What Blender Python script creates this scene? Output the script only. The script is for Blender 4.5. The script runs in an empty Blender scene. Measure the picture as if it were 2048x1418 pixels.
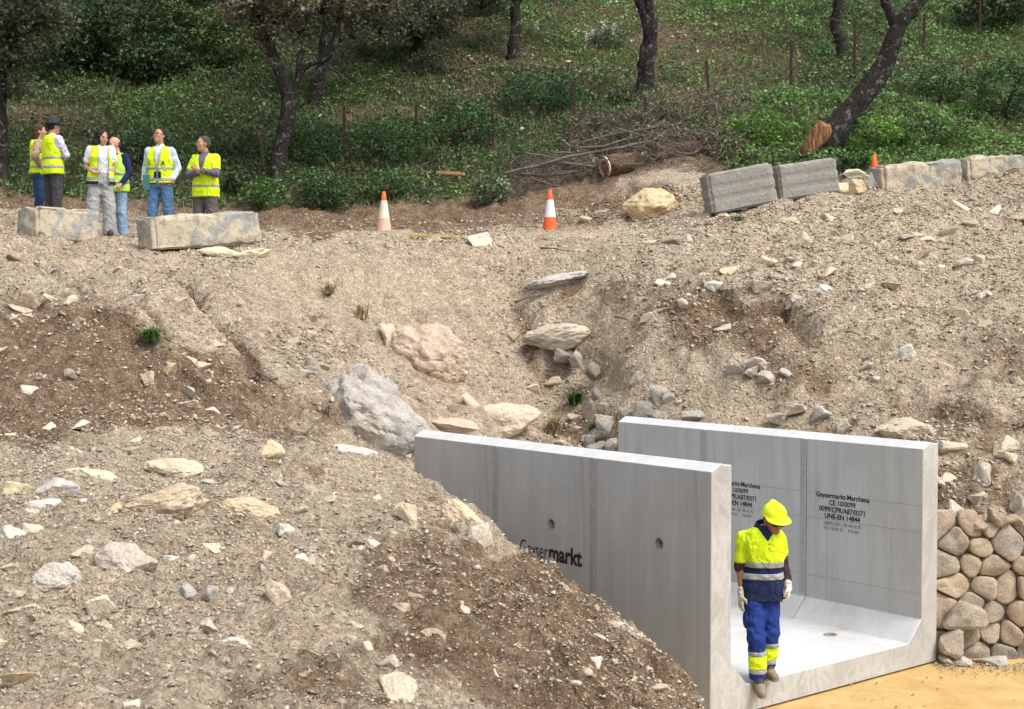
import bpy, bmesh, math, random
import numpy as np
from mathutils import Vector, Matrix
R = math.radians
rnd = random.Random(7)
rng = np.random.default_rng(11)
S = bpy.context.scene
COL = S.collection

# ---------------------------------------------------------------- camera, light, exposure
FPX = 2850.0            # focal length in pixels of the 2048 px wide photograph
PITCH = math.atan(97 / FPX)
CAMZ = 3.65
cam = bpy.data.cameras.new('camera')
cam.sensor_width = 36.0
cam.lens = FPX / 2048 * 36
cam.clip_start = 0.1
cam.clip_end = 500
camo = bpy.data.objects.new('camera', cam)
camo.location = (0, 0, CAMZ)
camo.rotation_euler = (R(90) - PITCH, 0, 0)
COL.objects.link(camo)
S.camera = camo

SUN_EL, SUN_AZ = 56.0, 128.0      # azimuth from +Y towards +X: behind the camera, to the right
W = bpy.data.worlds.new('World')
S.world = W
W.use_nodes = True
nt = W.node_tree
nt.nodes.clear()
sky = nt.nodes.new('ShaderNodeTexSky')
sky.sky_type = 'NISHITA'
sky.sun_disc = False
sky.sun_elevation = R(SUN_EL)
sky.sun_rotation = R(SUN_AZ)
sky.air_density = 1.0
sky.dust_density = 4.0
hsv = nt.nodes.new('ShaderNodeHueSaturation')
hsv.inputs['Saturation'].default_value = 0.32      # thin overcast: a pale sky
bg = nt.nodes.new('ShaderNodeBackground')
bg.inputs['Strength'].default_value = 0.15
wo = nt.nodes.new('ShaderNodeOutputWorld')
nt.links.new(sky.outputs[0], hsv.inputs['Color'])
nt.links.new(hsv.outputs[0], bg.inputs['Color'])
nt.links.new(bg.outputs[0], wo.inputs[0])
sl = bpy.data.lights.new('sun', 'SUN')
sl.energy = 1.2
sl.angle = R(22)
sl.color = (1.0, 0.95, 0.87)
so = bpy.data.objects.new('sun', sl)
sd = Vector((math.sin(R(SUN_AZ)) * math.cos(R(SUN_EL)), math.cos(R(SUN_AZ)) * math.cos(R(SUN_EL)), math.sin(R(SUN_EL))))
so.rotation_euler = sd.to_track_quat('Z', 'Y').to_euler()
so.location = (20, -20, 40)
COL.objects.link(so)
S.view_settings.view_transform = 'Standard'
S.view_settings.look = 'None'
S.view_settings.exposure = 0.86
S.view_settings.gamma = 1.0
S.view_settings.use_curve_mapping = False
S.render.engine = 'CYCLES'
S.cycles.max_bounces = 5
S.cycles.diffuse_bounces = 3
S.cycles.transparent_max_bounces = 6

# ---------------------------------------------------------------- helpers
def P(px, py, D):
    """a point of the place: seen at that spot of the photograph, D metres ahead"""
    a = (px - 1024) / FPX
    b = (709 - py) / FPX
    c, s = math.cos(PITCH), math.sin(PITCH)
    dy = c + b * s
    dz = -s + b * c
    return np.array([a / dy * D, D, CAMZ + dz / dy * D])

def proj(V):
    V = np.asarray(V, float)
    c, s = math.cos(PITCH), math.sin(PITCH)
    z = V[..., 2] - CAMZ
    f = V[..., 1] * c - z * s
    u = V[..., 1] * s + z * c
    return 1024 + FPX * V[..., 0] / f, 709 - FPX * u / f

def _hash(ix, iy, iz, seed):
    h = (ix * 374761393 + iy * 668265263 + iz * 2147483647 + seed * 974711) & 0xffffffff
    h = ((h ^ (h >> 13)) * 1274126177) & 0xffffffff
    h = ((h ^ (h >> 16)) * 2246822519) & 0xffffffff
    return ((h ^ (h >> 15)) & 0xffffff) / float(0xffffff)

def noise3(x, y, z, seed=0):
    """value noise in -1..1, vectorised"""
    x, y, z = np.broadcast_arrays(np.asarray(x, float), np.asarray(y, float), np.asarray(z, float))
    ix, iy, iz = np.floor(x).astype(np.int64), np.floor(y).astype(np.int64), np.floor(z).astype(np.int64)
    fx, fy, fz = x - ix, y - iy, z - iz
    fx, fy, fz = fx * fx * (3 - 2 * fx), fy * fy * (3 - 2 * fy), fz * fz * (3 - 2 * fz)
    r = 0
    for dx in (0, 1):
        for dy in (0, 1):
            for dz in (0, 1):
                w = (fx if dx else 1 - fx) * (fy if dy else 1 - fy) * (fz if dz else 1 - fz)
                r = r + w * _hash(ix + dx, iy + dy, iz + dz, seed)
    return r * 2 - 1

def noise2(x, y, seed=0):
    x, y = np.broadcast_arrays(np.asarray(x, float), np.asarray(y, float))
    ix, iy = np.floor(x).astype(np.int64), np.floor(y).astype(np.int64)
    fx, fy = x - ix, y - iy
    fx, fy = fx * fx * (3 - 2 * fx), fy * fy * (3 - 2 * fy)
    r = 0
    for dx in (0, 1):
        for dy in (0, 1):
            r = r + (fx if dx else 1 - fx) * (fy if dy else 1 - fy) * _hash(ix + dx, iy + dy, 0, seed)
    return r * 2 - 1

def fbm2(x, y, s, octs=3, seed=0, gain=.5):
    r, a, t = 0, 1.0, 0
    c, q = math.cos(.6), math.sin(.6)
    for o in range(octs):
        r = r + a * noise2(x / s, y / s, seed + o)
        t += a
        a *= gain
        s *= .5
        x, y = x * c - y * q, x * q + y * c
    return r / t

def mk(name, V, F, mat=None, smooth=False, col=None, parent=None, soil=None):
    """one mesh object from arrays; F is (n,k) or a list of such arrays"""
    V = np.ascontiguousarray(V, dtype=np.float32)
    Fs = F if isinstance(F, list) else [F]
    Fs = [np.asarray(f, dtype=np.int32) for f in Fs if len(f)]
    me = bpy.data.meshes.new(name)
    me.vertices.add(len(V))
    me.vertices.foreach_set('co', V.ravel())
    li = np.concatenate([f.ravel() for f in Fs])
    tot = np.concatenate([np.full(len(f), f.shape[1], np.int32) for f in Fs])
    me.loops.add(len(li))
    me.loops.foreach_set('vertex_index', li)
    me.polygons.add(len(tot))
    st = np.zeros(len(tot), np.int32)
    st[1:] = np.cumsum(tot)[:-1]
    me.polygons.foreach_set('loop_start', st)
    me.polygons.foreach_set('loop_total', tot)
    if smooth:
        me.polygons.foreach_set('use_smooth', np.ones(len(tot), bool))
    me.update(calc_edges=True)
    if col is not None:
        c = np.ones((len(V), 4), np.float32)
        c[:, :3] = col
        at = me.color_attributes.new('col', 'FLOAT_COLOR', 'POINT')
        at.data.foreach_set('color', c.ravel())
    if soil is not None:
        for k, arr in soil.items():
            at = me.attributes.new(k, 'FLOAT', 'POINT')
            at.data.foreach_set('value', np.ascontiguousarray(arr, dtype=np.float32))
    if mat:
        me.materials.append(mat)
    o = bpy.data.objects.new(name, me)
    COL.objects.link(o)
    if parent is not None:
        o.parent = parent
    return o

def from_bm(name, bm, mat=None, smooth=False, parent=None, col=None):
    me = bpy.data.meshes.new(name)
    bm.to_mesh(me)
    bm.free()
    if smooth:
        me.polygons.foreach_set('use_smooth', np.ones(len(me.polygons), bool))
    if col is not None:
        at = me.color_attributes.new('col', 'FLOAT_COLOR', 'POINT')
        c = np.ones((len(me.vertices), 4), np.float32)
        c[:, :3] = col
        at.data.foreach_set('color', c.ravel())
    if mat:
        me.materials.append(mat)
    o = bpy.data.objects.new(name, me)
    COL.objects.link(o)
    if parent is not None:
        o.parent = parent
    return o

def empty(name, loc=(0, 0, 0), rz=0):
    o = bpy.data.objects.new(name, None)
    o.location = loc
    o.rotation_euler = (0, 0, rz)
    COL.objects.link(o)
    return o

def tag(o, label=None, cat=None, group=None, kind=None):
    for k, v in (('label', label), ('category', cat), ('group', group), ('kind', kind)):
        if v:
            o[k] = v
    return o

def tube(pts, rad, seg=8, rough=0.0, seed=0, cap=True):
    pts = np.asarray(pts, float)
    rad = np.asarray(rad, float)
    n = len(pts)
    T = np.gradient(pts, axis=0)
    T /= np.linalg.norm(T, axis=1)[:, None] + 1e-9
    up = np.array([0.13, 1.0, 0.21])
    V = []
    for i in range(n):
        a = np.cross(T[i], up)
        a /= np.linalg.norm(a) + 1e-9
        b = np.cross(T[i], a)
        ang = np.arange(seg) * 2 * math.pi / seg
        r = rad[i] * (1 + (rough * noise3(np.cos(ang) * 1.5 + seed, np.sin(ang) * 1.5, i * .7, 3) if rough else 0))
        V.append(pts[i] + np.outer(np.cos(ang) * r, a) + np.outer(np.sin(ang) * r, b))
    V = np.concatenate(V)
    F = []
    for i in range(n - 1):
        for k in range(seg):
            F.append((i * seg + k, i * seg + (k + 1) % seg, (i + 1) * seg + (k + 1) % seg, (i + 1) * seg + k))
    F = np.array(F)
    T3 = []
    if cap:
        V = np.vstack([V, pts[0], pts[-1]])
        for k in range(seg):
            T3.append((len(V) - 2, (k + 1) % seg, k))
            T3.append((len(V) - 1, (n - 1) * seg + k, (n - 1) * seg + (k + 1) % seg))
    return V, F, np.array(T3, int).reshape(-1, 3)

def join_parts(parts):
    Vs, Qs, Ts, o = [], [], [], 0
    for V, Q, T in parts:
        Vs.append(V)
        if len(Q): Qs.append(Q + o)
        if len(T): Ts.append(T + o)
        o += len(V)
    return np.concatenate(Vs), [x for x in (np.concatenate(Qs) if Qs else np.zeros((0, 4), int), np.concatenate(Ts) if Ts else np.zeros((0, 3), int)) if len(x)]

def smooth_path(pts, n):
    """Catmull-Rom through rows of pts"""
    p = np.asarray(pts, float)
    q = np.vstack([2 * p[0] - p[1], p, 2 * p[-1] - p[-2]])
    out = []
    m = len(p) - 1
    for t in np.linspace(0, m - 1e-6, n):
        i = int(t)
        f = t - i
        a, b, c, d = q[i], q[i + 1], q[i + 2], q[i + 3]
        out.append(.5 * ((2 * b) + (-a + c) * f + (2 * a - 5 * b + 4 * c - d) * f * f + (-a + 3 * b - 3 * c + d) * f ** 3))
    return np.array(out)

# ---------------------------------------------------------------- materials
def newmat(name):
    m = bpy.data.materials.new(name)
    m.use_nodes = True
    t = m.node_tree
    t.nodes.clear()
    out = t.nodes.new('ShaderNodeOutputMaterial')
    b = t.nodes.new('ShaderNodeBsdfPrincipled')
    t.links.new(b.outputs[0], out.inputs[0])
    b.inputs['Roughness'].default_value = .85
    b.inputs['Specular IOR Level'].default_value = .25
    return m, t, b

class N:
    def __init__(s, t): s.t = t
    def n(s, ty, **kw):
        x = s.t.nodes.new(ty)
        for k, v in kw.items():
            setattr(x, k, v)
        return x
    def link(s, a, b): s.t.links.new(a, b)
    def val(s, sock, v):
        if hasattr(v, 'node'): s.link(v, sock)
        else: sock.default_value = v
    def coord(s, kind='Object'):
        return s.n('ShaderNodeTexCoord').outputs[kind]
    def pos(s): return s.n('ShaderNodeNewGeometry').outputs['Position']
    def mapping(s, v, scale=(1, 1, 1), loc=(0, 0, 0), rot=(0, 0, 0)):
        x = s.n('ShaderNodeMapping')
        s.link(v, x.inputs['Vector'])
        x.inputs['Scale'].default_value = scale
        x.inputs['Location'].default_value = loc
        x.inputs['Rotation'].default_value = rot
        return x.outputs[0]
    def noise(s, v, scale, detail=4, rough=.55, dist=0):
        x = s.n('ShaderNodeTexNoise')
        if v is not None: s.link(v, x.inputs['Vector'])
        x.inputs['Scale'].default_value = scale
        x.inputs['Detail'].default_value = detail
        x.inputs['Roughness'].default_value = rough
        x.inputs['Distortion'].default_value = dist
        return x.outputs['Fac']
    def voro(s, v, scale, feature='F1', out='Distance', rand=1):
        x = s.n('ShaderNodeTexVoronoi', feature=feature)
        s.link(v, x.inputs['Vector'])
        x.inputs['Scale'].default_value = scale
        x.inputs['Randomness'].default_value = rand
        return x.outputs[out]
    def ramp(s, f, stops, interp='LINEAR'):
        x = s.n('ShaderNodeValToRGB')
        s.link(f, x.inputs[0])
        cr = x.color_ramp
        cr.interpolation = interp
        while len(cr.elements) < len(stops): cr.elements.new(.5)
        for e, (p, c) in zip(cr.elements, stops):
            e.position = p
            e.color = (*c, 1) if not isinstance(c, (int, float)) else (c, c, c, 1)
        return x.outputs[0]
    def rng(s, f, a, b, c=0, d=1):
        x = s.n('ShaderNodeMapRange')
        s.link(f, x.inputs[0])
        for i, v in enumerate((a, b, c, d)): x.inputs[i + 1].default_value = v
        return x.outputs[0]
    def mix(s, f, a, b, mode='MIX'):
        x = s.n('ShaderNodeMix', data_type='RGBA', blend_type=mode)
        s.val(x.inputs[0], f)
        for i, v in ((6, a), (7, b)):
            if hasattr(v, 'node'): s.link(v, x.inputs[i])
            else: x.inputs[i].default_value = (*v, 1) if not isinstance(v, (int, float)) else (v, v, v, 1)
        return x.outputs[2]
    def math(s, op, a, b=0.0):
        x = s.n('ShaderNodeMath', operation=op)
        s.val(x.inputs[0], a)
        s.val(x.inputs[1], b)
        return x.outputs[0]
    def attr(s, name, out='Fac'):
        x = s.n('ShaderNodeAttribute', attribute_name=name)
        return x.outputs[out]
    def bump(s, b, h, strength=.5, dist=.02):
        x = s.n('ShaderNodeBump')
        x.inputs['Strength'].default_value = strength
        x.inputs['Distance'].default_value = dist
        s.link(h, x.inputs['Height'])
        s.link(x.outputs[0], b.inputs['Normal'])

def m_dirt():
    m, t, b = newmat('dirt')
    n = N(t)
    p = n.pos()
    big = n.noise(p, .9, 5, .6)
    mid = n.noise(p, 5, 5, .65)
    fine = n.noise(p, 42, 4, .7)
    m2 = n.noise(p, 2.2, 6, .7, .4)
    pale = n.mix(n.rng(big, .35, .65), (.56, .448, .328), (.44, .348, .252))
    pale = n.mix(n.rng(mid, .40, .62), pale, (.60, .505, .38))
    pale = n.mix(n.rng(m2, .50, .64, 0, .62), pale, (.31, .24, .175))
    brown = n.mix(n.rng(mid, .38, .62), (.17, .11, .067), (.30, .218, .145))
    sm = n.math('ADD', n.attr('soil'), n.math('ADD', n.math('MULTIPLY', n.math('SUBTRACT', mid, .5), 1.2), n.math('MULTIPLY', n.math('SUBTRACT', m2, .5), 1.6)))
    c = n.mix(n.rng(sm, .3, .7), pale, brown)
    c = n.mix(n.attr('warm'), c, n.mix(n.rng(mid, .35, .65), (.65, .545, .39), (.52, .42, .295)))
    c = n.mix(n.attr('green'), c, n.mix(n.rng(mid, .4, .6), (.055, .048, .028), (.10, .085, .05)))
    # crumbs and clods: every cell has its own tone and its own dome
    nd = n.n('ShaderNodeTexNoise'); n.link(p, nd.inputs['Vector']); nd.inputs['Scale'].default_value = 30; nd.inputs['Detail'].default_value = 2
    vm = n.n('ShaderNodeVectorMath', operation='MULTIPLY_ADD'); n.link(nd.outputs['Color'], vm.inputs[0]); vm.inputs[1].default_value = (.035, .035, .035); n.link(p, vm.inputs[2])
    pw = vm.outputs[0]
    hts = []
    for sc_, amt in ((17, .50), (44, .60)):
        vo = n.n('ShaderNodeTexVoronoi'); n.link(pw, vo.inputs['Vector']); vo.inputs['Scale'].default_value = sc_
        sp_ = n.n('ShaderNodeSeparateColor'); n.link(vo.outputs['Color'], sp_.inputs[0])
        c = n.mix(amt, c, n.ramp(sp_.outputs[0], [(0, (.66, .65, .64)), (.55, (.96, .96, .96)), (.85, (1.18, 1.17, 1.15)), (1, (1.42, 1.42, 1.40))]), 'MULTIPLY')
        dm = n.math('MULTIPLY', n.rng(vo.outputs['Distance'], .55, .0), n.rng(sp_.outputs[1], 0, 1, .35, 1))
        hts.append(dm)
    # loose grit: every cell a crumb of its own tone
    cell = n.voro(p, 60, out='Color')
    sep = n.n('ShaderNodeSeparateColor')
    n.link(cell, sep.inputs[0])
    d60 = n.voro(p, 60)
    peb = n.math('MULTIPLY', n.rng(sep.outputs[0], .72, .78), n.rng(d60, .35, .28))
    c = n.mix(n.math('MULTIPLY', peb, .8), c, n.mix(sep.outputs[1], (.60, .53, .42), (.42, .38, .33)))
    cell2 = n.voro(p, 26, out='Color')
    sep2 = n.n('ShaderNodeSeparateColor')
    n.link(cell2, sep2.inputs[0])
    d26 = n.voro(p, 26)
    peb2 = n.math('MULTIPLY', n.rng(sep2.outputs[0], .84, .88), n.rng(d26, .36, .30))
    c = n.mix(n.math('MULTIPLY', peb2, .8), c, n.mix(sep2.outputs[1], (.62, .55, .44), (.36, .33, .29)))
    c = n.mix(.75, c, n.ramp(fine, [(.25, .55), (.5, 1.0), (.75, 1.28)]), 'MULTIPLY')
    n.link(c, b.inputs['Base Color'])
    b.inputs['Roughness'].default_value = .95
    b.inputs['Specular IOR Level'].default_value = .1
    h = n.math('ADD', n.math('MULTIPLY', n.noise(p, 14, 8, .75), 1.5), n.math('ADD', n.math('MULTIPLY', peb2, .5), n.math('MULTIPLY', fine, .35)))
    h = n.math('ADD', h, n.math('MULTIPLY', peb, .2))
    h = n.math('ADD', h, n.math('ADD', n.math('MULTIPLY', hts[0], 1.5), n.math('MULTIPLY', hts[1], .7)))
    n.bump(b, h, 1.0, .045)
    return m

def m_stone(name='stone', dust=.5):
    m, t, b = newmat(name)
    n = N(t)
    p = n.pos()
    c = n.attr('col', 'Color')
    v = n.noise(p, 9, 6, .65, .6)
    pt = n.noise(p, 2.6, 6, .62, .8)
    c = n.mix(.55, c, n.ramp(pt, [(.32, (.62, .62, .62)), (.48, (1, 1, 1)), (.6, (1.08, 1.0, .88)), (.72, (.80, .78, .76))]), 'MULTIPLY')
    f = n.noise(p, 50, 4, .7)
    c = n.mix(n.rng(v, .45, .68, 0, dust), c, (.47, .37, .265))
    c = n.mix(1, c, n.ramp(f, [(.25, .62), (.5, 1.0), (.75, 1.2)]), 'MULTIPLY')
    cr = n.voro(n.mapping(p, (1, 1, 1.6)), 7, 'DISTANCE_TO_EDGE')
    c = n.mix(n.math('MULTIPLY', n.rng(cr, .012, .0), n.rng(v, .5, .55, 0, .6)), c, (.16, .13, .10))
    n.link(c, b.inputs['Base Color'])
    b.inputs['Roughness'].default_value = .9
    b.inputs['Specular IOR Level'].default_value = .15
    n.bump(b, n.math('ADD', n.noise(p, 16, 8, .7), n.math('MULTIPLY', f, .3)), .8, .03)
    return m

def m_concrete(name, base, light, streak=1.0):
    m, t, b = newmat(name)
    n = N(t)
    p = n.coord('Object')
    st = n.noise(n.mapping(p, (5, 5, .5)), 1.6, 5, .6)
    fi = n.noise(p, 30, 4, .6)
    bl = n.noise(p, 1.3, 4, .6, .5)
    c = n.mix(n.rng(st, .35, .7), base, light)
    c = n.mix(n.rng(bl, .5, .75, 0, .45), c, tuple(x * .84 for x in base))
    fs = n.noise(n.mapping(p, (18, 18, 1.0)), 1.5, 3, .6)
    c = n.mix(.5 * streak, c, n.ramp(fs, [(.3, .84), (.5, 1.0), (.75, 1.08)]), 'MULTIPLY')
    c = n.mix(.6, c, n.ramp(fi, [(.2, .85), (.5, 1), (.8, 1.06)]), 'MULTIPLY')
    if 'floor' in name:
        dz_ = n.noise(p, 1.7, 7, .7, .6)
        c = n.mix(n.rng(dz_, .54, .74, 0, .5), c, (.40, .34, .26))
    else:
        dr_ = n.noise(n.mapping(p, (9, 9, .35)), 1.1, 4, .6)
        c = n.mix(n.rng(dr_, .60, .72, 0, .30), c, (.23, .215, .19))
    pit = n.voro(p, 55)
    c = n.mix(n.math('MULTIPLY', n.rng(pit, .06, .03), n.rng(bl, .45, .5, 0, .6)), c, (.12, .12, .115))
    n.link(c, b.inputs['Base Color'])
    b.inputs['Roughness'].default_value = .75
    n.bump(b, n.math('ADD', fi, n.math('MULTIPLY', st, .5)), .25, .006)
    return m

def m_endface():
    m, t, b = newmat('culvert_end_face')
    n = N(t)
    p = n.coord('Object')
    a = n.noise(n.mapping(p, (1, 1, .6)), 4.2, 8, .7, .7)
    c = n.ramp(a, [(.3, (.31, .305, .29)), (.43, (.37, .365, .35)), (.50, (.46, .455, .44)), (.56, (.375, .37, .355)), (.7, (.43, .425, .41))])
    w = n.noise(p, 1.1, 3, .5)
    c = n.mix(n.rng(w, .5, .62, 0, .45), c, (.33, .31, .28))
    n.link(c, b.inputs['Base Color'])
    n.bump(b, a, .3, .01)
    return m

def m_plain(name, c, rough=.8, var=.12, scale=20, spec=.25, bump=0, metallic=0):
    m, t, b = newmat(name)
    n = N(t)
    f = n.noise(n.coord('Object'), scale, 4, .6)
    cc = n.mix(n.rng(f, .3, .7), tuple(x * (1 - var) for x in c), tuple(min(1, x * (1 + var)) for x in c))
    n.link(cc, b.inputs['Base Color'])
    b.inputs['Roughness'].default_value = rough
    b.inputs['Specular IOR Level'].default_value = spec
    b.inputs['Metallic'].default_value = metallic
    if bump: n.bump(b, f, bump, .01)
    return m

def m_leaf(name, rough=.55):
    m, t, b = newmat(name)
    n = N(t)
    c = n.attr('col', 'Color')
    n.link(c, b.inputs['Base Color'])
    b.inputs['Roughness'].default_value = rough
    b.inputs['Specular IOR Level'].default_value = .3
    tr = t.nodes.new('ShaderNodeBsdfTranslucent')
    n.link(c, tr.inputs[0])
    ms = t.nodes.new('ShaderNodeMixShader')
    ms.inputs[0].default_value = .25
    out = [x for x in t.nodes if x.type == 'OUTPUT_MATERIAL'][0]
    n.link(b.outputs[0], ms.inputs[1])
    n.link(tr.outputs[0], ms.inputs[2])
    n.link(ms.outputs[0], out.inputs[0])
    return m

def m_bark():
    m, t, b = newmat('bark')
    n = N(t)
    p = n.coord('Object')
    a = n.noise(n.mapping(p, (1, 1, .35)), 22, 6, .7)
    l = n.noise(p, 6.5, 5, .65, .8)
    c = n.mix(n.rng(a, .35, .65), (.010, .009, .008), (.046, .040, .034))
    c = n.mix(n.rng(l, .55, .63, 0, .75), c, (.19, .19, .17))
    n.link(c, b.inputs['Base Color'])
    b.inputs['Roughness'].default_value = .95
    n.bump(b, n.math('ADD', a, n.math('MULTIPLY', n.voro(n.mapping(p, (1, 1, .4)), 30), .7)), 1, .03)
    return m

def m_old_concrete(name, patch=.5, warm=(.47, .41, .31), grey=(.30, .30, .28)):
    m, t, b = newmat(name)
    n = N(t)
    p = n.coord('Object')
    a = n.noise(p, 2.3, 5, .6, .7)
    f = n.noise(p, 26, 6, .7)
    c = n.mix(n.rng(a, .56 - .12 * patch, .60 - .12 * patch), warm, grey)
    sp = n.noise(p, 9, 5, .65)
    c = n.mix(n.rng(sp, .52, .62, 0, .6), c, (.25, .19, .13))
    c = n.mix(.8, c, n.ramp(f, [(.25, .66), (.5, 1), (.75, 1.18)]), 'MULTIPLY')
    n.link(c, b.inputs['Base Color'])
    b.inputs['Roughness'].default_value = .92
    n.bump(b, n.math('ADD', f, n.math('MULTIPLY', sp, 1.5)), .7, .02)
    return m

M = dict(
    dirt=m_dirt(), stone=m_stone(), gravel=m_stone('gravel_stone', .75),
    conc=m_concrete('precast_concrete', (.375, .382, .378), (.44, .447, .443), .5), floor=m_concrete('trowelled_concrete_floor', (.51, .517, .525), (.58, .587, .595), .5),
    end=m_endface(), bark=m_bark(), leaf=m_leaf('leaf'),
    block=m_old_concrete('weathered_concrete', .5), jersey=m_old_concrete('grey_barrier_concrete', 1.6, (.34, .31, .26), (.27, .265, .24)),
)
# ---------------------------------------------------------------- the culvert's frame of reference
U = np.array([-.635, .7725, 0]); U /= np.linalg.norm(U)      # back along the culvert
Vv = np.array([U[1], -U[0], 0])                               # across it, to the right
RC = np.array([4.37, 14.55, 0])                               # right front outer corner
CW, CT, CH, CF, SEG = 3.40, .265, 2.265, .25, 1.49
LC = RC - CW * Vv

# ---------------------------------------------------------------- terrain heights
CP = []
for r in '''0 1418 5.0|350 1418 5.1|700 1418 5.5|1000 1418 6.6|1250 1418 7.8|1400 1418 9.0
0 1250 6.2|350 1250 6.5|700 1250 7.0|1000 1250 8.2|1200 1260 9.6|1330 1318 10.5
0 1100 7.6|350 1100 8.0|700 1100 8.6|950 1080 10|1045 1084 11.2|1100 1132 11.3|1150 1170 11.3|1200 1208 11.2|1265 1264 10.9
0 970 10|350 970 10.3|650 960 11|850 1000 11.5|960 1010 11.8
0 880 13|300 875 13.2|550 880 13.3|750 910 13.2|830 932 13.0|700 897 13.6
1950 960 15.6|1900 900 16.2|2048 900 16|2048 750 17.5|1900 750 17.8|1700 870 16.9|1600 862 17.2|1450 846 17.9|1300 835 18.6
1600 700 18.3|1400 700 18.9|1250 700 19.7|1900 600 19.6|2048 600 19.3|1600 560 20.2|1400 560 20.7|1250 560 21.1|1100 560 21.9
2048 450 22.5|1800 450 22.8|1550 450 23|1350 470 23|1200 472 22.8
1430 422 24.3|1550 398 24.4|1700 395 24.5|1840 373 25|2048 348 25.4
1450 410 26|1500 340 27.5|1700 322 27.5|2048 320 28|1500 250 30|1700 200 31.5|2048 200 31.5|1500 100 36|2048 60 38|1500 0 40|1500 -200 50
1000 478 22.3|900 480 22|760 475 22|600 478 21.8|520 490 21.2|400 495 21|250 480 21.2|100 470 20.5|0 460 20|-200 445 19
768 465 25.5|1100 465 25.2|540 465 24.5|300 475 23.5|220 473 22.6|90 455 24|-200 440 24
760 600 20.5|900 600 21.3|1000 600 21.8|1010 540 22.1|1050 700 21.2|1150 780 20.5|1150 870 19.6|1080 890 19.0|1000 880 18.6|900 860 17.9|850 870 17.3|870 780 18.9|760 700 19.2|930 690 20.6
620 700 18.0|450 600 18.2|300 600 17.6|150 560 18.4|0 560 18|0 700 15.8|150 700 15.8|300 720 16|450 740 16.6|600 800 16.5
0 800 14.2|200 820 14.3|400 830 14.8|560 850 15|640 885 15
540 415 27.5|800 440 27|1000 420 27.3|800 400 28|400 400 28|100 380 28|-200 370 28|1200 430 26.3|1200 360 28|1350 360 27|1300 440 25
800 300 30.5|300 300 30.5|1100 280 31|800 200 33.5|300 220 33|1100 150 35.5|0 220 33|800 80 38|300 60 39|1100 40 40
800 -50 44|0 -300 60|1024 -300 60|2048 -300 60|-600 -300 60|2700 -300 60|-600 200 34|2600 150 34|-600 430 26|2600 340 26|-600 800 14.5|-600 1100 8|-600 1418 5|2500 800 17|2500 500 21.5|2400 1000 15.3'''.replace('\n', '|').split('|'):
    a, b_, d = map(float, r.split())
    CP.append(P(a, b_, d))
CP += [np.array(p, float) for p in (
    (1.5, 12.3, -.1), (.6, 13.4, -.1), (-.4, 14.6, .2), (-1.2, 15.6, .7), (1.1, 12.0, .1), (1.45, 10.4, .0), (1.0, 12.0, .2), (1.3, 11.4, .0), (.3, 12.6, .6), (-.3, 13.5, .9), (1.9, 9.2, .0),
    (2, 10, -.1), (3, 11, -.1), (4.5, 12, -.1), (6, 13, -.1), (3, 7, -.1), (1.9, 7.5, .1), (6, 8, .0), (9, 12, .2), (2.5, 5, .3), (7, 3, .6), (1.2, 3.5, 1.7), (-1, 2, 2.0), (-4, 2, 2.3), (1.5, 0, 1.9), (-2, -1, 2.0), (5, -1, 1.2),
    (4.5, 14.7, -.1), (5.2, 14.6, -.1), (6.5, 14.3, -.1), (8, 14, 0), (4.9, 15.3, 1.5), (6, 15.2, 1.55), (7.5, 15, 1.6),
    (.2, 17.2, 0), (.9, 17.9, .6), (2.5, 14.5, -.1), (1.0, 16, -.1), (3.6, 16.5, 1.9), (2.5, 17.9, 2.0), (-1.5, 14.9, 1.85), (12, 14, 1.6), (14, 8, 1.0))]
CP = np.array(CP)
def rbf_fit(C, z, c=.35, reg=.02):
    d = np.sqrt(((C[:, None, :] - C[None]) ** 2).sum(-1) + c * c)
    n = len(C)
    A = np.zeros((n + 3, n + 3))
    A[:n, :n] = d - reg * np.eye(n)
    A[:n, n] = 1
    A[:n, n + 1:] = C
    A[n, :n] = 1
    A[n + 1:, :n] = C.T
    return np.linalg.solve(A, np.concatenate([z, [0, 0, 0]]))
RW = rbf_fit(CP[:, :2], CP[:, 2])
GX0, GY0, GST = -40.0, -2.0, .10
gx = np.arange(GX0, 40, GST); gy = np.arange(GY0, 72, GST)
def base_rbf(x, y, c=.35):
    out = np.full(x.shape, RW[-3]) + RW[-2] * x + RW[-1] * y
    for i in range(len(CP)):
        out = out + RW[i] * np.sqrt((x - CP[i, 0]) ** 2 + (y - CP[i, 1]) ** 2 + c * c)
    return out
GXX, GYY = np.meshgrid(gx.astype(np.float32), gy.astype(np.float32))
GZ = base_rbf(GXX, GYY)

def bilin(A, x, y):
    x = np.asarray(x, float); y = np.asarray(y, float)
    fx = np.clip((x - GX0) / GST, 0, A.shape[1] - 1.001)
    fy = np.clip((y - GY0) / GST, 0, A.shape[0] - 1.001)
    ix, iy = fx.astype(int), fy.astype(int)
    fx, fy = fx - ix, fy - iy
    return A[iy, ix] * (1 - fx) * (1 - fy) + A[iy, ix + 1] * fx * (1 - fy) + A[iy + 1, ix] * (1 - fx) * fy + A[iy + 1, ix + 1] * fx * fy

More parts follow.
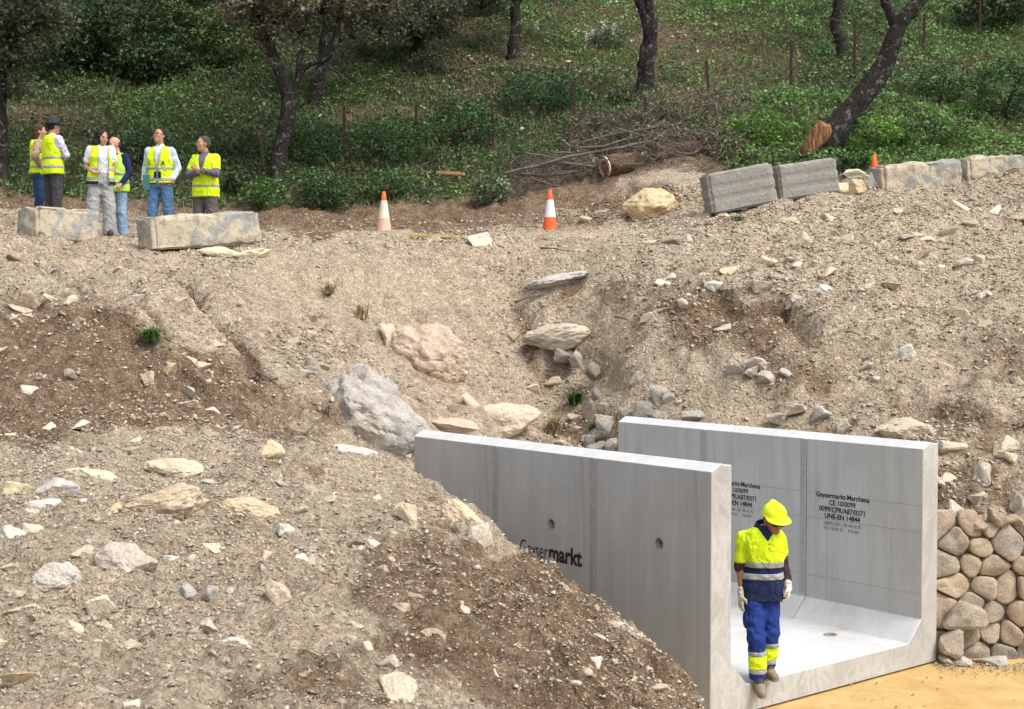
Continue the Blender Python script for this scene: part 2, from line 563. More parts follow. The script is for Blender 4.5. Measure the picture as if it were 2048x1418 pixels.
# soil patches (fresh brown earth), sandy gravel, bare spots on the hill: where they lie in the photo
SOIL = [(80, 720, 250, 130, 1.0), (60, 830, 180, 60, 1.0), (300, 780, 280, 90, .85), (560, 830, 160, 60, .6), (1000, 1250, 240, 130, 1.0), (850, 1190, 170, 150, .75),
        (1150, 1350, 220, 100, 1.0), (700, 1340, 160, 80, .6), (1310, 1370, 120, 90, 1.0), (1110, 1130, 90, 80, .8), (1470, 650, 130, 65, 1.0), (1590, 720, 120, 60, .8),
        (1650, 830, 200, 60, .4), (1900, 850, 150, 70, .6), (1350, 600, 110, 50, .45), (1950, 980, 120, 60, .7), (700, 435, 420, 32, 1.0), (1180, 400, 230, 55, .75), (600, 1400, 260, 50, .6),
        (1290, 620, 170, 90, .42), (1140, 650, 70, 110, .4), (1750, 620, 160, 50, .35), (2000, 700, 110, 90, .4), (480, 1150, 200, 120, .3), (1130, 800, 60, 90, .5), (1220, 880, 120, 60, .8), (120, 440, 200, 30, .5), (560, 930, 90, 40, .4), (900, 1050, 80, 60, .4)]
WARM = [(1800, 480, 420, 110, .8), (1500, 830, 200, 60, .4), (1750, 700, 180, 70, .5), (900, 470, 500, 14, .8), (400, 505, 140, 18, .8), (1250, 470, 200, 25, .5), (750, 560, 200, 60, .35)]
BARE = [(1380, 120, 230, 90, .75), (1000, 150, 190, 60, .75), (820, 215, 110, 30, .5), (110, 235, 140, 22, .95), (710, 235, 70, 22, .8), (1210, 395, 220, 75, 1.2), (1250, 40, 150, 60, .5),
        (1850, 120, 150, 50, .2), (480, 470, 900, 40, .6), (1000, 235, 60, 16, .7), (950, 60, 120, 30, .6), (150, 300, 120, 25, .5)]
def wob(px, py):
    return (px + 38 * noise2(px / 60, py / 34, 401) + 18 * noise2(px / 22, py / 13, 402), py + 22 * noise2(px / 50, py / 30, 403) + 10 * noise2(px / 18, py / 11, 404))
def blobs(px, py, L):
    r = np.zeros(np.shape(px))
    for x, y, rx, ry, s in L:
        d = ((px - x) / rx) ** 2 + ((py - y) / ry) ** 2
        r = np.maximum(r, s * np.clip(1.45 - d, 0, 1))
    return r
def yb(x, y):
    """how far beyond the foot of the hill (metres), negative in front of it"""
    px = 1024 + FPX * x / np.maximum(y, 1)
    return y - np.interp(px, [-600, 0, 540, 1000, 1080, 1400, 1480, 2700], [27, 27.2, 27.4, 27.8, 29.3, 28.8, 26.6, 26.8])
def in_culvert(x, y, m=0.0):
    a = (x - RC[0]) * Vv[0] + (y - RC[1]) * Vv[1]
    s = (x - RC[0]) * U[0] + (y - RC[1]) * U[1]
    return (a > -CW - m) & (a < m) & (s > -m) & (s < 3 * SEG + m)
def hit0(px, py):
    D = np.exp(np.linspace(math.log(3.5), math.log(60), 1500)); q = P(px, py, 1.0)
    b_ = np.nonzero(CAMZ + (q[2] - CAMZ) * D < bilin(GZ, q[0] * D, D))[0]
    return np.array([q[0] * D[b_[0]], D[b_[0]]])
RA, RB = hit0(290, 525), hit0(560, 790)
def RILL(x, y):
    d = (RB - RA); L_ = np.linalg.norm(d); d = d / L_
    t = (x - RA[0]) * d[0] + (y - RA[1]) * d[1]
    c = (x - RA[0]) * -d[1] + (y - RA[1]) * d[0]
    c = c + .10 * noise2(t / .5, 0 * t, 55) + .03 * noise2(t / .12, 0 * t, 56)
    on = np.clip(t / .3, 0, 1) * np.clip((L_ - t) / .4, 0, 1)
    return t, on * np.exp(-(c / .08) ** 2), c
RILLS2 = [(hit0(a, b_), hit0(c, d), w, dp) for a, b_, c, d, w, dp in ((1012, 500, 1095, 770, .16, .16), (545, 560, 690, 690, .10, .12), (170, 520, 400, 735, .07, .12), (930, 500, 960, 640, .10, .10), (700, 500, 640, 640, .08, .08), (1180, 520, 1120, 640, .10, .12), (60, 500, 200, 600, .06, .10), (1700, 680, 1620, 800, .12, .14), (1880, 620, 1800, 720, .10, .10), (1560, 470, 1480, 560, .08, .08))]
def RILLSUM(x, y):
    r = 0
    for i, (a, b_, w, dp) in enumerate(RILLS2):
        d = b_ - a; L_ = np.linalg.norm(d); d = d / L_
        t = (x - a[0]) * d[0] + (y - a[1]) * d[1]
        c = (x - a[0]) * -d[1] + (y - a[1]) * d[0] + .14 * noise2(t / .6, 0 * t, 155 + i) + .04 * noise2(t / .15, 0 * t, 175 + i)
        r = r + dp * np.clip(t / .3, 0, 1) * np.clip((L_ - t) / .4, 0, 1) * np.exp(-(c / w) ** 2)
    return r
HOLES = [(*hit0(885, 798), .17, .45), (*hit0(1118, 706), .20, .5), (*hit0(840, 792), .12, .3), (*hit0(798, 690), .07, .2), (*hit0(1550, 590), .12, .15)]
# eroded scarps: photo line, drop, how far down the slope it takes to even out
SCARPS = [([1290, 1370, 1450, 1540, 1620, 1700, 1800], [640, 600, 585, 592, 625, 650, 665], .36, 120), ([-80, 60, 150, 290, 420, 560, 640], [560, 580, 606, 668, 770, 850, 880], .20, 120),
          ([1640, 1720, 1830, 1930, 2090], [770, 740, 760, 800, 830], .25, 90), ([560, 620, 700, 760], [660, 640, 680, 720], .15, 60), ([1060, 1130, 1200, 1290], [745, 700, 700, 745], .28, 90), ([1420, 1500, 1600], [812, 780, 800], .2, 50),
          ([1880, 1950, 2090], [935, 905, 925], .22, 90)]
def H(x, y, detail=True):
    x = np.asarray(x, float); y = np.asarray(y, float)
    z = bilin(GZ, x, y)
    hill = np.clip(yb(x, y) / 1.5, 0, 1)
    if detail:
        near = np.clip((15 - y) / 4, 0, 1)
        amp = .11 + .03 * near
        bench = np.clip(1 - np.abs(y - 24.2) / 2.4, 0, 1) * (1 - np.clip((x - 2) / 2, 0, 1))
        k = 1 - .75 * bench
        z = z + k * (amp * fbm2(x, y, 1.1, 3, 5) + .075 * fbm2(x, y, .36, 2, 21))
        r = 1 - np.abs(noise2(x / .55, y / .55, 31))
        z = z + k * .07 * (r * r - .5)
        qx, qy = proj(np.stack([x, y, z], -1))
        so_ = np.clip(blobs(*wob(qx, qy), SOIL), 0, 1) * (1 - hill)
        r2 = 1 - np.abs(noise2(x / .21, y / .21, 33)); r3 = 1 - np.abs(noise2(x / .085 + 3, y / .085, 34))
        z = z + so_ * (.075 * (r2 - .5) + .035 * (r3 - .5)) + (1 - hill) * k * .025 * (r3 - .5)
        t_, rl, c_ = RILL(x, y)
        sl = np.clip((16.5 - y) / -1.0, 0, 1) * np.clip((21 - y) / .6, 0, 1) * np.clip((-1.0 - x) / 1.0, 0, 1)
        z = z - .24 * rl - RILLSUM(x, y) + sl * .05 * noise2(t_ / .9, c_ / .11, 58) + sl * .04 * noise2(t_ / 2.0, c_ / .4, 59)
        for sx_, sy_, dp_, rn_ in SCARPS:
            yl = np.interp(qx, sx_, sy_, left=9e3, right=9e3) + 14 * fbm2(x, y, .5, 2, 71) + 14 * noise2(qx / 60, x * 0, 72)
            t2 = (qy - yl)
            fade = np.clip((qx - sx_[0]) / 60, 0, 1) * np.clip((sx_[-1] - qx) / 60, 0, 1)
            z = z - dp_ * fade * np.clip(t2 / 12, 0, 1) * np.clip(1 - (t2 - 12) / rn_, 0, 1) * (.75 + .4 * noise2(x / .3, y / .3, 73)) * (y > 13.95)
        for hx, hy, hr, hd in HOLES: z = z - hd * np.exp(-(((x - hx) ** 2 + (y - hy) ** 2) / hr ** 2) ** 2)
        z = z + k * (.034 * noise2(x / .13, y / .13, 44) + .012 * noise2(x / .055, y / .055, 45))
        z = z + (.10 * fbm2(x, y, 3.0, 2, 77)) * hill
        dr = np.abs((x - LC[0]) * Vv[0] + (y - LC[1]) * Vv[1] + 1.7)
        z = z - .07 * np.clip(1 - dr / .8, 0, 1) * (y < 13.6) * (y > 8.5)
    # nothing of the soil stands inside the culvert or above the pit floor in front of it
    z = np.where(in_culvert(x, y, .04), np.minimum(z, -.12), z)
    fr = (x - RC[0]) * U[0] + (y - RC[1]) * U[1]
    a = (x - LC[0]) * Vv[0] + (y - LC[1]) * Vv[1]
    pit = (fr < .05) & (a > .1) & (y > 6) & (y < 14.2) & (x < 7)
    z = np.where(pit, np.minimum(z, -.06 + .0 * z), z)
    z = np.where((x > 4.3) & (x < 7.7) & (y > 12) & (y < 15.0), np.minimum(z, -.08), z)
    return z
def hit(px, py, d0=3.5, d1=70, detail=False):
    D = np.exp(np.linspace(math.log(d0), math.log(d1), 1500))
    pts = np.array([P(px, py, 1.0)])[0]
    dz = pts[2] - CAMZ
    x = pts[0] * D
    z = CAMZ + dz * D
    h = H(x, D, detail)
    below = np.nonzero(z < h)[0]
    i = below[0] if len(below) else len(D) - 1
    return np.array([x[i], D[i], h[i]])

# fit two skylines of the ground: the ridge of the near heap and the edge of the track
RIDGE = [(700, 900), (820, 932), (883, 965), (946, 1005), (989, 1043), (1039, 1083), (1090, 1119), (1140, 1157), (1191, 1193), (1242, 1231), (1284, 1258), (1326, 1292), (1355, 1325), (1385, 1374), (1412, 1415)]
CREST = [(-60, 455), (0, 460), (100, 470), (180, 478), (250, 482), (330, 488), (400, 494), (460, 494), (520, 490), (600, 480), (680, 476), (760, 474), (830, 476), (900, 479), (1000, 478), (1100, 474), (1200, 470), (1300, 458), (1380, 440), (1440, 424), (1550, 400), (1700, 392), (1840, 374), (1950, 362), (2048, 350), (2120, 345)]
LEVEL = [(768, 468, 25.6), (1100, 467, 25.2), (930, 468, 25.4), (600, 468, 25.2), (206, 473, 22.45), (236, 474, 24.4), (107, 456, 23.6), (78, 452, 24.2), (322, 482, 22.9), (412, 488, 22.5), (680, 470, 23.8), (850, 471, 23.8), (1000, 470, 23.8), (1180, 462, 25.2), (1300, 444, 25.0)]
for it in range(7):
    add = np.zeros_like(GZ)
    for L_, rad in ((RIDGE, .55), (CREST, .9)):
        for px_, py_ in L_:
            cd = np.interp(px_, [-600, 0, 520, 1000, 1350, 1450, 2700], [19.7, 20.4, 21.4, 22.5, 23.2, 24.2, 25.2])
            D = np.linspace(7.5, 13.9, 260) if L_ is RIDGE else np.linspace(cd - 3, cd + .5, 200)
            q = P(px_, py_, 1.0)
            X = q[0] * D; Z = H(X, D)
            # ignore the crumbs, look at the lumps
            Z = np.convolve(np.pad(Z, 4, 'edge'), np.ones(9) / 9, 'valid')
            yy = proj(np.stack([X, D, Z], -1))[1]
            i = int(np.argmin(yy))
            dz = (yy[i] - (py_ + (8 if L_ is RIDGE else 3))) * D[i] / FPX
            if L_ is CREST: dz = np.clip(dz, -.5, .25)
            w = np.exp(-(((GXX - X[i]) ** 2 + (GYY - D[i]) ** 2) / rad ** 2))
            add = add + w * dz * .5
    for px_, py_, D_ in LEVEL:
        q = P(px_, py_, D_)
        gx_, gy_ = np.meshgrid(q[0] + np.linspace(-.3, .3, 5), q[1] + np.linspace(-.3, .3, 5))
        dz = q[2] - H(gx_, gy_).mean()
        add = add + np.exp(-(((GXX - q[0]) ** 2 + (GYY - q[1]) ** 2) / .8 ** 2)) * dz * .6
    GZ = GZ + add
# ---------------------------------------------------------------- terrain mesh: one sheet, finer where it is nearer
ys = [-1.5, 0, 1, 2]
y = 2.6
while y < 70:
    y += max(.02, y * (.0037 if y < 27 else .006)) if 3.2 < y < 46 else y * .03
    ys.append(y)
ys = np.array(ys)
ux = np.concatenate([np.linspace(-.95, -.40, 36, endpoint=False), np.linspace(-.40, .40, 380, endpoint=False), np.linspace(.40, .95, 36)])
sc = np.maximum(ys, 5.0)
TX = ux[None, :] * sc[:, None] * np.where(sc < 9, 1.25, 1)[:, None]
TY = np.repeat(ys[:, None], len(ux), 1)
TZ = H(TX, TY)
TP = np.stack([TX, TY, TZ], -1).reshape(-1, 3)
ppx, ppy = proj(TP)
wpx, wpy = wob(ppx, ppy)
soil = blobs(wpx, wpy, SOIL) + .25 * fbm2(TP[:, 0], TP[:, 1], 1.2, 3, 90)
warm = np.clip(blobs(wpx, wpy, WARM), 0, 1)
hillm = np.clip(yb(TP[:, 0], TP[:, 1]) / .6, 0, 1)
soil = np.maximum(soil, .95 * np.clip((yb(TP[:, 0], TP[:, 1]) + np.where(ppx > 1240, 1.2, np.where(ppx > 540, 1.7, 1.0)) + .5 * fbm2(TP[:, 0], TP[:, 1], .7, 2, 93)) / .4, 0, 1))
warm = warm * (soil < .9)
bare = blobs(ppx + 45 * fbm2(TP[:, 0], TP[:, 1], 1.0, 3, 71), ppy + 22 * fbm2(TP[:, 0], TP[:, 1], .8, 3, 72), BARE)
rill = RILL(TP[:, 0], TP[:, 1])[1]
soil = soil + .9 * rill + 4 * RILLSUM(TP[:, 0], TP[:, 1])
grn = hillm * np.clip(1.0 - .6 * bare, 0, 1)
nr, nc = TX.shape
ii = np.arange(nr * nc).reshape(nr, nc)
Q = np.stack([ii[:-1, :-1], ii[:-1, 1:], ii[1:, 1:], ii[1:, :-1]], -1).reshape(-1, 4)
cx = TP[Q, 0].mean(1); cy = TP[Q, 1].mean(1)
crest = np.interp(1024 + FPX * cx / np.maximum(cy, 1), [-600, 0, 520, 1000, 1350, 1450, 2700], [19.5, 20.2, 21.3, 22.4, 23.1, 24.2, 25.2])
side = (cx - LC[0]) * Vv[0] + (cy - LC[1]) * Vv[1]
region = np.where(yb(cx, cy) > 0, 3, np.where(cy > crest, 2, np.where((cy < 13.9) & (side < 0), 0, 1)))
for k, nm in enumerate(('spoil_heap_ground', 'excavation_slope', 'dirt_track', 'hillside')):
    f = Q[region == k]
    used = np.unique(f)
    mp = np.zeros(len(TP), np.int64)
    mp[used] = np.arange(len(used))
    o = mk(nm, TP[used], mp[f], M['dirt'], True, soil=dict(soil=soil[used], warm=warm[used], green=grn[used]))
    o['kind'] = 'structure'

# wet ochre sand on the pit floor in front of the culvert
m, t, b = newmat('ochre_sand'); n = N(t); p = n.pos()
w = n.noise(p, 2.4, 6, .65, .5)
c = n.mix(n.rng(w, .35, .65), (.43, .275, .10), (.53, .365, .155))
rip = n.noise(n.mapping(p, (1, 4, 1), rot=(0, 0, .25)), 5, 3, .6, 1.5)
c = n.mix(n.math('MULTIPLY', n.rng(rip, .58, .66), n.rng(w, .5, .6, 0, .6)), c, (.36, .21, .08))
c = n.mix(.5, c, n.ramp(n.noise(p, 60, 3), [(.3, .85), (.5, 1), (.7, 1.08)]), 'MULTIPLY')
n.link(c, b.inputs['Base Color']); b.inputs['Roughness'].default_value = .8
n.bump(b, n.math('ADD', rip, n.math('MULTIPLY', w, 2)), .4, .03)
M['ochre'] = m
gxx, gyy = np.meshgrid(np.linspace(.2, 8.5, 80), np.linspace(7, 15.2, 80))
zz = -.006 + .02 * fbm2(gxx, gyy, .9, 2, 61) * (~in_culvert(gxx, gyy, .12)) - .012
far = np.clip((LC[0] - .15 - gxx) / .5, 0, 1)
ii = np.arange(80 * 80).reshape(80, 80)
Qs = np.stack([ii[:-1, :-1], ii[:-1, 1:], ii[1:, 1:], ii[1:, :-1]], -1).reshape(-1, 4)
o = mk('pit_floor', np.stack([gxx, gyy, zz], -1).reshape(-1, 3), Qs, M['ochre'], True); o['kind'] = 'structure'

# ---------------------------------------------------------------- culvert of three precast U sections
def w2(a, s, z):   # across, along, up
    return LC + Vv * a + U * s + np.array([0, 0, z])
PROF = [(0, 0), (CW, 0), (CW, CH - .05), (CW - .015, CH - .05), (CW - .125, CH), (CW - .145, CH - .02), (CW - .25, CH - .055), (CW - CT, CH - .055)]
PROF = [(0, 0), (CW, 0),
        (CW, CH - .02), (CW - .10, CH - .015), (CW - .12, CH), (CW - .14, CH), (CW - CT + .012, CH - .06), (CW - CT, CH - .06),
        (CW - CT, CF + .22), (CW - CT - .22, CF), (CT + .22, CF), (CT, CF + .22),
        (CT, CH - .02), (CT - .10, CH - .015), (CT - .12, CH), (CT - .14, CH), (.012, CH - .06), (0, CH - .06)]
def poly_prism(bm, pts2, s0, s1, f):
    a = [bm.verts.new(f(p[0], s0, p[1])) for p in pts2]
    b = [bm.verts.new(f(p[0], s1, p[1])) for p in pts2]
    n = len(pts2)
    e0 = bm.faces.new(a)
    e1 = bm.faces.new(b[::-1])
    for i in range(n):
        bm.faces.new((a[(i + 1) % n], a[i], b[i], b[(i + 1) % n]))
    return e0, e1
def culvert(k, label):
    root = empty('culvert_section', w2(CW / 2, SEG * (k + .5), 0), math.atan2(Vv[1], Vv[0]))
    tag(root, label, 'culvert section', 'precast U-shaped culvert sections in a row')
    # local frame: x across, y along (into the pit), z up
    bm = bmesh.new()
    g = .004
    poly_prism(bm, PROF, -SEG / 2 + g, SEG / 2 - g, lambda a, s, z: (a - CW / 2, s, z))
    bmesh.ops.recalc_face_normals(bm, faces=bm.faces[:])
    # chipped, slightly softened arrises
    bmesh.ops.bevel(bm, geom=[e for e in bm.edges], offset=.006, segments=1, affect='EDGES')
    me = bpy.data.meshes.new('u_section'); bm.to_mesh(me); bm.free()
    me.materials.append(M['conc']); me.materials.append(M['end'])
    body = bpy.data.objects.new('shell', me); COL.objects.link(body); body.parent = root
    # lifting sockets cut in the wall, round sockets in the floor
    cut = bmesh.new()
    Mx = Matrix.Rotation(R(90), 4, 'Y')
    holes = [(-CW / 2, -.113, 1.50), (CW / 2, -.113, 1.50)] if k < 2 else []
    for h in holes:
        bmesh.ops.create_cone(cut, cap_ends=True, segments=24, radius1=.038, radius2=.038, depth=.18, matrix=Matrix.Translation(h) @ Mx)
    fl = [(CW / 2 - .78, 0.0), (-CW / 2 + .78, 0.0)]
    for fx, fy in fl:
        bmesh.ops.create_cone(cut, cap_ends=True, segments=24, radius1=.055, radius2=.055, depth=.06, matrix=Matrix.Translation((fx, fy, CF)))
    cme = bpy.data.meshes.new('cut'); cut.to_mesh(cme); cut.free()
    co = bpy.data.objects.new('cut', cme); COL.objects.link(co)
    bpy.context.view_layer.update()
    co.matrix_world = root.matrix_world
    mod = body.modifiers.new('b', 'BOOLEAN'); mod.object = co; mod.operation = 'DIFFERENCE'; mod.solver = 'EXACT'
    dg = bpy.context.evaluated_depsgraph_get()
    nme = bpy.data.meshes.new_from_object(body.evaluated_get(dg))
    body.modifiers.clear(); body.data = nme
    bpy.data.objects.remove(co)
    ms = nme.materials
    ei = [i for i, x in enumerate(ms) if x and x.name.startswith('culvert_end')]
    ei = ei[0] if ei else 0
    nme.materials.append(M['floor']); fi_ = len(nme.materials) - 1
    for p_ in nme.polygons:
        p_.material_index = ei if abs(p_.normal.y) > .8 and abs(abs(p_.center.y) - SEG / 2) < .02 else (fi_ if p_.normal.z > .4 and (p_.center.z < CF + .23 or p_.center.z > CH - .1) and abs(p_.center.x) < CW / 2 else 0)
    # socket rims
    for h in holes:
        sx = -1 if h[0] < 0 else 1
        bm = bmesh.new()
        ring_mesh(bm, .038, .048, .006)
        bmesh.ops.transform(bm, matrix=Matrix.Translation((h[0] + sx * .003, h[1], h[2])) @ Mx, verts=bm.verts)
        from_bm('socket_rim', bm, M['conc2'], True, root)
        bm = bmesh.new()
        bmesh.ops.create_cone(bm, cap_ends=True, segments=20, radius1=.018, radius2=.018, depth=.05, matrix=Matrix.Translation((h[0] - sx * .06, h[1], h[2])) @ Mx)
        from_bm('lifting_socket', bm, M['darkmetal'], True, root)
    for fx, fy in fl:
        bm = bmesh.new()
        ring_mesh(bm, .052, .072, .008)
        bmesh.ops.transform(bm, matrix=Matrix.Translation((fx, fy, CF + .004)), verts=bm.verts)
        from_bm('socket_rim', bm, M['conc2'], True, root)
    # rough strip left by the end form beside the joint
    for xx, nx in ((-CW / 2 - .0015, -1), (CW / 2 - CT - .0015, -1)):
        bm = bmesh.new()
        V0 = [bm.verts.new((xx, yy, zz)) for yy, zz in ((-SEG / 2 + .012, .5), (-SEG / 2 + .085, .5), (-SEG / 2 + .085, CH - .07), (-SEG / 2 + .012, CH - .07))]
        f = bm.faces.new(V0)
        r_ = bmesh.ops.extrude_face_region(bm, geom=[f])
        bmesh.ops.translate(bm, vec=(.006, 0, 0), verts=[v for v in r_['geom'] if isinstance(v, bmesh.types.BMVert)])
        bmesh.ops.recalc_face_normals(bm, faces=bm.faces[:])
        if k > 0 and xx < 0 or (k > 0 and xx > 0): from_bm('form_strip', bm, M['conc3'], False, root)
        else: bm.free()
    # faint horizontal board lines of the mould on the inner face of the right wall
    for zz in (1.62, .72 + .0, 1.35):
        bm = bmesh.new()
        bmesh.ops.create_cube(bm, size=1, matrix=Matrix.Translation((CW / 2 - CT - .0005, 0, zz)) @ Matrix.Diagonal((.003, SEG - .03, .006, 1)))
        from_bm('mould_line', bm, M['conc3'], False, root)
    return root
def ring_mesh(bm, r0, r1, h, seg=24):
    a = [[bm.verts.new((math.cos(2 * math.pi * i / seg) * r, math.sin(2 * math.pi * i / seg) * r, z)) for i in range(seg)] for r, z in ((r0, -h), (r0, h * .6), ((r0 + r1) / 2, h), (r1, h * .5), (r1, -h))]
    for j in range(4):
        for i in range(seg):
            bm.faces.new((a[j][i], a[j][(i + 1) % seg], a[j + 1][(i + 1) % seg], a[j + 1][i]))
    bmesh.ops.recalc_face_normals(bm, faces=bm.faces[:])
M['conc2'] = m_plain('socket_concrete', (.26, .26, .25), .8, .2)
M['conc3'] = m_plain('rough_joint_concrete', (.315, .315, .305), .9, .14, 22, bump=.4)
M['darkmetal'] = m_plain('dark_metal', (.03, .03, .03), .6, .2)
M['ink'] = m_plain('stencil_ink', (.022, .022, .025), .8, .3, 30)
M['ink2'] = m_plain('faded_stencil_ink', (.12, .12, .125), .8, .3, 60)
SECT = [culvert(0, 'nearest concrete U-shaped culvert section, where the worker in the helmet stands'),
        culvert(1, 'middle concrete culvert section, its outer wall printed with black lettering'),
        culvert(2, 'rearmost concrete culvert section, towards the big grey boulder')]

def text_mesh(s, size, mat, parent, loc, rot, name='lettering', bold=0.0, sx=1.0, align='LEFT'):
    cu = bpy.data.curves.new(name, 'FONT')
    cu.body = s; cu.size = size; cu.offset = bold; cu.align_x = align; cu.resolution_u = 3
    cu.extrude = .0008
    o = bpy.data.objects.new('tmp', cu)
    COL.objects.link(o)
    bpy.context.view_layer.update()
    me = bpy.data.meshes.new_from_object(o.evaluated_get(bpy.context.evaluated_depsgraph_get()))
    bpy.data.objects.remove(o)
    me.materials.clear(); me.materials.append(mat)
    t_ = bpy.data.objects.new(name, me)
    COL.objects.link(t_)
    t_.parent = parent
    t_.matrix_local = Matrix.Translation(loc) @ rot @ Matrix.Diagonal((sx, 1, 1, 1))
    return t_
# reading direction runs towards the camera (-y local), face normal -x local
TR = Matrix(((0, 0, -1, 0), (-1, 0, 0, 0), (0, 1, 0, 0), (0, 0, 0, 1)))
for k in (0, 1):
    xw = CW / 2 - CT - .0015
    y0 = .26
    for s, dz, sz, bold, mt in (('Geysermarkt-Marchena', 0, .078, .0016, 'ink'), ('CE 10/0099', -.076, .078, .0014, 'ink'), ('0099/CPR/A87/0371', -.150, .078, .0018, 'ink'), ('UNE-EN 14844', -.222, .078, .0022, 'ink'),
                            ('3,00X1,50X1,50 HR=0,75', -.290, .05, 0, 'ink2'), ('F.F.-10-03-25     P.N.SR1', -.345, .05, 0, 'ink2')):
        text_mesh(s, sz, M[mt], SECT[k], (xw, y0, 1.585 + dz), TR, bold=bold, align='CENTER', sx=.94)
for s_, ya_, yb_2, bo in (('markt', -.065, -.555, .007), ('Geyser', .385, -.050, -.001)):
    o_ = text_mesh(s_, .225, M['ink'], SECT[1], (-CW / 2 - .0018, ya_, 1.135), TR, bold=bo)
    wd = max(v.co.x for v in o_.data.vertices)
    for v_ in o_.data.vertices: v_.co.x *= (ya_ - yb_2) / wd

# a rusty fixing and scribbled marks near the joint are left to the material
# ---------------------------------------------------------------- weathered barrier blocks
def block(name, label, a, Da, b, Db, hgt, thick, mat, grp, groove=False, seed=0, chip=.03, sink=.05, taper=0.0):
    """a = lower left corner in the photo, b = lower right corner"""
    A, B = P(a[0], a[1], Da), P(b[0], b[1], Db)
    L = np.linalg.norm(B - A)
    ex = (B - A) / L
    ey = np.cross([0, 0, 1], ex); ey /= np.linalg.norm(ey)
    ez = np.cross(ex, ey)
    nx, ny, nz = max(6, int(L / .05)), max(4, int(thick / .05)), max(6, int(hgt / .04))
    bm = bmesh.new()
    bmesh.ops.create_cube(bm, size=1)
    bmesh.ops.bevel(bm, geom=bm.edges[:], offset=.045, segments=2, affect='EDGES')
    for ax, n_ in ((0, nx), (1, ny), (2, nz)):
        for i in range(1, n_):
            co = [0, 0, 0]; no = [0, 0, 0]; co[ax] = -.5 + i / n_; no[ax] = 1
            bmesh.ops.bisect_plane(bm, geom=bm.verts[:] + bm.edges[:] + bm.faces[:], plane_co=co, plane_no=no)
    V = np.array([v.co[:] for v in bm.verts])
    q = V * [L, thick, hgt]
    if taper: q[:, 1] *= 1 + taper * (.5 - V[:, 2])
    nrm = V / (np.abs(V).max(1)[:, None])
    nv = np.where(np.abs(nrm) > .9, np.sign(V), 0)
    d = chip * (fbm_3(q, .3, seed) + (0 if groove else .5) * fbm_3(q, .12, seed + 5))
    edge = (np.abs(V) > .44).sum(1)
    d = d - np.where(edge >= 2, chip * 1.2 * np.clip(fbm_3(q, .16, seed + 9) + .2, 0, 1), 0)
    if groove:
        for gz in (.16, -.17):
            g = np.abs(V[:, 2] - gz) * hgt
            d = d - np.where(g < .018, .02, 0)
    q = q + nv / np.maximum(1e-6, np.linalg.norm(nv, axis=1)[:, None]) * d[:, None]
    for v, c in zip(bm.verts, q): v.co = c
    o = from_bm(name, bm, mat, False)
    o.data.polygons.foreach_set('use_smooth', np.ones(len(o.data.polygons), bool))
    C = (A + B) / 2 + ez * (hgt / 2 - sink) + ey * thick / 2
    o.matrix_world = Matrix(((ex[0], ey[0], ez[0], C[0]), (ex[1], ey[1], ez[1], C[1]), (ex[2], ey[2], ez[2], C[2]), (0, 0, 0, 1)))
    tag(o, label, 'concrete block' if not groove else 'concrete barrier', grp)
    return o
def fbm_3(q, s, seed):
    q = q + 7.313
    return (noise3(q[:, 0] / s, q[:, 1] / s, q[:, 2] / s, seed) + .5 * noise3(q[:, 0] * 2 / s, q[:, 1] * 2 / s, q[:, 2] * 2 / s, seed + 1)) / 1.5
block('concrete_block', 'tilted cream concrete block with a grey patch, left end of the bench beside the woman', (72, 472), 20.3, (210, 482), 21.2, .50, .50, M['block'], 'weathered blocks along the track', seed=1, chip=.06)
block('concrete_block', 'cracked cream and grey concrete block in front of the two standing men', (306, 495), 20.4, (524, 480), 21.7, .50, .45, M['block'], 'weathered blocks along the track', seed=2, chip=.035)
block('concrete_barrier', 'grooved grey concrete barrier, left of the leaning pair', (1424, 424), 24.4, (1556, 398), 24.7, .70, .32, M['jersey'], 'weathered blocks along the track', True, 3, .012)
block('concrete_barrier', 'grooved grey concrete barrier leaning beside the broken tree trunk', (1562, 396), 24.9, (1680, 378), 25.2, .62, .32, M['jersey'], 'weathered blocks along the track', True, 4, .012)
block('concrete_block', 'long grey stained concrete block just right of the traffic cone', (1766, 388), 25.0, (1925, 374), 25.4, .55, .42, M['block'], 'weathered blocks along the track', seed=5, chip=.04)
block('concrete_block', 'cream-ended concrete block at the right edge of the track', (1938, 358), 25.6, (2052, 352), 26.2, .45, .45, M['block'], 'weathered blocks along the track', seed=6, chip=.05)
# ---------------------------------------------------------------- stones
def hull_shape(r, npts=12, flat=1.0):
    bm = bmesh.new()
    for _ in range(npts):
        v = Vector((r.gauss(0, 1), r.gauss(0, 1), r.gauss(0, 1))).normalized()
        v = Vector((v.x, v.y, v.z * flat)) * r.uniform(.8, 1.08)
        bm.verts.new(v)
    res = bmesh.ops.convex_hull(bm, input=bm.verts)
    bmesh.ops.delete(bm, geom=[v for v in bm.verts if not v.link_faces], context='VERTS')
    bmesh.ops.triangulate(bm, faces=bm.faces[:])
    bmesh.ops.recalc_face_normals(bm, faces=bm.faces[:])
    return bm
def bm_arrays(bm):
    bm.verts.ensure_lookup_table()
    V = np.array([v.co[:] for v in bm.verts])
    F = np.array([[v.index for v in f.verts] for f in bm.faces])
    return V, F
BASE = []
for i in range(20):
    b_ = hull_shape(rnd, rnd.choice((5, 6, 6, 7)))
    b_.verts.index_update()
    BASE.append(bm_arrays(b_)); b_.free()

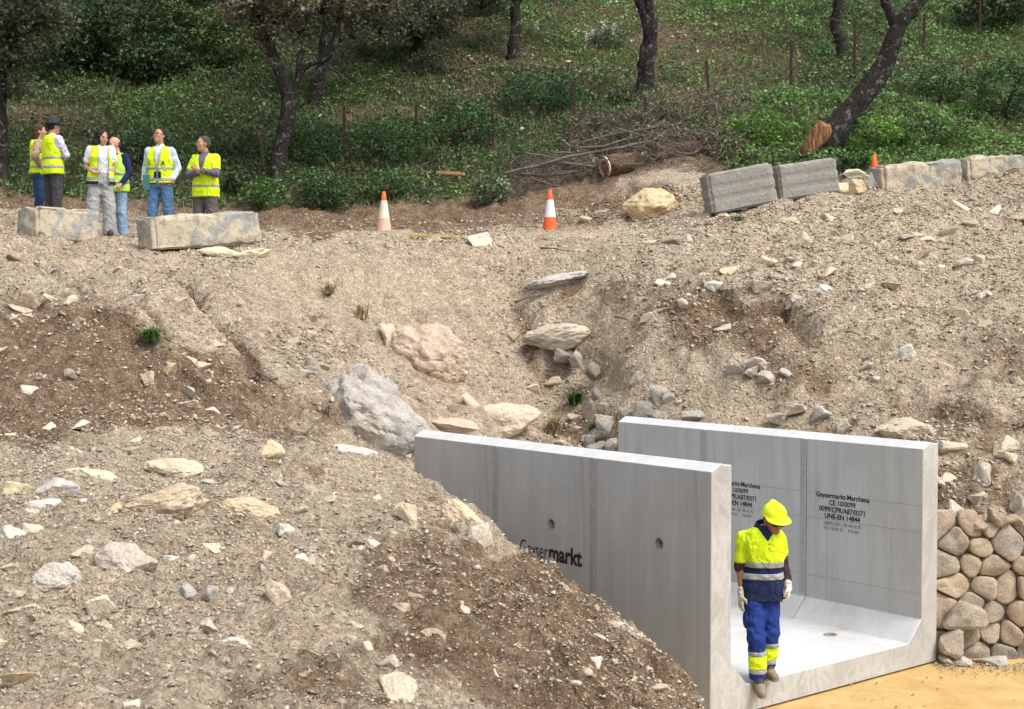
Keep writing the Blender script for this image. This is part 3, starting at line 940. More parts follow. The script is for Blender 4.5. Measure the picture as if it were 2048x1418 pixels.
def rot_mats(n, tilt, g):
    az = g.uniform(0, 2 * math.pi, n)
    ax = g.uniform(0, 2 * math.pi, n)
    tl = g.normal(0, tilt, n)
    cz, sz = np.cos(az), np.sin(az)
    Rz = np.zeros((n, 3, 3)); Rz[:, 0, 0] = cz; Rz[:, 0, 1] = -sz; Rz[:, 1, 0] = sz; Rz[:, 1, 1] = cz; Rz[:, 2, 2] = 1
    kx, ky = np.cos(ax), np.sin(ax)
    c, s = np.cos(tl), np.sin(tl); v = 1 - c
    Rt = np.zeros((n, 3, 3))
    Rt[:, 0, 0] = c + kx * kx * v; Rt[:, 0, 1] = kx * ky * v; Rt[:, 0, 2] = ky * s
    Rt[:, 1, 0] = kx * ky * v; Rt[:, 1, 1] = c + ky * ky * v; Rt[:, 1, 2] = -kx * s
    Rt[:, 2, 0] = -ky * s; Rt[:, 2, 1] = kx * s; Rt[:, 2, 2] = c
    return Rt @ Rz
PAL = np.array([(.56, .49, .385), (.62, .56, .46), (.49, .42, .325), (.44, .41, .365), (.39, .345, .285), (.56, .46, .33), (.33, .275, .215), (.68, .64, .55)])
def stone_cols(n, g, w=None):
    c = PAL[g.choice(len(PAL), n, p=w)]
    return np.clip(c * g.uniform(.8, 1.12, n)[:, None] + g.normal(0, .012, (n, 1)) + g.normal(0, .004, (n, 3)), .05, .8)

# where loose stone lies thick and where it is scarce (photograph's coordinates)
DENSE = [(250, 960, 330, 110, 1.0), (150, 1180, 330, 200, .5), (1700, 560, 420, 190, .75), (1150, 1230, 200, 150, .35), (650, 690, 90, 60, 1.0), (250, 880, 300, 60, .8), (1050, 640, 120, 110, .4),
         (1500, 480, 250, 60, .7), (1950, 430, 200, 80, .6), (1250, 390, 200, 60, .9), (1900, 950, 120, 120, .7), (1600, 840, 300, 60, .4), (450, 500, 90, 30, 1.0), (1120, 800, 60, 110, .8), (400, 1150, 200, 100, .4), (760, 480, 500, 16, .5)]
SPARSE = [(760, 600, 170, 110, .8), (620, 560, 220, 90, .9), (830, 560, 150, 120, .5), (1500, 650, 120, 50, .6), (1780, 690, 180, 50, .7), (1450, 830, 90, 40, .6), (100, 830, 140, 40, .5), (1050, 1280, 260, 90, .25)]
def density(x, y, z):
    px, py = proj(np.stack([x, y, z], -1))
    px = px + 40 * fbm2(x, y, .8, 2, 300); py = py + 25 * fbm2(x, y, .7, 2, 310)
    return np.clip(.55 + .8 * blobs(px, py, DENSE) - .5 * blobs(px, py, SPARSE) + .5 * fbm2(x, y, .9, 3, 320), .06, 1.6)

def scatter(n, y0, y1, smin, smax, alpha, g, zone):
    """n candidates; sizes follow a power law; returns positions, sizes"""
    # area-uniform over the wedge seen from near the camera
    u = g.uniform(0, 1, n)
    y = np.sqrt(y0 ** 2 + u * (y1 ** 2 - y0 ** 2))
    x = g.uniform(-.43, .43, n) * y
    z = H(x, y)
    d = (density(x, y, z) / 1.6) ** (1.0 if smax < .1 else 2.0) * (1.0 if smax < .1 else 1.6)
    ok = (g.uniform(0, 1, n) < d) & ~in_culvert(x, y, .02)
    s_ = (x - LC[0]) * Vv[0] + (y - LC[1]) * Vv[1]
    fr = (x - RC[0]) * U[0] + (y - RC[1]) * U[1]
    ok &= ~((fr < .1) & (s_ > .05) & (y < 14.55) & (z < .35))
    ok &= zone(x, y, z)
    x, y, z = x[ok], y[ok], z[ok]
    q = g.uniform(0, 1, len(x))
    s = (smin ** (-alpha) + q * (smax ** (-alpha) - smin ** (-alpha))) ** (-1 / alpha)
    return np.stack([x, y, z], -1), s
def stones_mesh(name, pos, s, mat, g, label, flat=(.35, .8), tilt=.45, w=None, sink=.12, soilc=0.0):
    parts, cols, o = [], [], 0
    n = len(s)
    base = g.integers(0, len(BASE), n)
    Rm = rot_mats(n, tilt, g)
    sc = np.stack([s * .5, s * .5 * g.uniform(.55, .95, n), s * .5 * g.uniform(*flat, n)], -1)
    C = stone_cols(n, g, w)
    if soilc: C = C * (1 - soilc) + np.array((.40, .31, .22)) * soilc
    VV, FF, CC = [], [], []
    for k in range(len(BASE)):
        id_ = np.nonzero(base == k)[0]
        if not len(id_): continue
        V, F = BASE[k]
        vv = V[None] * sc[id_][:, None, :]
        vv = np.einsum('nij,nvj->nvi', Rm[id_], vv) + pos[id_][:, None, :]
        vv[..., 2] += (s[id_] * (.18 - sink))[:, None]
        VV.append(vv.reshape(-1, 3))
        FF.append((F[None] + (np.arange(len(id_)) * len(V))[:, None, None]).reshape(-1, 3) + o)
        CC.append(np.repeat(C[id_], len(V), 0))
        o += len(id_) * len(V)
    ob = mk(name, np.concatenate(VV), np.concatenate(FF), mat, False, np.concatenate(CC))
    return tag(ob, label, 'gravel', None, 'stuff')

g = np.random.default_rng(5)
W_PALE = np.array([.2, .17, .15, .12, .1, .1, .08, .08])
W_SOIL = np.array([.12, .08, .2, .12, .18, .1, .17, .03])
nohill = lambda x, y, z: yb(x, y) < .3
p1, s1 = scatter(76000, 4.2, 9.5, .013, .05, 1.45, g, nohill)
stones_mesh('gravel', p1, s1, M['gravel'], g, 'fine pale gravel strewn over the near spoil heap', w=W_PALE, soilc=.2)
p1, s1 = scatter(48000, 8, 14.2, .02, .075, 1.6, g, nohill)
stones_mesh('gravel', p1, s1, M['gravel'], g, 'loose gravel over the crown of the spoil heap', w=W_PALE, soilc=.15)
p1, s1 = scatter(135000, 14.2, 26.8, .035, .12, 2.3, g, nohill)
stones_mesh('gravel', p1, s1, M['gravel'], g, 'loose pale gravel over the excavated slopes', w=W_PALE, soilc=.3)
p1, s1 = scatter(14000, 4.2, 14.2, .035, .11, 2.4, g, nohill)
stones_mesh('rubble', p1, s1, M['stone'], g, 'scattered limestone rubble on the spoil heap', w=W_PALE, soilc=.2, sink=.22)
p1, s1 = scatter(26000, 14.2, 26.8, .07, .20, 2.8, g, nohill)
stones_mesh('rubble', p1, s1, M['stone'], g, 'scattered limestone rubble on the excavated slopes', w=W_PALE, soilc=.25, sink=.22)
# pale stones lying in the bare spots of the hillside
def hillzone(x, y, z):
    px, py = proj(np.stack([x, y, z], -1))
    b_ = blobs(px + 30 * fbm2(x, y, 1.2, 2, 71), py + 15 * fbm2(x, y, 1., 2, 72), BARE)
    return (yb(x, y) > 0) & (g.uniform(0, 1, x.shape) < b_ * .8 + .04)
p1, s1 = scatter(70000, 26, 46, .06, .24, 2.2, g, hillzone)
stones_mesh('rubble', p1, s1, M['stone'], g, 'pale stones scattered on the bare spots of the wooded hillside', sink=.0, w=W_PALE)

def boulder(name, label, pos, size, col, seed, rotz=0.0, tilt=0.0, npts=14, mat=None, cuts=2, rough=.06, cat=None, group=None, parent=None, smooth=True, kind=None, rings=None, bev=.10):
    r = random.Random(seed)
    bm = hull_shape(r, npts)
    bmesh.ops.dissolve_limit(bm, angle_limit=.25, verts=bm.verts[:], edges=bm.edges[:])
    if cuts > 3:
        bmesh.ops.triangulate(bm, faces=bm.faces[:])
        for lim in (.5, .3, .18, .12, .08)[:cuts]:
            bmesh.ops.subdivide_edges(bm, edges=[e for e in bm.edges if e.calc_length() > lim], cuts=1)
            bmesh.ops.triangulate(bm, faces=bm.faces[:])
            if lim > .25: bmesh.ops.smooth_vert(bm, verts=bm.verts[:], factor=.38, use_axis_x=True, use_axis_y=True, use_axis_z=True)
    elif cuts:
        bmesh.ops.bevel(bm, geom=bm.edges[:], offset=bev, segments=1, affect='EDGES')
        bmesh.ops.triangulate(bm, faces=bm.faces[:])
        for _ in range(cuts):
            long_ = [e for e in bm.edges if e.calc_length() > .22]
            if not long_: break
            bmesh.ops.subdivide_edges(bm, edges=long_, cuts=1)
            bmesh.ops.triangulate(bm, faces=bm.faces[:])
    q = np.array([v.co[:] for v in bm.verts])
    q = (q - (q.max(0) + q.min(0)) / 2) / ((q.max(0) - q.min(0)) / 2)
    if cuts:
        nv = q / (np.linalg.norm(q, axis=1)[:, None] + 1e-6)
        q = q + nv * (rough * (noise3(q[:, 0] * 2.2, q[:, 1] * 2.2, q[:, 2] * 2.2, seed) + .6 * noise3(q[:, 0] * 6, q[:, 1] * 6, q[:, 2] * 6, seed + 1)))[:, None]
        if cuts > 3:
            r1 = 1 - np.abs(noise3(q[:, 0] * 2.6 + 5, q[:, 1] * 2.6, q[:, 2] * 3.4, seed + 2)); r2 = 1 - np.abs(noise3(q[:, 0] * 7, q[:, 1] * 7, q[:, 2] * 9, seed + 4))
            q = q + nv * (-.20 * np.clip(r1 - .88, 0, 1) * 2.6 + .014 * (r2 - .5) + .016 * noise3(q[:, 0] * 16, q[:, 1] * 16, q[:, 2] * 16, seed + 6))[:, None]
    q = q * (np.asarray(size) / 2)
    for v, c in zip(bm.verts, q): v.co = c
    bmesh.ops.recalc_face_normals(bm, faces=bm.faces[:])
    o = from_bm(name, bm, mat or M['stone'], False, parent, col)
    o.matrix_local = Matrix.Translation(Vector(pos)) @ Matrix.Rotation(tilt, 4, 'Y') @ Matrix.Rotation(rotz, 4, 'Z')
    if parent is None: tag(o, label, cat or 'rock', group, kind)
    return o
CRM, TAN, GRY, WHT, BRN, PNK = (.64, .55, .40), (.56, .44, .28), (.44, .43, .41), (.66, .62, .54), (.40, .31, .22), (.56, .45, .35)
# px, py (centre), width px, height px, colour, tilt (deg in the picture plane), label, name, sink factor
HERO = [
 (310, 1020, 195, 72, (.52, .43, .31), -7, 'largest flat tan boulder in the middle of the near heap', 'boulder'),
 (245, 1135, 105, 88, (.50, .44, .38), 25, 'squat grey-brown boulder below the big flat one on the near heap', 'boulder'),
 (232, 1032, 40, 55, TAN, 15, 'small brown wedge leaning on the left end of the largest flat boulder', 'rock'),
 (180, 965, 95, 48, (.58, .52, .42), -5, 'grey and cream boulder upper left of the largest flat boulder', 'boulder'),
 (118, 997, 82, 38, (.55, .54, .52), 0, 'blue-grey and white limestone lump at the left of the heap', 'boulder'),
 (30, 995, 62, 42, (.62, .55, .36), 5, 'yellowish limestone lump near the left edge of the heap', 'boulder'),
 (95, 1030, 85, 34, WHT, 3, 'whitish flat stone below the blue-grey lump', 'rock'),
 (172, 1024, 55, 28, (.47, .47, .46), 0, 'small blue-grey stone between the whitish stone and the brown wedge', 'rock'),
 (345, 942, 120, 34, (.60, .52, .38), 3, 'long cream ledge stone above the largest flat boulder', 'rock'),
 (545, 908, 58, 52, (.58, .49, .34), 25, 'rounded tan boulder on the crown of the heap, right of the ledge stone', 'boulder'),
 (500, 1022, 115, 48, (.56, .47, .32), 8, 'yellow-brown flat slab right of the largest flat boulder', 'rock'),
 (570, 1058, 34, 26, WHT, 30, 'cream chip just below the yellow-brown slab', 'rock'),
 (430, 1098, 58, 20, CRM, 18, 'thin cream splinter on the middle of the heap', 'rock'),
 (342, 1118, 30, 14, (.72, .71, .68), 10, 'small bright white flake beside the grey-brown boulder', 'rock'),
 (115, 1160, 92, 50, (.52, .49, .45), 0, 'flat-topped grey block left of the squat grey-brown boulder', 'rock'),
 (20, 1068, 60, 36, WHT, 8, 'white and grey stone touching the left edge of the picture', 'rock'),
 (65, 1062, 46, 26, CRM, 8, 'cream stone second from the left edge', 'rock'),
 (555, 1190, 52, 75, (.56, .47, .37), -35, 'upright cream splinter set in the heap face', 'rock'),
 (195, 1210, 55, 65, (.58, .52, .43), -35, 'half buried cream slab below the squat grey-brown boulder', 'rock'),
 (375, 1180, 34, 26, (.42, .40, .37), 0, 'dark grey stone in a hollow at the middle of the heap', 'rock'),
 (425, 1185, 34, 34, (.42, .40, .37), 30, 'grey cracked stone right of the dark grey one in the hollow', 'rock'),
 (460, 1300, 90, 48, (.64, .60, .54), 10, 'broad whitish rock near the bottom of the heap', 'boulder'),
 (35, 1358, 66, 34, TAN, -12, 'pointed tan stone at the lower left corner', 'rock'),
 (325, 1343, 40, 26, (.50, .44, .35), 0, 'brown-grey stone at the bottom centre-left of the heap', 'rock'),
 (790, 1382, 80, 62, (.60, .53, .43), 30, 'cream boulder at the bottom edge below the heap', 'boulder'),
 (735, 1306, 34, 50, (.62, .56, .46), -15, 'upright pale stone above the cream boulder at the bottom edge', 'rock'),
 (823, 1028, 38, 62, (.62, .54, .42), -28, 'long cream stone standing on the ridge near the culvert', 'rock'),
 (860, 966, 36, 22, CRM, 10, 'yellowish stone on the ridge right behind the heap crown', 'rock'),
 (860, 880, 40, 20, CRM, 5, 'pale stone peeping over the far end of the left wall', 'rock'),
 (925, 1040, 95, 44, (.58, .48, .34), 32, 'tan boulder on the ridge beside the left culvert wall', 'boulder'),
 (965, 1085, 44, 60, (.60, .53, .42), -20, 'pale slab just under the ridge boulder', 'rock'),
 (915, 1058, 36, 40, (.52, .45, .36), 10, 'round stone half buried left of the pale slab', 'rock'),
 (1080, 1325, 26, 34, CRM, -20, 'small upright cream stone low on the dark heap face', 'rock'),
 (1175, 1232, 16, 24, CRM, -10, 'pale pebble on the heap face below the lettering', 'rock'),
 (295, 760, 28, 36, (.62, .54, .40), 0, 'upright cream stone on the dark left slope', 'rock'),
 (338, 740, 24, 32, TAN, 10, 'ochre stone beside the upright cream one', 'rock'),
 (372, 772, 44, 34, (.46, .39, .32), 10, 'grey-brown stone below the ochre stone on the left slope', 'rock'),
 (378, 815, 44, 20, (.56, .48, .40), 0, 'stone at the foot of the left slope, below the grey-brown one', 'rock'),
 (162, 848, 34, 18, WHT, 5, 'bright stone casting a dark shadow at the foot of the left slope', 'rock'),
 (740, 818, 212, 190, (.42, .40, .375), 12, 'huge rounded grey and white boulder left of the culvert', 'boulder'),
 (852, 706, 165, 128, (.50, .405, .32), 20, 'large pinkish slab overhanging the middle of the slope', 'boulder'),
 (780, 672, 40, 55, (.56, .47, .37), 0, 'tan stone cracked off the left of the pinkish slab', 'rock'),
 (945, 812, 44, 50, (.52, .44, .36), 10, 'brown stone below the pinkish slab', 'rock'),
 (900, 858, 110, 34, (.55, .45, .36), 5, 'flat brown rock right behind the left culvert wall', 'rock'),
 (1010, 850, 140, 70, (.62, .51, .39), -12, 'broad pale rock shelf behind the left culvert wall', 'boulder'),
 (1120, 562, 145, 26, (.46, .45, .43), -12, 'long grey slab near the top of the middle slope', 'rock'),
 (1115, 680, 130, 52, (.52, .46, .39), -14, 'slanting slab over the dark hole in the slope', 'rock'),
 (960, 484, 52, 36, (.66, .60, .50), 0, 'white rock on the edge of the track between the two cones', 'rock'),
 (1300, 418, 98, 74, (.62, .49, .30), -22, 'large golden boulder standing on the edge of the track', 'boulder'),
 (1712, 357, 50, 24, (.66, .61, .46), 0, 'pale yellow boulder behind the row beside the cone', 'boulder'),
 (1680, 380, 42, 34, (.64, .56, .40), -20, 'leftmost boulder of the row beside the concrete barriers', 'boulder'),
 (1718, 380, 38, 30, (.62, .51, .36), 0, 'middle tan boulder of the row beside the cone', 'boulder'),
 (1765, 370, 66, 42, (.68, .61, .45), -8, 'largest pale boulder of the row, in front of the cone', 'boulder'),
 (1815, 371, 34, 16, (.66, .64, .58), 5, 'flat white stone in front of the long stained block', 'rock'),
 (1530, 525, 46, 28, CRM, -25, 'cream stone high on the right slope', 'rock'),
 (1548, 496, 32, 20, CRM, 0, 'rounded yellow stone just above the cream one on the right slope', 'rock'),
 (1600, 484, 42, 36, (.58, .52, .38), -20, 'olive-yellow rock high on the right slope', 'rock'),
 (1520, 572, 44, 24, (.50, .44, .34), 0, 'brown stone with a dark gap on the right slope', 'rock'),
 (1425, 572, 34, 28, (.60, .55, .47), 20, 'whitish stone left of the brown stone on the right slope', 'rock'),
 (1408, 556, 36, 18, (.50, .42, .34), 0, 'flat brown stone above the whitish one', 'rock'),
 (1785, 578, 50, 28, (.52, .45, .34), 10, 'tan ledge stone on the right half of the slope', 'rock'),
 (1975, 592, 34, 24, (.70, .66, .58), 10, 'bright white stone far right on the slope', 'rock'),
 (1815, 702, 32, 26, (.66, .64, .58), -15, 'white stone on the smooth part of the right slope', 'rock'),
 (1505, 730, 54, 32, (.56, .50, .46), 0, 'pinkish grey top stone of the small heap of rocks on the right slope', 'rock'),
 (1470, 750, 34, 26, (.46, .40, .36), 15, 'left stone of the small heap of rocks on the right slope', 'rock'),
 (1505, 752, 30, 24, (.40, .35, .31), -20, 'dark middle stone of the small heap of rocks on the right slope', 'rock'),
 (1535, 756, 40, 26, (.47, .41, .36), 10, 'right stone of the small heap of rocks on the right slope', 'rock'),
 (1570, 748, 28, 16, (.44, .40, .37), 0, 'flat stone at the right end of the small heap of rocks', 'rock'),
 (1640, 825, 44, 36, (.46, .44, .41), -35, 'grey slanting stone above the right culvert wall', 'rock'),
 (1592, 820, 46, 26, (.54, .46, .33), 5, 'tan rock left of the grey slanting stone', 'rock'),
 (1555, 838, 46, 22, (.46, .40, .34), 8, 'brown rock just over the middle of the right culvert wall', 'rock'),
 (1690, 855, 40, 36, (.60, .55, .48), -35, 'pale split rock right over the right culvert wall', 'rock'),
 (1810, 860, 120, 46, (.54, .46, .35), 4, 'broad tan outcrop over the near end of the right wall', 'boulder'),
 (1905, 905, 60, 28, (.52, .45, .35), 8, 'flat brown rock right of the near end of the right wall', 'rock'),
 (2012, 892, 52, 34, (.60, .54, .40), -20, 'yellowish rock at the right edge above the old stone wall', 'rock'),
 (2015, 915, 44, 28, (.52, .46, .34), -10, 'lower of two stacked rocks at the right edge', 'rock'),
 (1965, 945, 34, 46, (.46, .42, .36), 5, 'grey-brown rock in the bank right of the culvert', 'rock'),
 (1912, 1018, 32, 38, (.60, .57, .48), 5, 'pale egg-shaped stone in the bank above the old stone wall', 'rock'),
 (2035, 1010, 34, 50, (.46, .42, .35), 5, 'brown rock at the right edge under the stacked pair', 'rock'),
 (1955, 1000, 40, 30, (.44, .38, .30), 5, 'brown lump right of the egg-shaped stone', 'rock'),
 (440, 504, 86, 22, (.68, .60, .44), 6, 'pale broken slab in front of the cracked concrete block', 'rock'),
 (505, 508, 66, 20, (.66, .59, .46), 0, 'cream fragment under the right end of the cracked block', 'rock'),
 (700, 905, 100, 26, (.60, .58, .54), 8, 'low white rock at the back rim of the near heap', 'rock'),
 (420, 1250, 40, 24, (.50, .45, .38), 10, 'grey-tan stone half sunk in the lower heap', 'rock'),
 (700, 1180, 26, 40, (.50, .44, .36), -15, 'tan stone in the broken brown clods', 'rock'),
 (620, 668, 30, 18, (.54, .44, .33), 0, 'tan stone on top of the rubble patch on the left slope', 'rock'),
 (800, 1250, 40, 34, (.46, .37, .29), 15, 'brown stone low on the dark heap face', 'rock'),
 (860, 1300, 60, 44, (.43, .34, .26), -20, 'earthy boulder in the dark heap face', 'boulder'),
 (930, 1245, 34, 26, (.56, .48, .38), 10, 'round pale stone in the middle of the dark heap face', 'rock'),
 (985, 1365, 30, 22, (.52, .44, .33), 10, 'tan stone near the foot of the dark heap face', 'rock'),
]
taken = [(768, 460, 40), (1100, 460, 44), (1748, 370, 30), (1530, 1385, 60)]
for i, (px, py, w, h, col, tl, lab, nm) in enumerate(HERO):
    c = hit(px, py + h * .12)
    c[2] = max(c[2], float(H(c[0], c[1])) - .02)
    D = c[1]
    sx, sz = w * D / FPX, h * D / FPX
    big = w > 140
    sy = (sx + sz) * (.5 if not big else .42)
    pos = c + np.array([0, sy * (.06 if not big else .14), sz * (.26 if 1660 < px < 1800 and py < 400 else .20 if px == 1300 else .08 if w > 60 and not big else .02 if not big else 0)])
    boulder(nm, lab, pos, (sx * 1.04, sy, sz * 1.12), col, 100 + i * 7, rotz=0, tilt=R(tl) if tl else 0, npts=9 if w < 70 else 14 if not big else 22, cuts=(5 if big else 4) if w > 85 else 2, rough=.10 if not big else .13, bev=.07)
    taken.append((px, py, max(w, h) / 2))
# the dark gaps under two slabs are real hollows: wedge stones beside them
for (px, py, w, h, lab) in ((925, 806, 36, 22, 'small wedge stone in the hollow under the pinkish slab'), (1140, 712, 34, 26, 'wedge stone at the mouth of the dark hole')):
    c = hit(px, py); D = c[1]
    boulder('rock', lab, c + [0, .1, -.03], (w * D / FPX, .2, h * D / FPX), (.30, .24, .18), int(px))

# the 200-odd next biggest loose stones one by one, the rest is the gravel above
g2 = np.random.default_rng(21)
pI, sI = scatter(2000, 4.3, 13.8, .08, .19, 2.2, g2, nohill)
pJ, sJ = scatter(2000, 14.4, 26.6, .17, .38, 2.8, g2, nohill)
pA = np.concatenate([pI, pJ]); sA = np.concatenate([sI, sJ])
qx, qy = proj(pA)
vis = (qx > -20) & (qx < 2068) & (qy > 300) & (qy < 1430)
for tx, ty, tr in taken:
    vis &= (np.hypot(qx - tx, qy - ty) > tr + 14)
# not buried behind the near heap
vh = []
for i in np.nonzero(vis)[0]:
    hh = hit(qx[i], qy[i] - 4)
    if abs(hh[1] - pA[i, 1]) < .7: vh.append(i)
app = sA[vh] * FPX / pA[vh, 1]
vh = np.array(vh)[np.argsort(-app)][:205]
LAND = [(310, 1020, 'the largest flat boulder'), (245, 1135, 'the squat grey-brown boulder'), (118, 997, 'the blue-grey lump'), (500, 1022, 'the yellow-brown slab'), (545, 908, 'the rounded tan boulder'), (460, 1300, 'the broad whitish rock'),
  (35, 1358, 'the pointed tan corner stone'), (790, 1382, 'the cream boulder at the bottom'), (925, 1040, 'the ridge boulder by the wall'), (1110, 1110, 'the wall lettering'), (860, 1300, 'the earthy boulder'), (555, 1190, 'the upright cream splinter'),
  (430, 1098, 'the thin cream splinter'), (700, 1180, 'the broken brown clods'), (823, 1028, 'the long ridge stone'), (20, 1068, 'the left edge stones'), (345, 942, 'the cream ledge stone'), (1300, 1370, 'the foot of the heap'), (195, 1210, 'the half buried cream slab'),
  (304, 668, 'the bright green tuft'), (120, 430, 'the tilted block'), (400, 450, 'the cracked block'), (768, 425, 'the faded cone'), (1100, 425, 'the clean orange cone'), (740, 800, 'the huge grey boulder'), (855, 712, 'the pinkish slab'), (658, 590, 'the straw tufts'),
  (620, 680, 'the small rubble patch'), (295, 760, 'the upright cream stone'), (162, 848, 'the bright shadowed stone'), (30, 560, 'the left picture edge'), (400, 620, 'the long dark rill'), (1120, 562, 'the long grey slab'), (1115, 690, 'the dark hole'), (1010, 860, 'the pale rock shelf'),
  (1300, 420, 'the golden boulder'), (1490, 380, 'the grooved barriers'), (1700, 375, 'the row of pale boulders'), (1840, 345, 'the long stained block'), (1990, 330, 'the rightmost block'), (1530, 525, 'the cream stone high up'), (1600, 484, 'the olive-yellow rock'), (1425, 572, 'the whitish stone'),
  (1785, 578, 'the tan ledge stone'), (1975, 592, 'the bright white stone'), (1815, 702, 'the white stone on smooth soil'), (1505, 740, 'the small heap of rocks'), (1470, 650, 'the dark hollow'), (1640, 825, 'the grey slanting stone'), (1810, 860, 'the broad tan outcrop'), (2012, 895, 'the stacked pair of rocks'),
  (1912, 1018, 'the egg-shaped stone'), (1240, 560, 'the middle of the rubble slope'), (2030, 720, 'the right picture edge'), (1320, 790, 'the ruined masonry'), (950, 600, 'the smooth sand chute'), (1700, 640, 'the upper right rubble')]
SC = {i: stone_cols(1, g2, W_PALE)[0] * .68 + np.array((.46, .36, .26)) * .32 for i in vh}
def cword(c):
    l = c.mean(); s_ = (c[0] - c[2]) / l
    return ('white' if l > .53 and s_ < .3 else 'cream' if l > .46 else 'grey' if s_ < .22 else 'yellowish' if s_ > .5 and l > .40 else 'tan' if l > .35 else 'brown')
pre = {}
for i in vh:
    d = [math.hypot(qx[i] - a, (qy[i] - b_) * 1.3) for a, b_, _ in LAND]
    j = int(np.argmin(d)); dx, dy = qx[i] - LAND[j][0], qy[i] - LAND[j][1]
    w_ = ('right of' if dx > 0 else 'left of') if abs(dx) > abs(dy) else ('below' if dy > 0 else 'above')
    ap = sA[i] * FPX / pA[i, 1]
    pre.setdefault(('large' if ap > 46 else 'middling' if ap > 32 else 'small', cword(SC[i]), w_, LAND[j][2]), []).append((d[j], i))
ORD = ['nearest', 'second nearest', 'third nearest', 'fourth nearest', 'fifth nearest', 'sixth nearest', 'seventh nearest', 'eighth nearest', 'ninth nearest', 'tenth nearest']
LABS = {}
for key, L_ in pre.items():
    for r_, (d_, i) in enumerate(sorted(L_)):
        o_ = '' if len(L_) == 1 else ', %s such' % ORD[min(r_, 9)]
        LABS[i] = '%s %s loose stone %s %s%s' % (*key, o_)
for i in vh:
    x, y, z = pA[i]; s = sA[i]
    px = qx[i]
    lab, grp = '', 'loose stones'
    if y < 13.9:
        lab, grp = 'loose limestone stone lying on the near spoil heap', 'loose stones on the near spoil heap'
    elif px < 1000:
        lab, grp = 'loose limestone stone on the excavated slope left of the culvert', 'loose stones on the left slope'
    else:
        lab, grp = 'loose limestone stone on the rubble slope behind the right culvert wall', 'loose stones on the right slope'
    c = stone_cols(1, g2, W_PALE)[0]
    lab = LABS[i]
    boulder('stone', lab, (x, y, z - s * .05), (s, s * g2.uniform(.6, .95), s * g2.uniform(.35, .65)), c, int(1000 + i), rotz=g2.uniform(0, 6), tilt=g2.normal(0, .35), npts=8, cuts=1, rough=.08, cat='stone', group=grp)

# grit that has rolled onto the ochre sand
n = 900
xx = g2.uniform(2.2, 6.5, n); yy_ = np.where(g2.uniform(0, 1, n) < .7, 14.45 - np.abs(g2.normal(0, .22, n)), g2.uniform(9.5, 14.4, n))
xx = np.where(yy_ > 13.9, g2.uniform(4.3, 6.5, n), xx)
k_ = ~in_culvert(xx, yy_, .03) & (((xx - RC[0]) * U[0] + (yy_ - RC[1]) * U[1]) < -.03)
stones_mesh('gravel', np.stack([xx, yy_, 0 * xx], -1)[k_], g2.uniform(.012, .055, n)[k_], M['gravel'], g2, 'small stones and grit that rolled onto the ochre sand', w=W_SOIL, soilc=.2)
# ---------------------------------------------------------------- old rubble masonry
def clip_poly(poly, nx, ny, c):
    out = []
    for i in range(len(poly)):
        a, b = poly[i], poly[(i + 1) % len(poly)]
        da, db = a[0] * nx + a[1] * ny - c, b[0] * nx + b[1] * ny - c
        if da <= 0: out.append(a)
        if da * db < 0:
            t = da / (da - db)
            out.append((a[0] + (b[0] - a[0]) * t, a[1] + (b[1] - a[1]) * t))
    return out
def masonry(root, w, h, cell, f, g, mat, cols, topwave=.12, gap=.005, bulge=.05):
    nx, nz = int(w / (cell * 1.15)), int(h / (cell * .85))
    pts = []
    for j in range(nz):
        for i in range(nx):
            pts.append(((i + .5 + (j % 2) * .5 + g.uniform(-.36, .36)) * w / nx, (j + .5 + g.uniform(-.3, .3)) * h / nz))
    pts = [p for p in pts if p[0] < w]
    for p in pts:
        poly = [(0, 0), (w, 0), (w, h + g.uniform(-topwave, topwave)), (0, h + g.uniform(-topwave, topwave))]
        for q in pts:
            if q is p: continue
            dx, dy = q[0] - p[0], q[1] - p[1]
            d = math.hypot(dx, dy)
            if d > cell * 4: continue
            poly = clip_poly(poly, dx / d, dy / d, (p[0] * dx + p[1] * dy) / d + d / 2 - gap)
            if len(poly) < 3: break
        if len(poly) < 3: continue
        pl = np.array(poly)
        # resample outline, round the corners
        per = []
        for i in range(len(pl)):
            a, b = pl[i], pl[(i + 1) % len(pl)]
            m_ = max(1, int(np.linalg.norm(b - a) / .055))
            for k in range(m_): per.append(a + (b - a) * (k + .5) / m_)
        per = np.array(per)
        c = per.mean(0)
        for _ in range(0): per = (np.roll(per, 1, 0) + 2 * per + np.roll(per, -1, 0)) / 4
        n_ = len(per)
        V, F = [], []
        sd = int(g.integers(0, 9999))
        proud = g.uniform(0, .05); tx_, tz_ = g.uniform(-.22, .22, 2)
        for k, (s_, d_) in enumerate(((1.0, -.14), (1.0, .0), (.965, .75), (.84, 1.0), (.44, 1.08))):
            ring = c + (per - c) * s_
            dd = d_ * bulge + (proud if d_ > 0 else 0)
            nz_ = noise2(ring[:, 0] * 9 + sd, ring[:, 1] * 9, 3) * .030 * (d_ > 0) + noise2(ring[:, 0] * 22 + sd, ring[:, 1] * 22, 4) * .012 * (d_ > 0)
            for (a, b), e in zip(ring, nz_): V.append(f(a, b, dd + e + (d_ > 0) * ((a - c[0]) * tx_ + (b - c[1]) * tz_)))
        V.append(f(c[0], c[1], bulge + proud + g.uniform(-.01, .015)))
        for k in range(4):
            for i in range(n_): F.append((k * n_ + i, k * n_ + (i + 1) % n_, (k + 1) * n_ + (i + 1) % n_, (k + 1) * n_ + i))
        T = [(4 * n_ + i, 4 * n_ + (i + 1) % n_, len(V) - 1) for i in range(n_)]
        cc = np.array(cols[int(g.integers(0, len(cols)))]) * g.uniform(.8, 1.15)
        mk('stone', V, [np.array(F), np.array(T)], mat, False, np.tile(cc, (len(V), 1)), root)
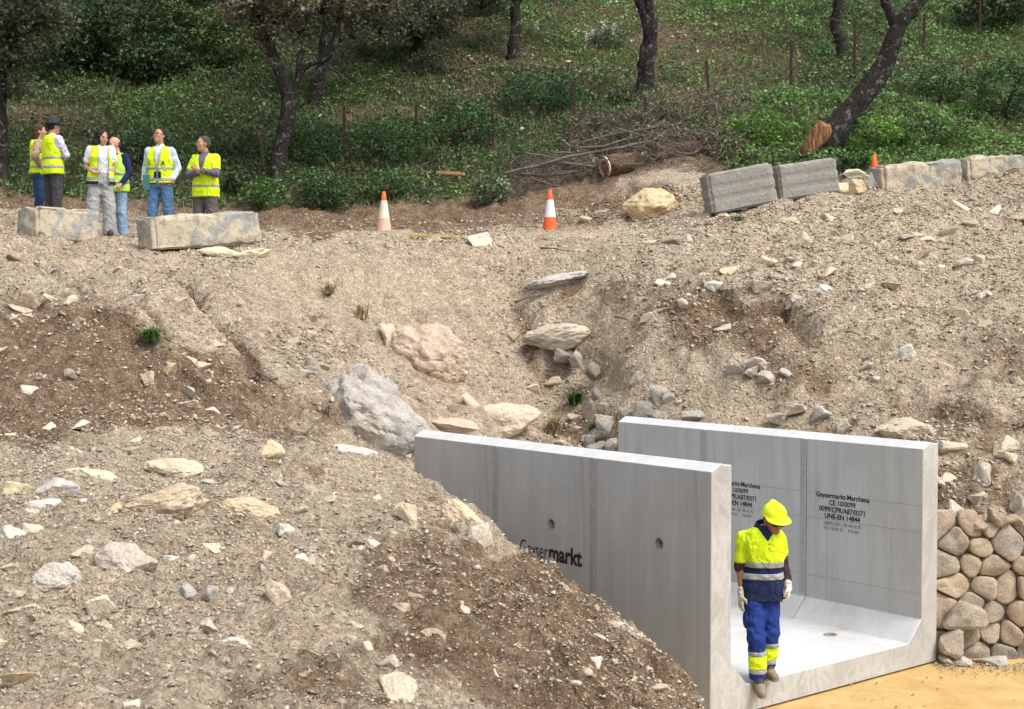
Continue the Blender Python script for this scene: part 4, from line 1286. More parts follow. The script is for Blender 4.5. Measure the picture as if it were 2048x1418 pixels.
M['mason'] = m_stone('masonry_stone', .6)
M['mortar'] = m_plain('earth_mortar', (.22, .17, .12), .95, .3, 14, bump=.8)
g3 = np.random.default_rng(33)
mw = empty('stone_wall', (4.35, 14.72, 0))
tag(mw, 'old rubble stone retaining wall right of the culvert opening', 'stone wall')
WW, WH = 3.2, 1.52
def fm(a, b, d): return (a, .0 + b * .10 - d + .05 * math.sin(a * 3), b - .06)
masonry(mw, WW, WH, .25, fm, g3, M['mason'], [(.40, .33, .25), (.34, .29, .225), (.44, .37, .285), (.31, .28, .235), (.38, .31, .225)], bulge=.035)
bm = bmesh.new()
bmesh.ops.create_cube(bm, size=1, matrix=Matrix.Translation((WW / 2, .455, WH / 2 - .16)) @ Matrix.Rotation(-.10, 4, 'X') @ Matrix.Diagonal((WW, .66, WH, 1)))
from_bm('core', bm, M['mortar'], False, mw)
TOPL = ['leftmost', 'second', 'third', 'fourth', 'fifth', 'rightmost']
for i, (px, py, w, h) in enumerate(((1898, 1046, 44, 34), (1930, 1034, 40, 40), (1962, 1046, 46, 28), (1996, 1034, 38, 38), (2024, 1046, 36, 30), (2052, 1034, 40, 34))):
    c = P(px, py, 14.95)
    boulder('rock', TOPL[i] + ' rough rock in the row along the top of the old stone wall', c, (w * 14.9 / FPX * 1.1, .34, h * 14.9 / FPX * 1.2), tuple(np.array((.36, .30, .225)) * rnd.uniform(.85, 1.15)), 760 + i, tilt=R(rnd.uniform(-20, 20)), cuts=2, npts=10)
# foot stones of that wall
for i, (px, py, w, h) in enumerate(((1905, 1290, 50, 60), (1935, 1235, 90, 55), (1990, 1330, 70, 34), (2035, 1350, 50, 26), (1925, 1325, 46, 22), (1955, 1345, 40, 18), (1895, 1322, 30, 16))):
    D = 14.45 if i != 1 else 14.55
    c = P(px, py, D)
    boulder('rock', ('dark boulder wedged at the foot of the old stone wall', 'long brown boulder leaning low on the old stone wall', 'flat pale stone at the foot of the old wall, right side', 'rubble stone at the right edge beside the ochre sand',
            'pale rubble stone under the dark boulder by the ochre sand', 'small pale stone at the border of the ochre sand', 'small stone tucked beside the culvert foot')[i], c + [0, .05, 0], (w * D / FPX, .3, h * D / FPX * 1.1), (.36, .31, .25) if i < 2 else (.46, .43, .38), 700 + i, tilt=R(8), cuts=2)
# remains of a grey masonry channel behind the culvert
mr = empty('stone_wall', tuple(hit(1230, 870)))
tag(mr, 'ruined grey stone masonry behind the far end of the right culvert wall', 'stone wall')
mr_inv = np.array(mr.location)
for i, (px, py, w, h) in enumerate(((1215, 853, 52, 44), (1278, 770, 38, 40), (1352, 800, 50, 58), (1316, 795, 40, 34), (1290, 822, 46, 36), (1250, 832, 30, 22), (1200, 868, 46, 30), (1176, 830, 26, 52), (1196, 788, 34, 48),
    (1190, 745, 36, 36), (1152, 728, 26, 34), (1125, 712, 34, 28), (1390, 838, 56, 22), (1210, 822, 36, 22), (1228, 898, 34, 36), (1195, 900, 44, 26), (1150, 838, 30, 20), (1152, 862, 28, 18), (1180, 890, 26, 34), (1165, 905, 24, 22), (1105, 765, 34, 18), (1320, 835, 30, 18))):
    c = hit(px, py); D = c[1]
    sx, sz = w * D / FPX, h * D / FPX
    boulder('stone', None, c - mr_inv + [0, .02, 0], (sx * 1.08, max(.16, sx * .7), sz * 1.12), tuple(np.array((.33, .315, .28)) * rnd.uniform(.75, 1.1)) if i not in (16, 17, 20) else (.46, .39, .30), 800 + i, npts=14, cuts=2, rough=.08, parent=mr, mat=M['mason'], tilt=R(rnd.uniform(-12, 12)))
# ---------------------------------------------------------------- vegetation
gv = np.random.default_rng(50)
def leaves_mesh(name, pos, size, col, g, mat=None, parent=None, asp=(.45, .8), up=.3):
    n = len(pos)
    nrm = g.normal(0, 1, (n, 3)); nrm[:, 2] = np.abs(nrm[:, 2]) + up
    nrm /= np.linalg.norm(nrm, axis=1)[:, None]
    a = np.cross(nrm, g.normal(0, 1, (n, 3))); a /= np.linalg.norm(a, axis=1)[:, None]
    b = np.cross(nrm, a)
    s = size[:, None] * .5
    w = s * g.uniform(asp[0], asp[1], (n, 1))
    fold = nrm * s * g.uniform(.05, .45, (n, 1))
    V = np.stack([pos - a * s, pos - b * w + fold, pos + a * s, pos + b * w + fold], 1).reshape(-1, 3)
    F = np.arange(4 * n).reshape(n, 4)
    T = np.concatenate([F[:, [0, 1, 2]], F[:, [0, 2, 3]]])
    return mk(name, V, T, mat or M['leaf'], False, np.repeat(col, 4, 0), parent)
def leafcol(n, g, base, var=.25, clump=None):
    c = np.asarray(base) * np.ones((n, 3))
    k = g.normal(1, var, n)[:, None]
    if clump is not None: k = k * clump[:, None]
    c = c * np.clip(k, .3, 2.2)
    c[:, 0] *= g.uniform(.8, 1.25, n)
    return np.clip(c, .004, .6)

# ground cover: brambles, ivy and grass over the whole hillside
n = 250000
u = gv.uniform(0, 1, n)
y = np.sqrt(26.6 ** 2 + u * (43.5 ** 2 - 26.6 ** 2)); x = gv.uniform(-.43, .43, n) * y
z = H(x, y)
px, py = proj(np.stack([x, y, z], -1))
bz = blobs(px + 45 * fbm2(x, y, 1.0, 3, 71), py + 22 * fbm2(x, y, .8, 3, 72), BARE)
thick = fbm2(x, y, 1.3, 3, 75)
dens = np.clip(1.05 - .62 * bz + .8 * thick, .05, 1.3) * np.clip((yb(x, y) + .1) / .5, 0, 1)
ok = gv.uniform(0, 1.3, n) < dens
x, y, z, px, py, thick, bz = [v[ok] for v in (x, y, z, px, py, thick, bz)]
BRT = [(1560, 270, 220, 60, 1.0), (1850, 280, 300, 70, .8), (1350, 60, 300, 110, .5), (980, 395, 120, 30, .7), (300, 230, 150, 60, .35), (700, 200, 150, 80, .3), (1100, 60, 120, 80, .4), (330, 100, 90, 40, .7), (1950, 100, 160, 120, .25), (560, 420, 200, 30, .3)]
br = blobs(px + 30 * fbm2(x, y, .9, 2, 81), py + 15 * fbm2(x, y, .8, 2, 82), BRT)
hgt = np.clip(.12 + .42 * (thick + .25 * noise2(x / .22, y / .22, 88)), .05, .6) * np.clip(1 - .6 * bz, .2, 1)
hh = gv.uniform(0, 1, len(x)) ** .7 * hgt
kind = gv.uniform(0, 1, len(x))
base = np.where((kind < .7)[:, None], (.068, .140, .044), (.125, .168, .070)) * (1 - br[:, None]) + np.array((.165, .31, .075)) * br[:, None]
dry = (gv.uniform(0, 1, len(x)) < .05 + .25 * bz)
base = np.where(dry[:, None], (.24, .20, .125), base)
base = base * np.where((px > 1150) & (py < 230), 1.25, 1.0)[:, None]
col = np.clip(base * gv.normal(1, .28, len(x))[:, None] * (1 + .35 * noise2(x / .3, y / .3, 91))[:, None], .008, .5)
sz = gv.uniform(.055, .115, len(x))
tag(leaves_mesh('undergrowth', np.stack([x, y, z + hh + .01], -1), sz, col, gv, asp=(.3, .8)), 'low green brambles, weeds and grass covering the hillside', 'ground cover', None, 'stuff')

# upright grass blades in the bare and edge zones
n = 42000
u = gv.uniform(0, 1, n)
y = np.sqrt(26.6 ** 2 + u * (42 ** 2 - 26.6 ** 2)); x = gv.uniform(-.42, .42, n) * y
ok = (fbm2(x, y, .9, 2, 95) > -.1) & (yb(x, y) > 0)
x, y = x[ok], y[ok]; z = H(x, y)
n = len(x)
an = gv.uniform(0, 6.28, n); L = gv.uniform(.10, .28, n); w = .012
dx = np.stack([np.cos(an), np.sin(an), 0 * an], -1)
P0 = np.stack([x, y, z - .02], -1)
lean = gv.normal(0, .35, (n, 3)); lean[:, 2] = 1
V = np.stack([P0 - dx * w, P0 + dx * w, P0 + lean * L[:, None]], 1).reshape(-1, 3)
gc = leafcol(n, gv, (.10, .15, .05), .3)
gc[gv.uniform(0, 1, n) < .3] = (.26, .22, .12)
tag(mk('grass', V, np.arange(3 * n).reshape(n, 3), M['leaf'], False, np.repeat(gc, 3, 0)), 'thin grass blades standing among the weeds of the hillside', 'grass', None, 'stuff')

def bush(name, label, px, py, wpx, hpx, n, base, seed, size=(.06, .12), cat='bush', group=None, dense=1.0, dD=0.0, stems=5, lift=0.0):
    g = np.random.default_rng(seed)
    c = hit(px, py)
    c = c + np.array([0, dD, 0])
    D = c[1]
    w, h = wpx * D / FPX / 2, hpx * D / FPX
    c[2] += lift * D / FPX
    root = empty(name, tuple(c)); tag(root, label, cat, group)
    d = g.normal(0, 1, (n, 3)); d /= np.linalg.norm(d, axis=1)[:, None]
    r = g.uniform(.35, 1, n) ** .5
    lump = 1 + .38 * noise3(d[:, 0] * 2.6 + seed, d[:, 1] * 2.6, d[:, 2] * 2.6, seed) + .16 * noise3(d[:, 0] * 7, d[:, 1] * 7 + seed, d[:, 2] * 7, seed)
    p = d * (r * lump)[:, None] * [w, w * .8, h * .55]
    p[:, 2] += h * .5
    hole = noise3(p[:, 0] / (.28 * w + .1), p[:, 1] / (.28 * w + .1), p[:, 2] / (.28 * w + .1), seed + 3)
    ok = (hole > -.35 / dense) & (p[:, 2] > -.1)
    p = p[ok]; hole = hole[ok]
    col = leafcol(len(p), g, base, .28, np.clip(1 + .55 * hole, .5, 1.6))
    leaves_mesh('foliage', p, g.uniform(*size, len(p)), col, g, parent=root)
    parts = []
    for i in range(stems):
        a = g.uniform(0, 6.28); q = np.array([math.cos(a) * w * .6, math.sin(a) * w * .5, h * .8])
        pts = smooth_path([np.array([0, 0, -.1]), q * [.3, .3, .4] + g.normal(0, .04, 3), q], 6)
        parts.append(tube(pts, np.linspace(.022, .006, 6) * (1 + h * .3), 5))
    V, F = join_parts(parts)
    mk('stem', V, F, M['bark'], True, parent=root)
    return root
DK, OAK, GRN, SAGE, BRI = (.058, .10, .042), (.070, .084, .046), (.075, .15, .042), (.16, .21, .12), (.14, .26, .055)
bush('bush', 'huge dark bush filling the top left corner behind the hillside stones', 60, 190, 290, 260, 11000, DK, 1, size=(.08, .16), dD=1.5)
bush('bush', 'dark spreading bush at the top, second from the left corner', 225, 185, 280, 210, 11000, (.055, .078, .032), 2, size=(.08, .16), dD=1.5)
bush('bush', 'bright-topped dark bush behind the man in glasses, highest on the left hillside', 385, 140, 260, 125, 9000, (.075, .12, .035), 3, size=(.07, .14), dD=.5)
bush('bush', 'dark shrub in the shade between the second bush and the bright-topped one', 310, 165, 150, 85, 4000, DK, 4)
bush('bush', 'dark bush against the top edge left of the forked oak', 400, 40, 300, 130, 8000, (.048, .06, .034), 6, size=(.09, .17), dD=1)
bush('bush', 'dark bush against the top edge, right of the thin small trunk', 930, 45, 160, 90, 4000, (.045, .065, .03), 7, size=(.08, .16), dD=1)
bush('bush', 'dark bush touching the top edge at the right corner', 1990, 60, 170, 110, 4000, (.06, .09, .035), 8, size=(.08, .15))
for i, a in enumerate((
    ('silvery green bush at the end of the undergrowth, left of the right-hand tall cone', 982, 412, 75, 62, 1700, SAGE), ('leafy bush just above the left traffic cone', 770, 400, 120, 55, 1600, (.06, .12, .035)),
    ('low bush over the dirt bank behind the man with crossed arms', 520, 420, 90, 60, 1300, GRN), ('round bush between the forked oak and the left traffic cone', 650, 415, 110, 70, 1800, (.055, .11, .035)),
    ('dark bramble mound in front of the leaning thin pole', 470, 330, 140, 60, 2200, DK), ('dark bramble mound under the forked oak', 620, 330, 150, 80, 2600, (.05, .10, .034)),
    ('dark bramble mound between two rusty posts, right of the forked oak', 790, 330, 170, 90, 3000, (.052, .108, .036)), ('dark bramble mound left of the branch pile', 930, 290, 160, 90, 2800, (.052, .11, .038)),
    ('deep green thicket above the left end of the branch pile', 1080, 225, 190, 75, 3400, (.05, .11, .044)), ('bright green bramble patch left of the broken trunk', 1515, 290, 150, 70, 2400, BRI),
    ('bright green bramble patch right of the broken trunk', 1740, 300, 160, 60, 2400, BRI), ('green shrub behind the long stained block', 1850, 300, 170, 60, 2400, (.075, .14, .04)),
    ('green thicket at the right edge of the hillside', 2010, 230, 150, 110, 3200, (.05, .10, .035)), ('green shrub right of the leaning trunk, halfway up', 1880, 200, 130, 70, 2200, (.07, .12, .04)),
    ('shrub beside the man with crossed arms, at the foot of the hill', 480, 385, 70, 45, 1100, (.06, .10, .035)), ('dark shrub behind the woman and the bald man', 290, 330, 150, 70, 2200, DK),
    ('dark low shrub between the two barriers and the cone, by the pale boulders', 1700, 345, 80, 36, 1100, (.05, .11, .03)), ('grey-green shrub around the foot of the double trunk', 1250, 215, 80, 40, 1100, (.09, .12, .06)),
    ('bluish agave-like shrub high between the trunks', 1215, 95, 90, 36, 900, (.11, .15, .10)), ('grey shrub below the small thin trunk', 870, 150, 120, 50, 1500, (.07, .085, .05)))):
    bush('shrub', a[0], a[1], a[2], a[3], a[4], a[5], a[6], 40 + i, size=(.045, .09), cat='shrub', stems=3)

def tree(name, label, trunk, branches, crowns, seed, leafc=(.10, .12, .066), D=None, n_leaf=2600, cat='tree', group=None):
    """trunk/branches: rows (px, py, width px[, dD]); crowns: rows (px, py, rx, ry, dD)"""
    g = np.random.default_rng(seed)
    b = hit(trunk[0][0], trunk[0][1])
    D0 = D or b[1]
    b = P(trunk[0][0], trunk[0][1], D0)
    root = empty(name, tuple(b)); tag(root, label, cat, group)
    def path(rows, n_):
        pts = [P(r[0], r[1], D0 + (r[3] if len(r) > 3 else 0)) - b for r in rows]
        rr = [r[2] * D0 / FPX / 2 for r in rows]
        q = smooth_path(np.column_stack([pts, rr]), n_)
        q[:, :2] += np.stack([noise2(q[:, 2] * 2.5, seed, 3), noise2(q[:, 2] * 2.5, seed + 9, 4)], -1) * .03
        return q[:, :3], np.maximum(q[:, 3], .008)
    tr = [list(trunk[0])] + [list(r) for r in trunk]
    tr[0][1] += 14; tr[0][2] *= 1.25
    p_, r_ = path(tr, 26)
    V, Qd, T = tube(p_, r_, 14, .38, seed)
    mk('trunk', V, [Qd, T], M['bark'], True, parent=root)
    for bi, rows in enumerate(branches):
        p_, r_ = path(rows, 14)
        V, Qd, T = tube(p_, r_, 8, .25, seed + bi)
        mk('branch', V, [Qd, T], M['bark'], True, parent=root)
    if crowns:
        ps, cs = [], []
        tw = []
        for (cx_, cy_, rx, ry, dD, *k) in crowns:
            m_ = int(n_leaf * (k[0] if k else 1))
            c = P(cx_, cy_, D0 + dD) - b
            w, h = rx * D0 / FPX, ry * D0 / FPX
            nc_ = max(5, m_ // 90)
            cc = g.normal(0, .5, (nc_, 3)); cc = np.clip(cc, -1, 1) * [w, w, h]
            idx = g.integers(0, nc_, m_)
            p = c + cc[idx] + g.normal(0, .16, (m_, 3)) * [1, 1, .7]
            ps.append(p)
            tone = g.uniform(.55, 1.5, nc_)[idx]
            cs.append(leafcol(m_, g, leafc, .25, tone))
            for j in range(0, nc_, 3):
                e = c + cc[j]
                tw.append(tube(smooth_path([c - [0, 0, h * .6], c + cc[j] * .5 + g.normal(0, .05, 3), e], 5), np.linspace(.022, .005, 5), 4))
        p = np.concatenate(ps)
        leaves_mesh('crown', p, g.uniform(.06, .13, len(p)), np.concatenate(cs), g, parent=root)
        if tw:
            V, F = join_parts(tw)
            tag(mk('twigs', V, F, M['bark'], True, parent=root), kind='stuff')
    return root
tree('oak_tree', 'forked lichen-spotted oak with a bare leaning stem, right of the man with crossed arms',
     [(552, 362, 30), (560, 300, 28), (572, 240, 29), (576, 200, 31), (566, 165, 25), (548, 120, 22), (532, 85, 20), (515, 50, 15), (505, -20, 12)],
     [[(578, 205, 22), (592, 170, 18), (602, 140, 15), (622, 124, 14), (650, 118, 13), (664, 95, 12), (678, 40, 11), (700, -30, 9)], [(532, 85, 18), (545, 50, 15), (552, 0, 13), (560, -60, 10)],
      [(596, 160, 12), (598, 120, 11), (603, 98, 10)], [(575, 235, 14), (596, 212, 9), (606, 206, 7)], [(655, 138, 9), (668, 125, 7), (690, 100, 5)]],
     [(520, 15, 60, 45, 0, .7), (640, 5, 130, 35, 0, .8), (760, 0, 120, 36, .5, .7), (600, -120, 300, 90, 0, 2.2), (520, 70, 30, 22, 0, .2), (850, -100, 200, 80, 0, 1.2), (600, 50, 60, 30, .3, .25)], 11, (.16, .155, .10))
tree('oak_tree', 'dark straight oak trunk just behind the forked oak', [(628, 216, 26), (634, 170, 27), (650, 120, 24), (655, 70, 26), (662, 20, 28), (670, -60, 24)], [[(660, 40, 18), (700, 0, 14), (740, -50, 10)], [(655, 60, 14), (630, 10, 12), (600, -40, 10)]],
     [(700, 25, 90, 50, .5, 1.0), (620, 0, 80, 30, 1, .6), (680, -130, 260, 90, 0, 2.0)], 12)
tree('oak_tree', 'small thin dark trunk with a round crown touching the top edge, centre left', [(836, 126, 22), (838, 90, 20), (836, 40, 18), (830, -40, 16)], [[(837, 60, 10), (860, 20, 8), (885, -20, 6)], [(836, 50, 10), (800, 10, 8), (780, -30, 6)]],
     [(820, 40, 80, 45, -.3, 1.2), (880, 20, 60, 40, 0, .8), (760, 50, 60, 40, 0, .7), (840, -90, 180, 80, 0, 1.5)], 13, (.145, .15, .10))
tree('oak_tree', 'straight dark trunk at the top centre between the small trunk and the double trunk', [(1026, 114, 26), (1030, 70, 20), (1032, 20, 20), (1034, -60, 18)], [[(1032, 10, 12), (1060, -40, 9), (1090, -90, 6)]],
     [(1040, -110, 180, 70, 0, 1.8), (960, 0, 60, 30, .5, .5)], 14)
tree('oak_tree', 'double-stemmed dark oak at the top, right of centre', [(1290, 196, 34), (1292, 150, 32), (1296, 110, 32), (1300, 75, 22), (1290, 30, 20), (1268, -30, 18)], [[(1298, 100, 20), (1306, 60, 20), (1298, 10, 18), (1296, -50, 14)]],
     [(1290, -150, 240, 70, 0, 2.0)], 15)
tree('oak_tree', 'slender dark trunk left of the leaning broken one, near the top', [(1684, 116, 22), (1680, 80, 22), (1670, 50, 20), (1676, 10, 20), (1682, -60, 16)], [], [(1690, -140, 200, 60, 0, 1.6)], 16)
tree('oak_tree', 'black trunk at the left edge of the picture in front of the hillside', [(4, 345, 30), (2, 280, 28), (-2, 200, 26), (0, 120, 24), (6, 40, 22), (10, -60, 20)], [[(2, 120, 14), (40, 60, 11), (70, 10, 8)], [(0, 100, 12), (-30, 40, 9), (-50, -10, 7)]],
     [(20, 90, 60, 90, 0, 1.2), (60, 20, 90, 60, 0, 1.4), (0, -110, 260, 90, 0, 1.6), (230, -110, 220, 90, 1, 1.4)], 17, (.11, .13, .075), D=28.5)
lt = tree('broken_oak_tree', 'leaning broken oak trunk with torn orange wood at its foot', [(1608, 336, 56), (1638, 300, 56), (1668, 262, 50), (1686, 238, 45), (1705, 215, 42), (1745, 165, 38), (1772, 115, 32), (1790, 70, 34), (1806, 40, 28), (1835, 10, 22), (1880, -40, 18)],
     [[(1795, 75, 22), (1786, 40, 20), (1772, 0, 18), (1760, -60, 14)], [(1800, 45, 16), (1822, 36, 9), (1838, 30, 6)]], [(1850, -130, 220, 70, 0, 1.4)], 18, D=28.0)
M['wood'] = None
m, t, b = newmat('torn_wood'); n_ = N(t); p = n_.coord('Object')
w = n_.noise(n_.mapping(p, (9, 9, 1.2), rot=(0, R(38), 0)), 2.2, 5, .65, .6)
c = n_.ramp(w, [(.3, (.045, .02, .012)), (.45, (.17, .075, .035)), (.58, (.33, .155, .07)), (.72, (.50, .32, .17))])
n_.link(c, b.inputs['Base Color']); b.inputs['Roughness'].default_value = .8
n_.bump(b, w, 1, .04); M['wood'] = m
def splinter(parent, rows, D, thick, name='torn_wood', seed=0):
    """a jagged plate of torn wood: outline in the photo, real thickness"""
    o = np.array(parent.location) if parent is not None else np.zeros(3)
    pts = [P(a, b_, D) - o for a, b_ in rows]
    g = np.random.default_rng(seed)
    c = np.mean(pts, 0)
    fr = [q + np.array([0, g.uniform(-.04, .02), 0]) for q in pts]
    inner = [c + (q - c) * .72 + np.array([0, -thick * g.uniform(.5, .9), 0]) for q in pts]
    back = [q + np.array([0, thick * 1.2, 0]) for q in pts]
    n = len(pts)
    V = np.array(back + fr + inner + [c + [0, -thick * .75, 0]])
    F, T = [], []
    for k in range(2):
        for i in range(n): F.append((k * n + i, k * n + (i + 1) % n, (k + 1) * n + (i + 1) % n, (k + 1) * n + i))
    for i in range(n): T.append((2 * n + i, 2 * n + (i + 1) % n, 3 * n))
    return mk(name, V, [np.array(F), np.array(T)], M['wood'], False, parent=parent)
splinter(lt, [(1600, 322), (1604, 296), (1614, 275), (1622, 256), (1634, 248), (1640, 240), (1650, 246), (1660, 250), (1665, 262), (1656, 280), (1640, 296), (1630, 308), (1618, 318)], 27.66, .07, seed=4)
M['scar'] = m_plain('lichened_scar', (.27, .27, .26), .9, .4, 8, bump=.6)
c0 = np.array(lt.location)
sc_ = boulder('bark_scar', None, P(1676, 268, 27.82) - c0, (.26, .12, .26), (.3, .3, .29), 5, parent=lt, mat=M['scar'], npts=16)

# fallen log with its sawn end and the branches piled over it
a, b_ = P(1212, 334, 28.0), P(1410, 296, 29.0)
root = empty('fallen_log', tuple(a)); tag(root, 'thick fallen log lying under the pile of cut branches', 'log')
pts = smooth_path([a - a, (b_ - a) * .35 + [0, 0, -.02], (b_ - a) * .7 + [0, 0, .03], b_ - a], 18)
V, Qd, T = tube(pts, np.interp(np.linspace(0, 1, 18), [0, .1, .6, 1], [.20, .23, .22, .14]), 16, .14, 3)
m, t, bb = newmat('brown_bark'); n_ = N(t); p = n_.coord('Object')
w = n_.noise(n_.mapping(p, (.5, 1, 1)), 9, 6, .7)
n_.link(n_.ramp(w, [(.3, (.03, .02, .015)), (.5, (.13, .08, .055)), (.7, (.24, .16, .11))]), bb.inputs['Base Color']); n_.bump(bb, w, 1, .05); M['log'] = m
mk('log_bark', V, [Qd, T], M['log'], True, parent=root)
ax = (pts[1] - pts[0]); ax /= np.linalg.norm(ax)
Mr = Vector(ax).to_track_quat('Z', 'Y').to_matrix().to_4x4()
bm = bmesh.new(); ring_mesh(bm, .145, .205, .02); bmesh.ops.transform(bm, matrix=Matrix.Translation(Vector(pts[0] - ax * .02)) @ Mr, verts=bm.verts)
from_bm('sapwood_ring', bm, m_plain('sapwood', (.62, .50, .40), .8, .1), True, root)
bm = bmesh.new(); bmesh.ops.create_cone(bm, cap_ends=True, segments=20, radius1=.15, radius2=.13, depth=.03, matrix=Matrix.Translation(Vector(pts[0] - ax * .012)) @ Mr)
from_bm('heartwood', bm, M['wood'], False, root)
gb = np.random.default_rng(9)
BR = [[(1005, 345, 9), (1060, 330, 10), (1120, 322, 11), (1190, 330, 9)], [(1035, 345, 7), (1100, 345, 7), (1170, 338, 7), (1205, 345, 6)], [(1080, 325, 6), (1140, 308, 8), (1230, 292, 9), (1300, 280, 8), (1330, 258, 6)],
      [(1100, 300, 4), (1160, 300, 6), (1240, 300, 7), (1330, 290, 6)], [(1150, 290, 4), (1200, 290, 5), (1260, 272, 5), (1320, 262, 4)], [(1190, 300, 6), (1230, 296, 8), (1255, 298, 6)], [(1110, 262, 3), (1135, 285, 4), (1180, 300, 4)],
      [(1160, 280, 3), (1230, 262, 4), (1310, 250, 4), (1330, 235, 3)], [(1330, 262, 3), (1352, 266, 4), (1368, 268, 5)], [(1350, 300, 5), (1385, 302, 8), (1405, 290, 7)], [(1200, 310, 4), (1300, 306, 4), (1360, 300, 3)], [(1060, 350, 5), (1095, 362, 5), (1130, 372, 4)],
      [(1050, 300, 3), (1100, 310, 4), (1150, 318, 4)], [(1300, 310, 3), (1322, 330, 4), (1328, 345, 3)], [(1230, 250, 3), (1290, 270, 4), (1370, 285, 4)]]
BL = ['thick grey branch at the left end of the branch pile', 'lower grey branch running to the sawn log end', 'longest curved grey branch over the log', 'straight grey branch above the log', 'thin branch crossing high over the log', 'short pale branch just above the sawn log end',
      'thin branch sloping down at the left of the pile', 'topmost thin branch of the pile', 'small pale bent twig at the top right of the pile', 'dark branch stub at the right end of the log', 'thin dark branch lying along the log', 'thin branch on the stony ground below the pile',
      'thin twig left of the highest part of the pile', 'twig hanging down over the log', 'thin grey branch crossing the right part of the pile']
M['twig'] = m_plain('dead_branch', (.13, .112, .095), .9, .35, 12, bump=.5)
for i, rows in enumerate(BR):
    pp = np.array([list(P(r[0], r[1] + 4, 27.75 + .25 * gb.uniform(0, 1) + (r[0] - 1100) * .002)) + [r[2] * 28 / FPX / 2 * .72] for r in rows])
    q = smooth_path(pp, 14); q[:, 2] += .02 * noise2(q[:, 0] * 5, i, 5)
    V, Qd, T = tube(q[:, :3], np.maximum(q[:, 3], .012), 7, .2, i)
    tag(mk('branch', V, [Qd, T], M['twig'], True), BL[i], 'branch', 'cut branches in the pile')
tw = []
for i in range(900):
    cx_ = gb.uniform(1010, 1470); D_ = gb.uniform(27.5, 31.2) if cx_ > 1150 else gb.uniform(27.8, 29.2)
    x_ = (cx_ - 1024) / FPX * D_
    a = np.array([x_, D_, float(H(x_, D_)) + gb.uniform(0, .1 + .55 * np.interp(cx_, [1000, 1150, 1300, 1420, 1480], [.2, .7, 1, .8, .2]))])
    d = gb.normal(0, 1, 3) * [1, .5, .45]; d /= np.linalg.norm(d)
    L_ = gb.uniform(.2, .8)
    q = smooth_path([a, a + d * L_ * .5 + gb.normal(0, .05, 3), a + d * L_], 5)
    tw.append(tube(q, np.linspace(gb.uniform(.005, .014), .003, 5), 3, cap=False))
V, F = join_parts(tw)
tag(mk('twigs', V, F, M['twig'], True), 'tangle of dry twigs heaped over the fallen log', 'twigs', None, 'stuff')
n = 15000
cxs = gb.uniform(1130, 1520, n); top = np.interp(cxs, [1000, 1150, 1300, 1400, 1500], [330, 275, 215, 215, 270]); bot = np.interp(cxs, [1000, 1200, 1400, 1500], [352, 330, 325, 345])
cys = top + (bot - top) * gb.uniform(0, 1, n)
Ds = 28.6 + gb.uniform(-.4, 1.1, n) + (bot - cys) * .016
Ds = gb.uniform(28.0, 31.5, n); pp = np.stack([(cxs - 1024) / FPX * Ds, Ds, 0 * Ds], -1)
pp[:, 2] = H(pp[:, 0], pp[:, 1]) + gb.uniform(0, 1, n) * .55 * np.interp(cxs, [1130, 1300, 1450, 1520], [.5, 1, .9, .3])
pp = pp[noise3(pp[:, 0] * 2.2, pp[:, 1] * 2.2, pp[:, 2] * 2.2, 8) > -.15]
tag(leaves_mesh('dead_foliage', pp, gb.uniform(.04, .09, len(pp)), leafcol(len(pp), gb, (.19, .165, .11), .35), gb), 'withered leaves on the pile of cut branches', 'dead leaves', None, 'stuff')

# rusty fence posts
M['rust'] = m_plain('rusty_steel', (.05, .026, .02), .9, .4, 14, bump=.3)
for i, (xa, ya, xb, yb_, lab) in enumerate(((688, 328, 688, 214, 'rusty post left of the dark bramble mound, first right of the forked oak'), (832, 256, 832, 210, 'short pale post above the bramble mound, second from the forked oak'), (987, 300, 984, 206, 'rusty post left of the branch pile'),
    (1149, 245, 1148, 162, 'reddish rusty post above the branch pile'), (1291, 265, 1290, 195, 'rusty post just below the double-stemmed oak'), (1418, 185, 1412, 120, 'short leaning rusty post right of the double-stemmed oak'),
    (1581, 186, 1583, 84, 'dark rusty post in the open grass, left of the slender trunk'), (1709, 152, 1710, 36, 'tall rusty post right of the slender trunk'), (1848, 102, 1849, 28, 'rusty post right of the leaning trunk near the top'), (1960, 82, 1960, -10, 'rusty post farthest right, cut by the top edge'))):
    base = hit(xa, ya); D = base[1]
    a = P(xa, ya + 6, D); b_ = P(xb, yb_, D)
    root = empty('fence_post', tuple(a)); tag(root, lab, 'fence post', 'rusty angle-iron fence posts')
    bm = bmesh.new()
    w, tk = .055, .012
    prof = [(0, 0), (w, 0), (w, tk), (tk, tk), (tk, w), (0, w)]
    poly_prism(bm, prof, 0, 1, lambda u_, s, v_: (u_ - w / 2 + (b_ - a)[0] * s, v_ - w / 2, (b_ - a)[2] * s))
    bmesh.ops.recalc_face_normals(bm, faces=bm.faces[:])
    from_bm('post', bm, M['rust'], False, root)
a, b_ = P(527, 345, 29), P(522, 285, 29); c_ = P(503, 248, 29)
V, Qd, T = tube(smooth_path([a, b_, c_], 8), np.full(8, .022), 6)
tag(mk('pole', V, [Qd, T], M['rust'], True), 'thin bent pole leaning behind the man with crossed arms', 'pole')

